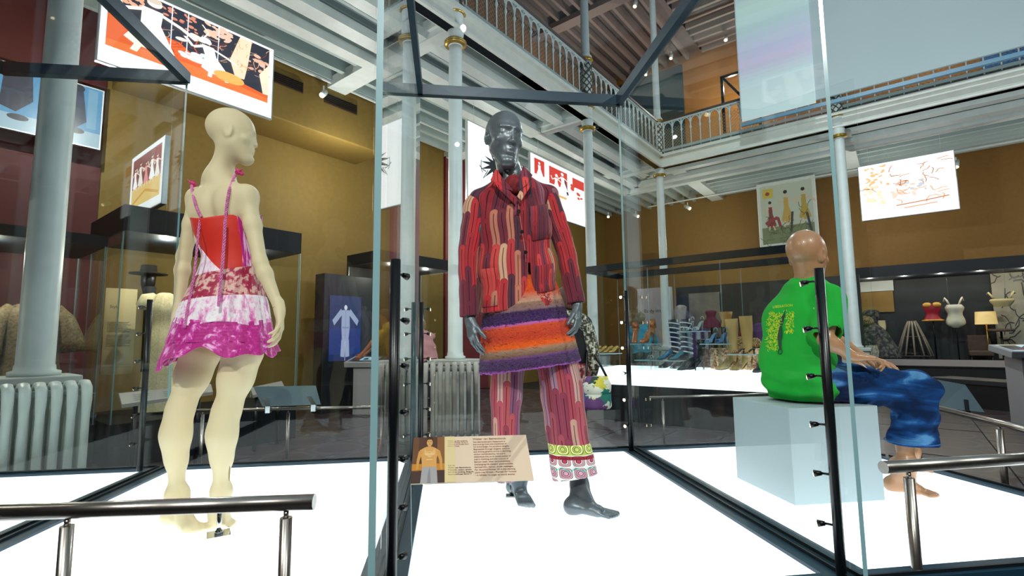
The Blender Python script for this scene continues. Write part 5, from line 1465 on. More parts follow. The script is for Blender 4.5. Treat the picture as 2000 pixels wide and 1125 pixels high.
# comic drawing on pale green paper
cg = [('e8ecde', FULL), ('cfd8c2', R4(.05, .04, .95, .95)), ('7d8a5a', R4(.05, .04, .95, .30)), ('e0c850', R4(.09, .76, .28, .91)), ('b04030', [ell(.18, .83, .04, .03)])] + squig('55603c', 40, .07, .06, .92, .28, .03, .008)
for x_, y_, s_, dc in ((.5, .28, .58, 'd8b050'), (.22, .24, .48, '8a2028'), (.80, .30, .56, 'c8a83c')): cg += figure(x_, y_, s_, 'e8cdb0', dc, 0, '14100e')
cg += squig('1c1a18', 20, .12, .2, .9, .6, .03, .008) + [('a02030', stroke([(.12, .36), (.34, .44), (.38, .30)], .05)), ('30303a', stroke([(.6, .5), (.56, .2)], .04) + stroke([(.84, .46), (.9, .16)], .04))]
hung('framed pale green drawing of three lively figures above the seated mannequin', H(WB - 0.7, 0), U1, (1478, 362), (1590, 342), 123, cg, 0.42, U2, name='hanging_picture', cat='picture', frame=mat('pale_frame', 'd8dcd6', 0.5))
# washed out landscape
ld = [('fffefc', FULL)] + blobs('e8b07c', 26, .05, .55, .32, .95, .022) + blobs('f0cfae', 20, .05, .25, .25, .6, .025) + blobs('d8c0b0', 14, .35, .35, .6, .6, .03) + squig('b06a3c', 22, .08, .5, .92, .92, .03, .010) + squig('d89060', 12, .35, .28, .95, .5, .03, .012) + blobs('b8b8c0', 8, .5, .4, .75, .6, .02) + [('b5622f', stroke([(.38, .19), (.7, .22), (.92, .25)], .018)), ('c87a48', stroke([(.46, .13), (.8, .16)], .015))]
hung('bright overexposed landscape lightbox on the mustard back wall at right', H(1.8, 0), U1, (1676, 327), (1862, 294), 105, ld, 1.5, U2)
# blue duotone picture on the red wall
bl = [('5fb0e6', FULL), ('bfe0f4', R4(0, 0, 1, .24)), ('1d2a4a', [(.05, .9), (.02, .3), (.1, .3), (.16, .7)]), ('1d2a4a', [(.24, .96), (.22, .34), (.34, .28), (.46, .5), (.44, .96)]), ('243a60', [(.74, .90), (.66, .5), (.76, .2), (.88, .4), (.84, .9)]), ('3a6f9e', [(.52, .95), (.5, .2), (.62, .1), (.64, .95)]), ('8cc8ee', R4(.88, .3, .96, .97)), ('1a2440', [ell(.36, .2, .08, .05), ell(.8, .22, .07, .05), ell(.8, .94, .05, .06)])]
hung('large blue duotone picture of legs on the dark red wall behind the thick column', H(0, -WL + 0.45), U2, (-60, 100), (203, 162), 132, bl, 0.7, U1, name='hanging_picture', cat='picture', cables=False)

# ================================================================ radiators
M_rad = mat('radiator_paint', 'c3cdc9', 0.42, var=0.05); M_rad2 = mat('radiator_grey', 'a8a49c', 0.45, var=0.05)
def radiator(start, d, n, sp, label, m, h=0.92):
    """cast-iron radiator: sections along d"""
    side = UP.cross(d).normalized(); root = thing('radiator', label, 'radiator', start)
    mb = MB(); w = 0.095
    z0, z1 = 0.10, h
    # outer loop of one section: two columns joined top and bottom by broad lobes
    for sg in (-1, 1):
        mb.tube([side * (sg * w * k) + UP * z for k, z in ((0.1, z0 + 0.02), (0.75, z0 + 0.04), (1, z0 + 0.11), (0.96, 0.3), (0.96, 0.7), (1, z1 - 0.12), (0.8, z1 - 0.04), (0.1, z1))],
                [(0.018, 0.028), (0.022, 0.030), (0.024, 0.028), (0.021, 0.024), (0.021, 0.024), (0.025, 0.030), (0.024, 0.032), (0.016, 0.030)], n=10, up=side)
    mb.tube([UP * (z0 + 0.03), UP * (z1 - 0.02)], 0.021, n=10)
    for z in (z0 + 0.05, z1 - 0.07): mb.tube([d * (-sp / 2) + UP * z, d * (sp / 2) + UP * z], 0.022, n=10)
    me = mb.mesh('section', m)
    ft = MB()
    for sg in (-1, 1): ft.tube([side * (sg * w * 0.9) + UP * 0.14, side * (sg * w * 1.05) + UP * 0.07, side * (sg * w * 1.25) + UP * 0.0], [0.022, 0.018, 0.026], n=8)
    fme = ft.mesh('foot', m)
    for k in range(n):
        o = inst('section', me, start + d * (k * sp), 0, root)
        if k in (0, n - 1): inst('foot', fme, start + d * (k * sp), 0, root)
    return root
ra = G(176, 744, 0.92); ra.z = 0
radiator(ra + U1 * -0.03, -U1, 11, 0.079, 'large pale cast iron radiator at far left beside the thick column', M_rad)
rb = G(935, 697, 0.92); rb.z = 0; rb2 = G(832, 697, 0.92)
c1p = H(-7.09, 0, 0); st_ = c1p + (U2 * 0.55) + U1 * 0.43
_r1 = D(929, 697, 5.72); _r1.z = 0
radiator(_r1, -EL, 8, 0.080, 'grey cast iron radiator below the slim column left of the suited mannequin', M_rad2)

# ================================================================ tall showcases along the left wall
def showcase(label, a0, a1, b0, b1, zt, roof=0.22, basez=0.42, m=None, name='showcase', backed=True, glow=10):
    m = m or M_dark
    root = thing(name, label, 'showcase', H((a0 + a1) / 2, (b0 + b1) / 2))
    A_, B_ = abs(a1 - a0), abs(b1 - b0); c = H((a0 + a1) / 2, (b0 + b1) / 2)
    obj('roof', MB().box(c + UP * (zt - roof / 2), B_, A_, roof, ax=U2), m, root)
    obj('base', MB().box(c + UP * (basez / 2), B_, A_, basez, ax=U2), m, root)
    front, back = max(b0, b1), min(b0, b1)
    for f_ in (.25, .75): lamp('showcase_lamp', H(a0 + (a1 - a0) * f_, front - .3, zt - roof - .08), glow, (1, .92, .78))
    if backed: obj('back_panel', MB().box(H((a0 + a1) / 2, back + 0.02, (zt - roof + basez) / 2), 0.04, A_, zt - roof - basez, ax=U2), m, root)
    e = 0.012
    pane('glass_panel', H(a0, front - e), H(a1, front - e), basez, zt - roof, root, 0.01)
    pane('glass_panel', H(a0 + e, front - 2 * e), H(a0 + e, back + .05), basez, zt - roof, root, 0.01)
    pane('glass_panel', H(a1 - e, front - 2 * e), H(a1 - e, back + .05), basez, zt - roof, root, 0.01)
    return root
q1, q2 = D(237, 397, 4.65), D(590, 452, 6.35)
(a1_, b1_), (a2_, b2_) = ab(q1), ab(q2); bm_ = (b1_ + b2_) / 2
a1_ = ab(on_plane(237, 500, H(0, bm_), U2))[0]; a2_ = ab(on_plane(588, 500, H(0, bm_), U2))[0]
zt_ = on_plane(237, 397, H(0, bm_), U2).z
showcase('tall black-roofed glass showcase behind the female mannequin, lace dress inside', a1_, a2_, bm_, bm_ - 1.25, zt_, 0.26, backed=False, glow=26)
SB = bm_
q3 = on_plane(212, 462, H(0, bm_ - 0.15), U2); a3_ = ab(q3)[0]
showcase('glass showcase at far left holding the brocade coat', a3_ - 3.2, a3_, bm_ - 0.15, bm_ - 1.3, q3.z, 0.10, backed=False, glow=26)
q4 = on_plane(742, 487, H(0, -2.35), U2)
aL4 = ab(on_plane(742, 500, H(0, -2.35), U2))[0]; aR4 = ab(on_plane(884, 500, H(0, -2.35), U2))[0]
showcase('black-roofed showcase between the video panel and the slim column', aL4, aR4, -2.35, -3.3, q4.z, 0.2, 0.5)

# garments ---------------------------------------------------------
def garment(name, label, p, prof, m, cat='garment', sleeves=None, n=36, fold=0.05, parent=None, rot=0, ax=U1, group=None):
    """lofted dress form: prof = (z, half width, half depth)"""
    ay = UP.cross(ax); rows = []
    R_ = interp(prof, 44)
    for z, a, b in R_:
        rows.append([p + ax * (a * cos(t) * (1 + fold * sin(7 * t + z * 4) * (1 if z < prof[0][0] * .7 else .3))) + ay * (b * sin(t) * (1 + fold * sin(9 * t))) + UP * z for t in [2 * pi * k / n for k in range(n)]])
    mb = MB(); mb.grid(rows, closed=True, UV=lambda i, j: (j / n, i / 43))
    root = thing(name, label, cat, p, 0, group)
    obj('cloth', mb, m, root)
    if sleeves:
        for sg in (-1, 1):
            obj('sleeve', MB().tube([p + ax * (sg * x) + ay * y + UP * z for x, y, z, r in sleeves], [r for x, y, z, r in sleeves], n=14), m, root)
    return root
def stand(root, p, z): obj('display_pole', MB().tube([p + UP * 0.0, p + UP * z], 0.012, n=8), M_black, root)
M_broc = mat('gold_brocade', '7d6a4c', 0.6, var=0.5, vscale=45, bump=0.4, bscale=60)
M_lace = mat('cream_lace', 'd8c9a0', 0.8, var=0.18, vscale=70, bump=0.4, bscale=120)
pc = on_plane(62, 660, H(0, SB - 0.75), U2); pc.z = 0
zz = lambda px, py: on_plane(px, py, H(0, SB - 0.75), U2).z
zs_ = zz(62, 592)
r_ = garment('brocade_coat', 'gold brocade coat with wide sleeves partly hidden by the thick column', pc, [(zs_, .04, .04), (zs_ - .03, .15, .08), (zs_ - .15, .21, .12), (zs_ - .45, .20, .13), (zs_ - .80, .24, .17)], M_broc, sleeves=[(.16, 0, zs_ - .04, .05), (.24, -.02, zs_ - .16, .075), (.29, -.03, zs_ - .34, .095), (.31, -.04, zs_ - .48, .11)])
pc = on_plane(318, 660, H(0, SB - 0.6), U2); pc.z = 0; zz = lambda py: on_plane(318, py, H(0, SB - 0.6), U2).z
zs_ = zz(572)
garment('lace_dress', 'cream lace dress with puffed sleeves inside the black-roofed showcase', pc, [(zs_, .05, .05), (zs_ - .04, .10, .08), (zs_ - .18, .15, .11), (zs_ - .36, .11, .09), (zs_ - .55, .15, .12), (zs_ - .95, .18, .16), (0.45, .22, .2)], M_lace, sleeves=[(.10, 0, zs_ - .04, .04), (.17, -.01, zs_ - .08, .075), (.20, -.02, zs_ - .15, .075), (.19, -.02, zs_ - .20, .04)])
# text panel inside
pA = on_plane(207, 562, H(0, SB - 0.9), U2); pB = on_plane(268, 566, H(0, SB - 0.9), U2); pC = on_plane(203, 732, H(0, SB - 0.9), U2)
tp = thing('text_panel', 'tall cream exhibition text panel left of the lace dress', 'panel', Vector((pA.x, pA.y, pC.z)))
w_ = (pB - pA).dot(U1); obj('board', MB().box(pA + U1 * (w_ / 2) + UP * ((pC.z - pA.z) / 2), 0.03, w_, pA.z - pC.z, ax=U2), mat('cream_board', 'cdb988', 0.6), tp)
M_ink = mat('black_ink', '1c1a18', 0.7)
text('heading', 'Style', pA + U1 * 0.04 - UP * 0.22 + U2 * 0.018, U1, UP, 0.045, M_ink, tp)
ln = [('6a5e44', [R4(.1, .60 - .016 * k, .1 + rp.uniform(.6, .8), .606 - .016 * k)]) for k in range(8)] + [('6a5e44', [R4(.1, .45 - .016 * k, .1 + rp.uniform(.6, .8), .456 - .016 * k)]) for k in range(9)]
picture('small_text', Vector((pA.x, pA.y, pC.z)) + U2 * 0.0165, U1 * w_, UP * (pA.z - pC.z), ln, 0, tp, nrm=U2)
# hat on a draped stand
ph = on_plane(290, 540, H(0, SB - 0.95), U2); zh_ = ph.z; ph.z = 0
ht = thing('hat_figure', 'black wide-brimmed hat and scarf on a dark display head above the cream panel', 'hat', ph + UP * 0.42)
obj('head_form', MB().lathe([(0.02, zh_ - 1.1), (0.03, zh_ - .3), (.05, zh_ - .18), (.07, zh_ - .10), (.075, zh_), (.05, zh_ + .06)], ph, 14), M_black, ht)
obj('hat', MB().lathe([(0.0, zh_ + .14), (.075, zh_ + .13), (.085, zh_ + .05), (.19, zh_ + .035), (.19, zh_ + .025), (.08, zh_ + .02)], ph, 22), mat('hat_felt', '1a171a', 0.9), ht)
obj('scarf', MB().tube([ph + UP * (zh_ - .14) + U2 * .05, ph + UP * (zh_ - .25) + U2 * .08, ph + UP * (zh_ - .5) + U2 * .07], [.07, .05, .03], n=10), mat('scarf_black', '22242c', 0.8), ht)
# caption ledges
M_cap = mat('caption_board', '8f8a84', 0.5)
def ledge(TL, TR, BR_, BL, d0, label):
    root = thing('caption_ledge', label, 'sign', D(*BL, d0[0] - 0.1))
    P = [D(*TL, d0[0]), D(*TR, d0[1]), D(*BR_, d0[1] - .12), D(*BL, d0[0] - .12)]
    mb = MB(); mb.add(P + [p - UP * 0.03 for p in P], [(0, 1, 2, 3), (7, 6, 5, 4), (0, 4, 5, 1), (1, 5, 6, 2), (2, 6, 7, 3), (3, 7, 4, 0)])
    obj('board', mb, M_cap, root)
    ux = P[1] - P[0]; uy = P[0] - P[3]
    picture('small_text', P[3] + uy.cross(ux).normalized() * -0.001, ux, uy, [('5a564e', [R4(.12 + .3 * (k // 4), .2 + .15 * (k % 4), .12 + .3 * (k // 4) + rp.uniform(.1, .2), .26 + .15 * (k % 4))]) for k in range(10)], 0, root, nrm=ux.cross(uy).normalized())
    sup = MB(); 
    for f in (0.15, 0.85):
        q = P[3].lerp(P[2], f) + (P[0] - P[3]) * 0.5; sup.tube([q - UP * 0.02, Vector((q.x, q.y, 0))], 0.02, n=8)
    obj('support', sup, M_black, root)
ledge((232, 768), (412, 750), (416, 765), (238, 790), (4.3, 5.1), 'grey slanted caption ledge at the foot of the lace dress showcase')
ledge((488, 757), (550, 744), (556, 756), (494, 772), (5.5, 6.0), 'short grey caption ledge behind the slanted sign on the rail')

# video monolith with a blue screen
mp = on_plane(681, 700, D(681, 700, 8.55), U2)
(am, bm2) = ab(mp); L0 = on_plane(634, 533, H(0, bm2), U2); L1 = on_plane(727, 548, H(0, bm2), U2)
mo = thing('video_panel', 'tall black video panel whose blue screen shows a pale boiler suit', 'screen', Vector((mp.x, mp.y, 0)))
w_ = (L1 - L0).dot(U1); cM = L0 + U1 * (w_ / 2); hM = L0.z
bevel(obj('housing', MB().box(Vector((cM.x, cM.y, hM / 2)) - U2 * 0.14, 0.28, w_, hM, ax=U2), mat('slate_black', '161b20', 0.5), mo), 0.01)
S0 = on_plane(641, 706, H(0, bm2 + .002), U2); S1 = on_plane(703, 703, H(0, bm2 + .002), U2); S2 = on_plane(641, 576, H(0, bm2 + .002), U2)
suit = 'a9b8dc'
vs_ = [('0c2a66', FULL), ('123a84', R4(0, .1, 1, .5)), (suit, [(.38, .78), (.62, .78), (.64, .52), (.60, .30), (.40, .30), (.37, .52)]), (suit, stroke([(.38, .76), (.12, .58)], .10)), (suit, stroke([(.62, .76), (.90, .58)], .10)),
       (suit, stroke([(.44, .32), (.42, .06)], .12)), (suit, stroke([(.56, .32), (.58, .06)], .12)), ('e6eefc', [ell(.5, .82, .05, .04)]), ('8494c4', stroke([(.5, .78), (.5, .34)], .012)), ('8494c4', R4(.40, .50, .61, .52)), ('dfe8ff', stroke([(.5, .3), (.5, .0)], .012))]
picture('screen', S0 + U2 * 0.004, U1 * (S1 - S0).dot(U1), UP * (S2.z - S0.z), vs_, 0.75, mo, nrm=U2)

# kiosks
M_kiosk = mat('kiosk_paint', '9c9c9e', 0.45)
def kiosk(label, p, rot, w, h, content, strength=0.8):
    ax = Vector((cos(rot), sin(rot), 0)); ay = UP.cross(ax); root = thing('touch_kiosk', label, 'kiosk', p)
    obj('pedestal', MB().box(p + UP * ((h - .1) / 2), w * 0.55, 0.3, h - .1, ax=ax), M_kiosk, root)
    tilt = radians(12); uy = ay * cos(tilt) + UP * sin(tilt); nz = ax.cross(uy)
    c = p + UP * (h - 0.02); bevel(obj('desk', MB().box(c, w, 0.42, 0.09, ax=ax, ay=uy, az=nz), M_kiosk, root), 0.01)
    picture('screen', c + nz * 0.046 - ax * (w * .42) - uy * 0.17, ax * (w * .84), uy * 0.34, content, strength, root, nrm=nz)
    return root
kc = [('14202e', FULL), ('9fd0e8', R4(.30, .2, .9, .85)), ('16222c', [ell(.5, .5, .12, .2)]), ('e8f4fa', [ell(.6, .6, .1, .12)]), ('2b3a44', stroke([(.4, .3), (.8, .7)], .06))]
kp = G(716, 808, 0); kiosk('pale grey touch-screen kiosk with a visitor\'s hand on it', Vector((kp.x, kp.y, 0)), radians(-8), 0.62, 0.86, kc)
kp = D(1990, 700, 6.6); kp.z = 0; kiosk('pale kiosk desk with a lit screen at the far right edge', kp + Vector((.12, 0, 0)), radians(-12), 0.62, 0.97, [('c4e2f0', FULL), ('282c34', R4(.02, .1, .4, .9)), ('d8c050', R4(.02, .92, .5, 1)), ('a03038', R4(.25, .15, .45, .35)), ('2a3038', stroke([(.3, .3), (.6, .8)], .08))], 0.9)

# signs on the rails
def rail_sign(label, TL, TR, BR_, BL, d, ry, brk):
    root = thing('rail_sign', label, 'sign', D(*BL, d)); 
    P = [D(*BL, d), D(*BR_, d), D(TR[0], TR[1], d + .14), D(TL[0], TL[1], d + .14)]
    nn = (P[1] - P[0]).cross(P[3] - P[0]).normalized()
    mb = MB(); mb.add([p for p in P] + [p + nn * 0.006 for p in P], [(3, 2, 1, 0), (4, 5, 6, 7), (0, 1, 5, 4), (1, 2, 6, 5), (2, 3, 7, 6), (3, 0, 4, 7)])
    obj('board', mb, mat('sign_back', '5f747c', 0.35, 0.2), root)
    for f in brk:
        a = P[0].lerp(P[1], f); up_ = (P[3] - P[0]).normalized(); ex = (P[1] - P[0]).normalized()
        b = MB(); b.box(a + up_ * 0.05 - nn * 0.006 * (1 if nn.y > 0 else -1), 0.035, 0.1, 0.004, ax=ex, ay=up_, az=nn); b.box(a - UP * 0.02, 0.035, 0.03, 0.05, ax=ex)
        obj('bracket', b, M_chrome, root)
rail_sign('slanted grey sign clipped to the rail right of the female mannequin\'s legs', (495, 756), (617, 754), (627, 791), (513, 795), 3.86, 795, (.10, .88))
rail_sign('slanted grey sign clipped to the rail beyond the seated mannequin\'s knee', (1828, 742), (1884, 752), (1922, 806), (1832, 797), 3.75, 800, (.62,))
a5, b5 = rp2(1836, 798), rp2(2120, 868)
handrail(a5, b5, [fr2(1943, 826, a5, b5)], 'steel handrail running past the seated mannequin\'s knee to the right edge', ZR2, 0.02, 0.018)

# label on the clear stand inside the middle case
lb = thing('label_stand', 'clear acrylic stand with tan label and photo of a bare-chested man', 'label', CS(0.05, 1.75, ZP))
dl = 1.86
Pt = [D(802, 945, dl), D(1043, 937, dl + .035), None, D(808, 855, dl + .17)]
Pt[2] = Pt[1] + Pt[3] - Pt[0]
ux, uy = Pt[1] - Pt[0], Pt[3] - Pt[0]; nn = ux.cross(uy).normalized()
mb = MB(); mb.add([p - nn * 0.004 for p in Pt] + Pt, [(0, 3, 2, 1), (4, 5, 6, 7), (0, 1, 5, 4), (1, 2, 6, 5), (2, 3, 7, 6), (3, 0, 4, 7)])
obj('board', mb, mat('label_tan', 'e6cdb4', 0.5), lb)
cx = .135
ph_ = [('5a3a2c', R4(0, 0, .272, 1)), ('6e4a30', R4(0, .0, .05, 1)), ('8a5e38', R4(.21, .3, .272, 1)), ('c8862c', R4(0, .26, .272, .40)), ('4a342e', R4(0, 0, .272, .24)),
       ('a9a6a8', [(.075, 0), (.085, .33), (.205, .33), (.215, 0)]), ('8c8a90', [(.13, 0), (.135, .2), (.15, .33), (.16, 0)]),
       ('dba35c', [(.085, .33), (.075, .55), (.06, .70), (.10, .76), (.125, .78), (.16, .78), (.19, .75), (.225, .69), (.205, .52), (.205, .33)]),
       ('d69a50', stroke([(.07, .68), (.05, .48), (.045, .28)], [.035, .025, .016])), ('d69a50', stroke([(.215, .68), (.24, .48), (.245, .26)], [.035, .025, .016])),
       ('e8b878', [(.10, .72), (.14, .62), (.19, .72), (.19, .60), (.14, .54), (.10, .60)]), ('d89f60', [(.130, .74), (.130, .84), (.155, .84), (.155, .74)]),
       ('dba468', ell(.143, .87, .026, .085)), ('4a2c1c', [(.115, .90), (.118, .985), (.145, 1.0), (.170, .985), (.172, .90), (.165, .94), (.12, .94)]), ('5a3420', [R4(.127, .885, .139, .895), R4(.148, .885, .160, .895)]), ('a8583c', R4(.135, .825, .152, .834)),
       ('f0dca8', [R4(.125, .655, .160, .665), R4(.105, .60, .185, .612), R4(.135, .545, .155, .556), R4(.12, .48, .17, .492)]), ('e4cf9c', R4(.272, 0, .36, 1))]
picture('photo', Pt[0], ux, uy, ph_, 0, lb, nrm=nn)
Mi1 = mat('label_ink', '5a4430', 0.6); Mi2 = mat('label_ink_red', '9a7260', 0.6)
def at_(u, v): return (u, v)
def ltext(name, body, uv, _a, _b, size, m, parent, space=1.0):
    o = text(name, body, (0, 0, 0), (1, 0, 0), (0, 1, 0), size, m, parent, space=space)
    for v in o.data.vertices: v.co = Pt[0] + ux * (uv[0] + v.co.x / ul) + uy * (uv[1] + v.co.y / vl) + nn * (0.0016 + v.co.z)
    o.data.update(); return o
ul = ux.length; vl = uy.length
body_t = "Van Beirendonck's trademark is\nborrowing from the traditions of\nhis knowledge, his sensitive delight.\nExpressed through slogans, colours\nand strong graphic prints in startling\ncolour combinations, his work\ncelebrates the pure construction of\nmen's clothing and the culture of\nfashion itself, often controversially\nchallenging his makers' eccentricities,\nhomoerotic, radical, social messages.\nFor Autumn/Winter 2016 the starting\npoint was Woest - Flemish for 'furious'\n- it reflects his anger at world events."
ltext('heading', 'Walter van Beirendonck', at_(.52, .905), ux, uy, vl * .062, Mi2, lb)
ltext('body_text', body_t, at_(.52, .84), ux, uy, vl * .046, Mi2, lb, space=1.22)
ltext('caption', 'Walter van Beirendonck,\nAutumn/Winter 2016-17,\ncollection of Woest, Paris\nFashion Week', at_(.30, .88), ux, uy, vl * .036, Mi2, lb, space=1.1)
ltext('credit', 'Suit, by\nWalter van Beirendonck\nPolyester, cotton, acrylic,\nand nylon knitting, Belgium,\nAutumn/Winter 2016-17', at_(.30, .33), ux, uy, vl * .040, Mi1, lb, space=1.15)
M_acr = glass_mat('clear_acrylic', (0.93, 0.97, 0.98), 0.8, 0.05)
M_acre = mat('acrylic_edge', 'a9d4e2', 0.15)
fr = [Pt[0] - nn * 0.006, Pt[1] - nn * 0.006]
ft = [Vector((p.x, p.y + .03, ZP + .004)) for p in fr]
mb = MB(); bk = [p + Vector((0, .005, 0)) for p in fr + ft]
mb.add([fr[0], fr[1], ft[1], ft[0], bk[0], bk[1], bk[3], bk[2]], [(0, 1, 2, 3), (7, 6, 5, 4)], 0); mb.add([fr[0], fr[1], ft[1], ft[0], bk[0], bk[1], bk[3], bk[2]], [(1, 5, 6, 2), (0, 3, 7, 4), (0, 4, 5, 1)], 1)
obj('clear_sheet', mb, [M_acr, M_acre], lb)
mb = MB(); mb.box((ft[0] + ft[1]) / 2 + Vector((0, .06, 0.003)), (ft[1] - ft[0]).length, .13, .005, ax=(ft[1] - ft[0])); obj('clear_foot', mb, M_acr, lb)
# ================================================================ long low shoe case in the middle distance
CA, CBm = -5.2, -4.2                     # front and back plane (hall coordinate a)
cq0 = on_plane(1150, 722, H(CA, 0), U1); cb0 = ab(cq0)[1]; cb1 = ab(on_plane(1592, 722, H(CA, 0), U1))[1]
ztab = on_plane(1250, 723, H(CA, 0), U1).z; zlow = on_plane(1220, 752, H(CA, 0), U1).z; ztop2 = on_plane(1290, 512, H(CA, 0), U1).z
lc = thing('shoe_showcase', 'long low glass showcase with glowing white deck full of shoes', 'showcase', H((CA + CBm) / 2, (cb0 + cb1) / 2))
Lb = cb1 - cb0; mbn = (cb0 + cb1) / 2; ma = (CA + CBm) / 2
obj('deck', MB().box(H(ma, mbn, (ztab + zlow) / 2), Lb, CBm - CA, ztab - zlow, ax=U2), M_glow, lc, label='glowing white deck')
obj('plinth', MB().box(H(ma + .1, mbn, zlow / 2), Lb - .2, CBm - CA - .25, zlow, ax=U2), M_skirt, lc)
for a_ in (CA, CBm):
    obj('top_frame', MB().box(H(a_, mbn, ztop2), Lb, 0.06, 0.09, ax=U2), M_frame_dark, lc)
for b_ in (cb0, cb1): obj('top_frame', MB().box(H(ma, b_, ztop2), 0.06, CBm - CA - .06, 0.09, ax=U2), M_frame_dark, lc)
nb = 3
for k in range(nb):
    b0_, b1_k = cb0 + Lb * k / nb, cb0 + Lb * (k + 1) / nb
    pane('glass_panel', H(CA, b0_ + .004), H(CA, b1_k - .004), ztab, ztop2 - .045, lc, 0.01)
    pane('glass_panel', H(CBm, b0_ + .004), H(CBm, b1_k - .004), ztab, ztop2 - .045, lc, 0.01)
def onC(px, py, a): return on_plane(px, py, H(a, 0), U1)
# acrylic risers
def riser(x0, x1, py, a, label, legs=3):
    p0, p1 = onC(x0, py, a), onC(x1, py, a); z = p0.z; p0.z = p1.z = 0
    root = thing('acrylic_riser', label, 'riser', Vector((p0.x, p0.y, ztab)))
    d = (p1 - p0); c = (p0 + p1) / 2
    obj('shelf', MB().box(c + UP * z, d.length, 0.24, 0.012, ax=d), M_shelf, root)
    for k in range(legs):
        f = 0.2 + 0.6 * k / max(1, legs - 1)
        for o_ in (-.05, .05): obj('upright', MB().box(p0 + d * f + d.normalized() * o_ + UP * ((z + ztab) / 2), 0.01, 0.16, z - ztab - 0.006, ax=d), M_acr, root)
    return z
M_shelf = mat('clear_shelf', 'a8c8d4', 0.1, spec=0.8)
z1 = riser(1228, 1287, 672, CA + .35, 'small clear riser carrying the bronze shoes'); z2 = riser(1246, 1334, 703, CA + .15, 'low clear riser carrying silver sandals'); z3 = riser(1328, 1383, 648, CA + .55, 'tall clear riser carrying clear heeled sandals'); z4 = riser(1372, 1424, 672, CA + .4, 'clear riser carrying the blue strappy shoes'); z5 = riser(1425, 1482, 692, CA + .3, 'clear riser carrying tan sandals beside the fur boots'); z6 = riser(1155, 1208, 690, CA + .5, 'clear riser carrying the row of gold shoes')
# shoe prototype: sole, upper, heel
def heel_shoe(name, label, p, rot, col, s=1.0, heel=0.09, boot=0.0, group=None, sole='1a1a1c', straps=False, rough=0.35, metal=0.0, bands=None):
    root = thing(name, label, 'shoe', p, 0, group); ax = Vector((cos(rot), sin(rot), 0)); ay = UP.cross(ax)
    m = mat(name + '_' + col, col, rough, metal); ms = mat('sole_' + sole, sole, 0.5)
    def Q(x, z, y=0.0): return p + (ax * x + ay * y + UP * z) * s
    prof = [(0.12, 0.006), (0.09, 0.004), (0.04, 0.008), (0.0, heel * .35), (-.05, heel * .8), (-.10, heel)]
    obj('sole', MB().tube([Q(x, z + .006) for x, z in prof], [(.004 * s, .026 * s), (.005 * s, .036 * s), (.005 * s, .034 * s), (.005 * s, .026 * s), (.005 * s, .024 * s), (.005 * s, .026 * s)], n=10, up=UP), ms, root)
    obj('heel', MB().tube([Q(-.095, heel), Q(-.09, heel * .5), Q(-.088, 0.0)], [.018 * s, .009 * s, .007 * s], n=8), ms, root)
    if straps:
        for x, z, r_ in ((.08, .012, .034), (.045, .016, .032), (-.09, heel + .03, .026)):
            obj('strap', MB().tube([Q(x + (-.01 if z > .05 else 0), z + .04 * sin(t), r_ * cos(t)) for t in [pi * k / 8 for k in range(9)]], .0045 * s, n=6), m, root)
    else:
        obj('upper', MB().tube([Q(.118, .014), Q(.09, .024), (Q(.04, .035)), Q(-.01, heel * .6 + .03), Q(-.07, heel + .025)], [(.008 * s, .02 * s), (.018 * s, .034 * s), (.025 * s, .034 * s), (.028 * s, .028 * s), (.028 * s, .027 * s)], n=12, up=UP), m, root)
    if boot:
        obj('shaft', MB().tube([Q(-.045, heel * .7 + .02), Q(-.065, heel + .06), Q(-.07, heel + .12), Q(-.07, heel + boot * .7), Q(-.065, heel + boot)], [.032 * s, .036 * s, .034 * s, .046 * s, .05 * s], n=14), m, root)
        if bands:
            for k in range(7):
                zq = heel + .05 + (boot - .05) * k / 7
                obj('band', MB().tube([Q(-.068 + .052 * cos(t), zq + .012 * cos(t), .052 * sin(t)) for t in [2 * pi * i / 14 for i in range(14)]], .006 * s, n=5, closed=True), mat('band_' + bands, bands, 0.4), root)
    return root
def at(px, z, a):
    r = ray(px, 640); q = on_plane(px, 640, H(a, 0), U1); return Vector((q.x, q.y, z))
for k, px in enumerate((1166, 1177, 1188, 1199)):
    heel_shoe('gold_shoe', ('leftmost', 'second from left', 'third from left', 'rightmost')[k] + ' of the four small gold heeled shoes', at(px, z6 + .007, CA + .5), radians(200), 'c9a85a', 0.85, group='row of gold shoes on a clear riser', rough=.25, metal=.7, sole='8a6a30')
heel_shoe('platform_shoe', 'left shoe of the bronze sculptural pair on the small riser', at(1240, z1 + .007, CA + .35), radians(250), 'b8683c', 1.25, .13, metal=.5, sole='8a4a2c', boot=.06)
heel_shoe('platform_shoe', 'right shoe of the bronze sculptural pair on the small riser', at(1265, z1 + .007, CA + .35), radians(215), 'c07848', 1.35, .13, metal=.5, sole='8a4a2c', boot=.05)
heel_shoe('sandal', 'black strappy sandal at left end of the low riser', at(1258, z2 + .007, CA + .15), radians(200), '1c1e22', 1.0, .10, straps=True)
heel_shoe('sandal', 'silver strappy sandal beside the striped boots', at(1276, z2 + .007, CA + .15), radians(205), 'b8c0c8', 1.1, .11, straps=True, metal=.7, sole='707880')
heel_shoe('ankle_shoe', 'blue jewelled shoe on low riser in front of boots', at(1300, z2 + .007, CA + .12), radians(190), '1f6a94', 1.1, .09, rough=.2)
heel_shoe('ankle_shoe', 'teal jewelled shoe at right end of low riser', at(1322, z2 + .007, CA + .12), radians(190), '2a7c8c', 1.0, .08, rough=.2)
heel_shoe('tall_boot', 'left black and white striped tall boot', at(1305, ztab, CA + .55), radians(200), '15171b', 1.5, .10, boot=.36, bands='d4d8da')
heel_shoe('tall_boot', 'right black and white striped tall boot', at(1328, ztab, CA + .50), radians(200), '15171b', 1.5, .10, boot=.36, bands='d4d8da')
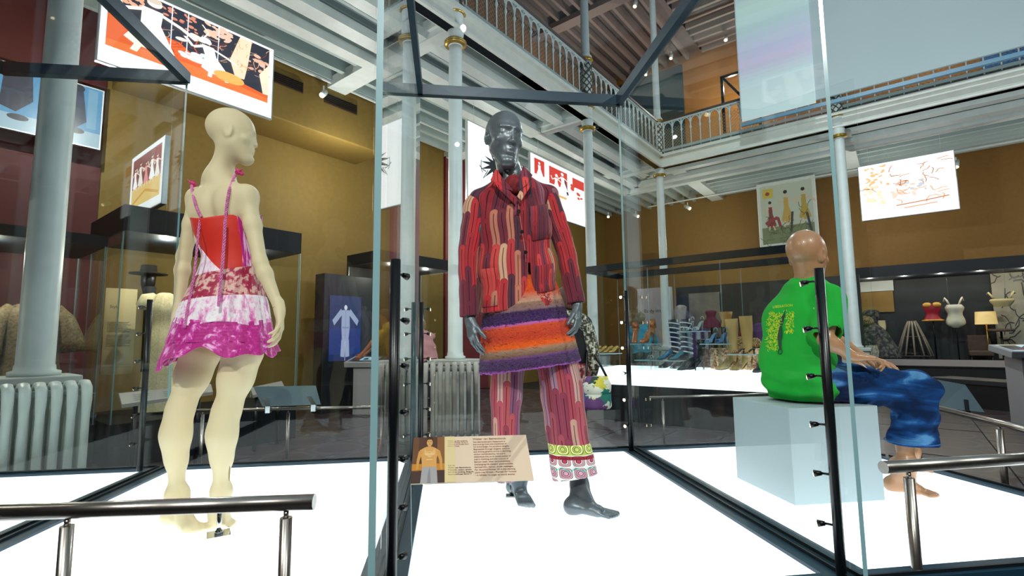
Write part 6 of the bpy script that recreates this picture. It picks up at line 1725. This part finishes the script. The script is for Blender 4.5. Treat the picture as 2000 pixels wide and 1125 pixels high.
heel_shoe('sandal', 'white patent sandal left on the tall riser', at(1345, z3 + .007, CA + .55), radians(215), 'd4dcd4', 1.0, .13, straps=True, sole='90a0a0')
heel_shoe('sandal', 'white patent sandal right on the tall riser', at(1364, z3 + .007, CA + .55), radians(215), 'cfd8d0', 1.0, .13, straps=True, sole='90a0a0')
heel_shoe('court_shoe', 'black court shoe between striped boots and black boot', at(1340, ztab, CA + .2), radians(190), '101216', 1.2, .10)
heel_shoe('ankle_boot', 'plain black ankle boot in the shoe case', at(1356, ztab, CA + .35), radians(195), '0e1014', 1.3, .11, boot=.20)
heel_shoe('sandal', 'pale blue caged shoe, left of the pair', at(1388, z4 + .007, CA + .4), radians(215), '8ab4d4', 1.1, .12, straps=True, boot=.0, sole='5a84a8')
heel_shoe('sandal', 'pale blue caged shoe, right of the pair', at(1408, z4 + .007, CA + .4), radians(215), '4a86bc', 1.1, .12, straps=True, sole='3a6a98')
heel_shoe('fur_boot', 'tall tan fur boot at the left of two', at(1418, ztab, CA + .5), radians(205), 'bfa06a', 1.6, .08, boot=.34, rough=.95, sole='8a6a3c')
heel_shoe('fur_boot', 'tall tan fur boot at the right of two', at(1446, ztab, CA + .5), radians(205), 'b8965c', 1.6, .08, boot=.36, rough=.95, sole='8a6a3c')
heel_shoe('sandal', 'tan sandal on the riser by the fur boots', at(1440, z5 + .007, CA + .3), radians(200), 'c88a50', .9, .07, straps=True)
heel_shoe('sandal', 'ochre sandal on the riser by the black shoe', at(1460, z5 + .007, CA + .3), radians(200), 'd0a060', .9, .07, straps=True)
heel_shoe('ankle_boot', 'black shoe nearest the green t-shirt in the shoe case', at(1482, ztab, CA + .2), radians(210), '14161a', 1.2, .10, boot=.10)
# embroidered box / bag, leopard head hat
pb_ = at(1398, ztab, CA + .75)
bg = thing('patterned_bag', 'peach floral patterned bag behind the shoes', 'bag', pb_)
def speck(name, c0_, c1_, c2_, sc=30):
    m, n, b = newmat(name); f = n.noise(n.coord(), sc, 3, .6); n.put(b.inputs['Base Color'], n.ramp(f, [(.38, c0_), (.5, c1_), (.62, c2_)])); b.inputs['Roughness'].default_value = .8; return m
M_peach = speck('peach_floral', '7a4a3a', 'd6a47c', 'e8d4b8', 34)
bx = MB(); bx.box(pb_ + UP * .14 + U2 * .28, .72, .2, .28, ax=U2); bevel(obj('body', bx, M_peach, bg), .03, 3)
obj('handle', MB().tube([pb_ + U2 * (.28 + .16 * cos(t)) + UP * (.28 + .12 * sin(t)) for t in [pi * k / 10 for k in range(11)]], .012, n=8), M_peach, bg)
pf_ = at(1448, ztab + .32, CA + .8)
fh = thing('fur_hat', 'spotted fur headpiece with red feathers on a stand behind the fur boots', 'hat', Vector((pf_.x, pf_.y, ztab)))
M_leo = speck('spotted_fur', '4a3420', 'b08c58', 'd8c090', 60)
obj('crown', MB().ball(pf_, (.17, .14, .12), 18, 12), M_leo, fh); obj('snout', MB().ball(pf_ + U2 * .16 + UP * .03, (.08, .07, .07), 12, 8), M_leo, fh)
obj('stand_rod', MB().tube([Vector((pf_.x, pf_.y, ztab)), pf_], .012, n=8), M_acre, fh)
for k in range(5): obj('feather', MB().tube([pf_ + UP * .1 + U2 * (.03 * k - .08), pf_ + UP * (.2 + .02 * (k % 2)) + U2 * (.05 * k - .12)], [.014, .004], n=6), mat('feather_red', 'b0282c', .8), fh)
# tan bustier above
pt_ = at(1419, 1.86, CA + .7); bu = thing('bustier', 'tan bustier on a thin rod above the blue shoes', 'garment', Vector((pt_.x, pt_.y, ztab)))
zq = onC(1419, 625, CA + .7).z
pt_.z = 0
obj('bodice', MB().lathe([(.07, zq - .09), (.055, zq - .02), (.075, zq + .06), (.085, zq + .11)], pt_, 16), mat('tan_cloth', 'c89a5c', .8), bu)
obj('rod', MB().tube([Vector((pt_.x, pt_.y, ztab)), Vector((pt_.x, pt_.y, zq))], .006, n=6), M_acre, bu)

# ================================================================ pale text wall and garments behind the shoe case
WA = 1.4
tw0, tw1 = onH(1246, 565, WA), onH(1304, 560, WA); b0_, b1_k = ab(tw0)[1], ab(tw1)[1]
tw = thing('text_panel', 'pale lilac freestanding text panel behind the visitor in the blue t-shirt', 'panel', H(WA, (b0_ + b1_k) / 2))
obj('board', MB().box(H(WA, (b0_ + b1_k) / 2, tw0.z / 2), b1_k - b0_, .12, tw0.z, ax=U2), mat('lilac_board', 'a69aa0', .7), tw)
obj('edge', MB().box(H(WA - .02, b1_k + .05, tw0.z / 2), .1, .16, tw0.z, ax=U2), mat('pale_edge', 'c4c8c6', .6), tw)
tt = onH(1258, 611, WA - .065); text('heading', 'Body image', tt, U2, UP, .14, M_ink, tw)
bk = thing('dark_partition', 'black display partition behind the shoe showcase', 'partition', H(WA + .4, b1_k + 2.0))
pz = onH(1420, 555, WA + .4).z
obj('panel', MB().box(H(WA + .4, b1_k + 2.15, pz / 2), 4.1, .12, pz, ax=U2), mat('partition_black', '14171c', .55), bk)
def onP(px, py, a=WA): return on_plane(px, py, H(a, 0), U1)
def hanging_garment(name, label, px, py0, py1, hw, col, a=WA + .1, skirt=1.3, group=None, mtl=None):
    p0, p1 = onP(px, py0, a), onP(px, py1, a); h_ = p0.z - p1.z; p = Vector((p0.x, p0.y, p1.z))
    r_ = garment(name, label, p, [(h_, hw * .35, .04), (h_ * .92, hw * .9, .08), (h_ * .6, hw * .7, .08), (h_ * .3, hw * skirt, .12), (0, hw * skirt * 1.15, .14)], mtl or mat('cloth_' + col, col, .8, var=.15, vscale=12), ax=U2, group=group)
    obj('display_pole', MB().tube([Vector((p.x, p.y, 0)), Vector((p.x, p.y, p1.z + .05))], .02, n=8), M_black, r_)
hanging_garment('dress', 'pale pleated dress on the black partition, left of the plum one', 1330, 596, 660, .16, '9a9086', a=WA - .25)
hanging_garment('dress', 'plum dress hanging on the partition behind the tall riser', 1388, 606, 640, .15, '6a2440', a=WA - .1)
hanging_garment('dress', 'long purple skirt behind the black ankle boot', 1366, 640, 722, .26, '4a2a5e', a=WA - .3)
hanging_garment('dress', 'dark plum dress behind the right striped boot', 1318, 640, 722, .2, '3c1c34', a=WA - .3)
hanging_garment('dress', 'violet skirt behind the patterned bag', 1490, 630, 722, .24, '4a2a68', a=WA - .3)
pnl = thing('photo_panel', 'tall pale photographic panel on the black partition', 'panel', onP(1375, 640))
q_ = onP(1349, 660, WA + .3); q2_ = onP(1405, 570, WA + .3)
obj('board', MB().box(Vector(((q_.x + q2_.x) / 2, (q_.y + q2_.y) / 2, (q_.z + q2_.z) / 2)), (q2_ - q_).dot(U2), .03, q2_.z - q_.z, ax=U2), mat('beige_panel', '7d7468', .7, var=.2, vscale=5), pnl)

# ================================================================ wall showcase at right
RA = 3.0
r0, r1 = onH(1652, 525, RA), onH(2080, 478, RA); rb0, rb1 = ab(r0)[1], ab(r1)[1]; zr = r0.z; zsill = onH(1800, 708, RA).z
ws = thing('long_showcase', 'long black wall showcase with corset, bodysuit and dresses under the bright lightbox', 'showcase', H(RA + .6, (rb0 + rb1) / 2))
cB, LB = (rb0 + rb1) / 2, rb1 - rb0
M_wcb = mat('showcase_black', '171a1e', .6, var=.15, vscale=3)
obj('back_panel', MB().box(H(RA + 1.15, cB, zr / 2), LB, .06, zr, ax=U2), M_wcb, ws)
obj('roof', MB().box(H(RA + .58, cB, zr - .13), LB, 1.1, .26, ax=U2), M_dark, ws)
obj('base', MB().box(H(RA + .58, cB, (zsill - .1) / 2), LB, 1.1, zsill - .1, ax=U2), mat('base_black', '08090b', .6), ws)
obj('caption_strip', MB().box(H(RA - .03, cB, zsill - .0), LB, .05, .14, ax=U2), mat('strip_pinkgrey', 'a89c96', .6), ws)
for k in range(4): pane('glass_panel', H(RA, rb0 + LB * k / 4 + .004), H(RA, rb0 + LB * (k + 1) / 4 - .004), zsill + .08, zr - .26, ws, .01)
def rwp(px, py, a=RA + .6): return on_plane(px, py, H(a, 0), U1)
def backdrop(x0, x1, y0, y1, col, label, a=RA + 1.09, extra=None):
    p0, p1 = rwp(x0, y0, a), rwp(x1, y0, a); z1_ = rwp(x0, y1, a).z; w = (p1 - p0).dot(U2)
    root = thing('backdrop_panel', label, 'panel', Vector((p0.x, p0.y, z1_)))
    obj('board', MB().box(p0 + U2 * (w / 2) + UP * ((z1_ - p0.z) / 2), w, .03, p0.z - z1_, ax=U2), mat('bd_' + col, col, .7, var=.12, vscale=2), root)
    if extra: picture('drawing', Vector((p0.x, p0.y, z1_)) - U1 * .017, U2 * w, UP * (p0.z - z1_), extra, 0, root, nrm=-U1)
dr = squig('3a3630', 30, .05, .1, .95, .95, .06, .012) + squig('25221f', 14, .3, .65, .8, .95, .04, .02)
backdrop(1932, 2075, 523, 700, 'a39c8a', 'grey panel with loose black line drawing at the right end of the wall showcase', extra=dr)
backdrop(1656, 1744, 548, 572, 'c8ccc8', 'pale strip seen above the dark dresses in the wall showcase')
backdrop(1656, 1744, 573, 612, '8a6a30', 'ochre panel above the dark dresses in the wall showcase')
def form(name, label, px, py, prof, m, cat='garment', pole=True, extra=None, a=RA + .6, ax=None, straps=None):
    p0 = rwp(px, py, a); root = thing(name, label, cat, p0 - UP * abs(prof[-1][0]))
    R_ = interp(prof, 30); rows = [[p0 + U2 * (w * cos(t)) + U1 * (d * sin(t)) + UP * z for t in [2 * pi * k / 28 for k in range(28)]] for z, w, d in R_]
    mb = MB(); mb.grid(rows, closed=True, UV=lambda i, j: (j / 28, i / 29)); obj('cloth', mb, m, root)
    if pole: obj('display_pole', MB().tube([Vector((p0.x, p0.y, zsill - .1)), p0 + UP * (prof[0][0] - .05)], .014, n=8), M_black, root)
    if straps:
        for sg in (-1, 1): obj('strap', MB().tube([p0 + U2 * (sg * x) + UP * z + U1 * y for x, y, z in straps], .02, n=7), m, root)
    return root
M_cors = mat('corset_red', 'a81c30', .5); M_ivory = mat('ivory_satin', 'cfc8b4', .6)
c_ = form('corset', 'red corset with gold trim at the bust, left of the white bodysuit', 1821, 610, [(.20, .17, .11), (.08, .16, .11), (-.05, .12, .09), (-.17, .17, .12), (-.20, .19, .13)], M_cors)
p0 = rwp(1821, 610); 
for sg in (-1, 1): obj('gold_cup', MB().ball(p0 + U2 * (sg * .085) - U1 * .08 + UP * .17, (.085, .05, .06), 12, 8, ax=(U2, U1, UP)), mat('gold_satin', 'd8a040', .5), c_)
obj('gold_hem', MB().tube([p0 + U2 * (.19 * cos(t)) + U1 * (.13 * sin(t)) - UP * .19 for t in [2 * pi * k / 20 for k in range(20)]], .02, n=6, closed=True), mat('gold_satin2', 'd8a040', .5), c_)
form('bodysuit', 'white strapped bodysuit right of the red corset', 1865, 612, [(.20, .13, .08), (.12, .17, .11), (-.02, .13, .09), (-.16, .17, .11), (-.26, .16, .1), (-.33, .06, .05)], M_ivory, straps=((.08, 0, .19), (.12, .0, .30), (.15, .04, .36), (.17, .06, .28)))
# hoop skirt frame of tapes
p0 = rwp(1784, 662); hs = thing('hoop_skirt', 'cage skirt of pale tapes hanging left below the corset', 'garment', p0 - UP * .42)
for k in range(12):
    t = 2 * pi * k / 12; obj('tape', MB().tube([p0 + U2 * (r_ * cos(t)) + U1 * (r_ * .6 * sin(t)) + UP * z for r_, z in ((.07, .42), (.12, .3), (.22, .0), (.34, -.40))], .02, n=5), mat('tape_beige', '9a8a78', .8), hs)
for r_, z in ((.07, .42), (.2, .05), (.34, -.40)): obj('hoop', MB().tube([p0 + U2 * (r_ * cos(t)) + U1 * (r_ * .6 * sin(t)) + UP * z for t in [2 * pi * k / 20 for k in range(20)]], .012, n=5, closed=True), mat('hoop_dark', '4a4038', .8), hs)
# dressed figures left
form('dress', 'dark layered gown with wide striped skirt at the left of the wall showcase', 1704, 640, [(.45, .05, .05), (.38, .17, .12), (.1, .14, .12), (-.1, .28, .22), (-.72, .58, .4)], speck('gown_dark', '15161c', '34343a', '6a6458', 14))
form('fur_headdress', 'brown fur hat above the dark layered gown', 1693, 628, [(.16, .05, .05), (.1, .18, .14), (-.05, .2, .16), (-.12, .12, .1)], speck('hat_fur', '3c2c1c', '7a6448', 'a89468', 40), cat='hat', pole=False)
form('pale_dress', 'short cream pleated bustle skirt low at the left of the wall showcase', 1688, 684, [(.12, .26, .2), (-.04, .3, .22), (-.2, .3, .22)], speck('cream_pleats', '8a8478', 'c0b8a8', 'd8d2c4', 30), a=RA + .3, pole=False)
form('pink_dress', 'dusty pink dress at the far left edge of the wall showcase', 1667, 640, [(.35, .05, .05), (.25, .18, .12), (-.1, .16, .12), (-.5, .25, .2)], mat('dusty_pink', '9a4a58', .8))
form('cream_bag', 'small cream square bag right of the fur hat', 1717, 638, [(.15, .13, .05), (0, .14, .06), (-.12, .12, .06)], mat('cream_leather', 'd0c090', .6), cat='bag')
form('bra', 'cream brassiere hanging on the line drawing panel', 1957, 588, [(.05, .18, .06), (0, .2, .08), (-.12, .12, .05)], mat('bra_cream', 'b8a878', .7), straps=((.12, 0, .04), (.16, 0, .12), (.2, .03, .2), (.22, .05, .16)), pole=False)
# lamp, chair, stool
p0 = rwp(1925, 621); lp_ = thing('table_lamp', 'lamp with glowing pleated cream shade at the right of the wall showcase', 'lamp', Vector((p0.x, p0.y, zsill - .1)))
obj('shade', MB().lathe([(.19, -.14), (.17, .14)], p0, 24, cap=False), mat('lamp_shade', 'e8cf98', .7, emit='e8b868', es=.55), lp_); obj('pole', MB().tube([Vector((p0.x, p0.y, zsill - .1)), p0], .014, n=8), M_gold, lp_)
p0 = rwp(1912, 652); zf_ = zsill - .1; ch = thing('armchair', 'small brown upholstered chair beneath the lamp', 'chair', Vector((p0.x, p0.y, zf_)))
M_uph = mat('brown_upholstery', '5a4438', .8)
bevel(obj('seat', MB().box(Vector((p0.x, p0.y, zf_ + .3)), .4, .4, .12, ax=U2), M_uph, ch), .03, 3); bevel(obj('backrest', MB().box(Vector((p0.x, p0.y, zf_ + .52)) + U1 * .18, .4, .08, .36, ax=U2), M_uph, ch), .03, 3)
for i in (-1, 1):
    for j in (-1, 1): obj('leg', MB().tube([Vector((p0.x, p0.y, zf_ + .25)) + U2 * (i * .16) + U1 * (j * .16), Vector((p0.x, p0.y, zf_)) + U2 * (i * .18) + U1 * (j * .18)], [.018, .012], n=8), M_black, ch)
p0 = rwp(1955, 645); stl = thing('stool', 'round brown stool in front of the line drawing panel', 'stool', Vector((p0.x, p0.y, zf_)))
obj('seat', MB().lathe([(.0, p0.z - .03), (.22, p0.z - .03), (.23, p0.z), (.2, p0.z + .03), (0, p0.z + .04)], Vector((p0.x, p0.y, 0)), 20), M_uph, stl); obj('post', MB().tube([Vector((p0.x, p0.y, zf_)), Vector((p0.x, p0.y, p0.z))], .02, n=8), M_black, stl)

# black bench on the right
qb = G(1836, 735, .45); qb2 = G(2090, 752, .45)
bn = thing('bench', 'long low black bench between the wall showcase and the rail', 'bench', Vector((qb.x, qb.y, 0)))
d_ = (qb2 - qb); c_ = (qb + qb2) / 2
bevel(obj('seat', MB().box(Vector((c_.x, c_.y, .41)) , d_.length, .55, .08, ax=d_), mat('bench_top', '2a2c2e', .4), bn), .01)
obj('base', MB().box(Vector((c_.x, c_.y, .185)), d_.length - .06, .5, .37, ax=d_), mat('bench_black', '060708', .6), bn)

for f_ in (.12, .30, .48, .66, .85): lamp('showcase_lamp', H(RA + .35, rb0 + LB * f_, zr - .36), 9, (1, .93, .8))
# upper level object: round yellow ornament behind the railing
py_ = onH(1760, 193, .5); yo = thing('round_lamp', 'round yellow ball lamp behind the back gallery railing', 'lamp', py_ - UP * .2)
obj('globe', MB().lathe([(.0, -.17), (.12, -.14), (.2, 0), (.17, .12), (.06, .17), (0, .17)], py_, 14), mat('yellow_globe', 'd8a838', .6), yo); obj('post', MB().tube([Vector((py_.x, py_.y, 5.78)), py_ - UP * .15], .02, n=8), M_gold, yo)
pf2 = onH(1430, 180, 2.5); bf = thing('dark_frame', 'black open metal frame on the upper gallery left of the big screen', 'frame', pf2 - UP)
for o_ in (-.45, .45): obj('upright', MB().box(pf2 + U2 * (o_ + .2) + UP * -.3, .07, .07, 1.6, ax=U2), M_black, bf)
obj('rail', MB().box(pf2 + U2 * .2 + UP * .5, .97, .07, .07, ax=U2), M_black, bf); obj('rail', MB().bar(pf2 + U2 * -.2 + UP * .45, pf2 + U2 * .5 + UP * -.6, .06, .06), M_black, bf)

# ================================================================ visitors
def person(label, p, h, face, top_m, leg_m, hair_m, skin='c89a80', lean=0.0, armL=None, armR=None, skirt=None, S_=None):
    """standing visitor; face = facing direction; arms = (elbow, wrist) offsets (right, fwd, up) from the shoulder"""
    F = Vector(face).normalized(); R_ = F.cross(UP); k = h / 1.72
    def Q(r_, f_, u_): return p + R_ * (r_ * k) + F * ((f_ + lean * max(0, u_ - .9)) * k) + UP * (u_ * k)
    ms = mat('skin_' + skin, skin, .55)
    root = thing('person', label, 'person', p)
    arms = {}
    for sg, a_ in ((-1, armL), (1, armR)):
        sh = Q(sg * .18, 0, 1.40)
        e, w = a_ if a_ else ((.05, -.02, -.28), (.05, .04, -.54))
        arms[sg] = (sh, sh + (R_ * (sg * e[0]) + F * e[1] + UP * e[2]) * k, sh + (R_ * (sg * w[0]) + F * w[1] + UP * w[2]) * k)
    lo = p + Vector((-.75, -.75, -.03)); hi = p + Vector((.75, .75, 1.85 * k))
    s = SDF(lo, hi, .011)
    head(s, Q(0, .03, 1.60), F + UP * (-.3 if lean else -.1), UP, S=k, L=1.0)
    s.cone(Q(0, 0, 1.54), Q(0, -.01, 1.42), .052 * k, .06 * k, .03)
    s.cone(Q(0, 0, 1.32), Q(0, 0, 1.0), .10 * k, .095 * k, .04, R_, 1.4)
    for sg in (-1, 1):
        sh, e, w = arms[sg]; arm(s, sh, e, w, k * .95)
        hd = (w - e).normalized(); hand(s, w, hd, -UP if abs(hd.z) < .6 else R_ * -sg, F if abs(hd.z) > .6 else R_ * -sg, k)
        leg(s, Q(sg * .10, 0, .92), Q(sg * .10, .02, .48), Q(sg * .10, -.01, .09), .8 * k, back=-F)
        foot(s, Q(sg * .10, -.01, .10), Q(sg * .10, -.05, .035), Q(sg * .11, .11, .022), Q(sg * .115, .19, .018), k)
    obj('body', s.mesh('body', ms, 1), None, root)
    t = SDF(lo, hi, .012)
    t.cone(arms[-1][0], arms[1][0], .066 * k, .066 * k, .05); t.cone(Q(0, -.005, 1.40), Q(0, 0, 1.18), .115 * k, .125 * k, .05, R_, 1.42); t.cone(Q(0, 0, 1.18), Q(0, 0, .93), .125 * k, .125 * k, .05, R_, 1.38)
    for sg in (-1, 1):
        sh, e, w = arms[sg]; t.cone(sh, e, .062 * k, .056 * k, .03)
        if S_ == 'long': t.cone(e, e.lerp(w, .85), .056 * k, .046 * k, .02)
    t.disp(lambda x, y, z: .004 * np.sin(z * 55 + x * 20) + .003 * np.sin(x * 60 + y * 45)); t.cone(Q(0, 0, 1.44), Q(0, 0, 1.56), .062 * k, .07 * k, .005, op='sub')
    obj('top', t.mesh('top', top_m, 1), None, root)
    u = SDF(lo, hi, .012)
    u.ell(Q(0, -.01, .92), (.135 * k, .175 * k, .13 * k), (V3(F), V3(R_), (0, 0, 1)), .04)
    for sg in (-1, 1): u.cone(Q(sg * .095, 0, .86), Q(sg * .10, .02, .48), .100 * k, .080 * k, .03); u.cone(Q(sg * .10, .02, .48), Q(sg * .10, -.01, .10), .078 * k, .072 * k, .03)
    obj('trousers', u.mesh('trousers', leg_m, 1), None, root)
    hr = SDF(lo, hi, .011); f_ = nrm(F)
    hr.ell(Q(0, -.005, 1.645), (.088 * k, .108 * k, .088 * k), (V3(R_), V3(F), (0, 0, 1)), .02); hr.ell(Q(0, -.05, 1.60), (.083 * k, .065 * k, .10 * k), (V3(R_), V3(F), (0, 0, 1)), .03)
    hr.ell(Q(0, .10, 1.57), (.07 * k, .08 * k, .085 * k), (V3(R_), V3(F), (0, 0, 1)), .02, op='sub')
    hr.disp(lambda x, y, z: .004 * np.sin(x * 160 + z * 40) * np.sin(y * 130))
    obj('hair', hr.mesh('hair', hair_m, 1), None, root)
    for sg in (-1, 1):
        sb = MB(); sb.tube([Q(sg * .10, -.09, .035), Q(sg * .10, -.02, .05), Q(sg * .105, .08, .04), Q(sg * .112, .19, .03)], [(.03 * k, .036 * k), (.045 * k, .04 * k), (.035 * k, .048 * k), (.02 * k, .036 * k)], n=12, up=UP)
        obj('shoe', sb, M_black, root)
    return root, Q
M_pinkj = mat('pink_jumper', 'c08a8c', .85, bump=.3, bscale=120); M_blk = mat('black_cloth', '17181c', .8, bump=.2, bscale=80); M_blut = mat('teal_tee', '2487a8', .8); M_yelt = mat('yellow_tee', 'cfa020', .8)
H_blond = mat('hair_blond', '9a7448', .6, var=.2, vscale=60); H_brown = mat('hair_brown', '4a3020', .6, var=.2, vscale=60); H_grey = mat('hair_greybrown', '6a5844', .6, var=.2, vscale=60)
pp = D(842, 700, 7.6); pp.z = 0
person('person with blond hair in a dusty pink jumper stooping behind the small radiator', pp, 1.52, (-.75, .66, 0), M_pinkj, M_blk, H_blond, lean=.45, S_='long', armL=((.0, .2, -.2), (0, .42, -.3)), armR=((.0, .2, -.2), (0, .42, -.3)))
pp = G(716, 808, 0) + Vector((.42, .18, 0)); pp.z = 0
person('person in yellow t-shirt reaching to the touch kiosk, mostly behind the glass edge', pp, 1.70, (-.95, -.25, 0), M_yelt, M_blk, H_brown, skin='a8694c', lean=.25, armL=((.02, .22, -.18), (0, .42, -.42)), armR=((.02, .15, -.25), (0, .38, -.44)))
pp = onC(1252, 640, CA + 1.9); pp.z = 0
person('person in teal t-shirt seen from behind beyond the shoe showcase', pp, 1.62, (.45, .9, 0), M_blut, M_blk, H_grey, armL=((.04, .14, -.24), (-.02, .34, -.2)), armR=((.04, .14, -.24), (-.02, .34, -.2)))
pp = D(1108, 700, 4.25); pp.z = 0
pr, Q = person('person in black jacket with leopard scarf standing directly behind the suited mannequin', pp, 1.62, (-.35, .93, 0), M_blk, mat('black_trousers', '101216', .7), H_brown, S_='long')
M_leo2 = speck('leopard_scarf', '17150f', '5a5648', 'd8d4c4', 42)
obj('scarf', MB().tube([Q(-.10, .06, 1.46), Q(-.06, -.10, 1.45), Q(.08, -.12, 1.42), Q(.17, -.08, 1.34), Q(.20, -.10, 1.18), Q(.21, -.11, 1.02), Q(.20, -.10, .93)], [.05, .06, .062, .06, .055, .05, .035], n=14), M_leo2, pr)
tk = obj('tartan_hem', MB().lathe([(.20, .80), (.19, .90), (.17, .98)], pp, 24, cap=False), speck('tartan_red', '2c1a1e', 'a02c34', 'd8c0b8', 26), pr)
pbg = D(1166, 766, 4.0); bag = thing('shoulder_bag', 'shoulder bag in multicoloured blotches hanging at the hip of the black jacket', 'bag', pbg - UP * .12)
def blot():
    m, n, b = newmat('bag_blotches'); f = n.n('ShaderNodeTexVoronoi'); n.put(f.inputs['Vector'], n.mix(0.12, n.coord(), n.n('ShaderNodeTexNoise').outputs[1])); f.inputs['Scale'].default_value = 13; f.inputs['Randomness'].default_value = 1
    c = n.ramp(n.xyz(f.outputs['Color'])[0], [(0, '1f7a6a'), (.16, 'e8e4d4'), (.34, 'd8c838'), (.5, '2a5aa0'), (.64, '6a3a7a'), (.78, 'e0ddd0'), (.9, '1c3a30')], 'CONSTANT'); n.put(b.inputs['Base Color'], c); return m
M_bag = blot()
bevel(obj('body', MB().tube([pbg - UP * .13, pbg - UP * .11, pbg + UP * .02, pbg + UP * .12], [(.10, .05), (.115, .06), (.11, .06), (.08, .035)], n=20, up=Vector((1, 0, 0))), M_bag, bag), .004)
obj('flap', MB().tube([pbg + UP * .125 - Vector((0, .0, 0)), pbg + UP * .06, pbg - UP * .01], [(.086, .040), (.116, .067), (.112, .066)], n=20, up=Vector((1, 0, 0))), M_bag, bag)
obj('strap', MB().tube([pbg + Vector((-.08, 0, .12)), Q(.19, -.02, 1.2), Q(.16, 0, 1.48), Q(.20, -.06, 1.2), pbg + Vector((.08, 0, .12))], .010, n=6), M_black, bag)
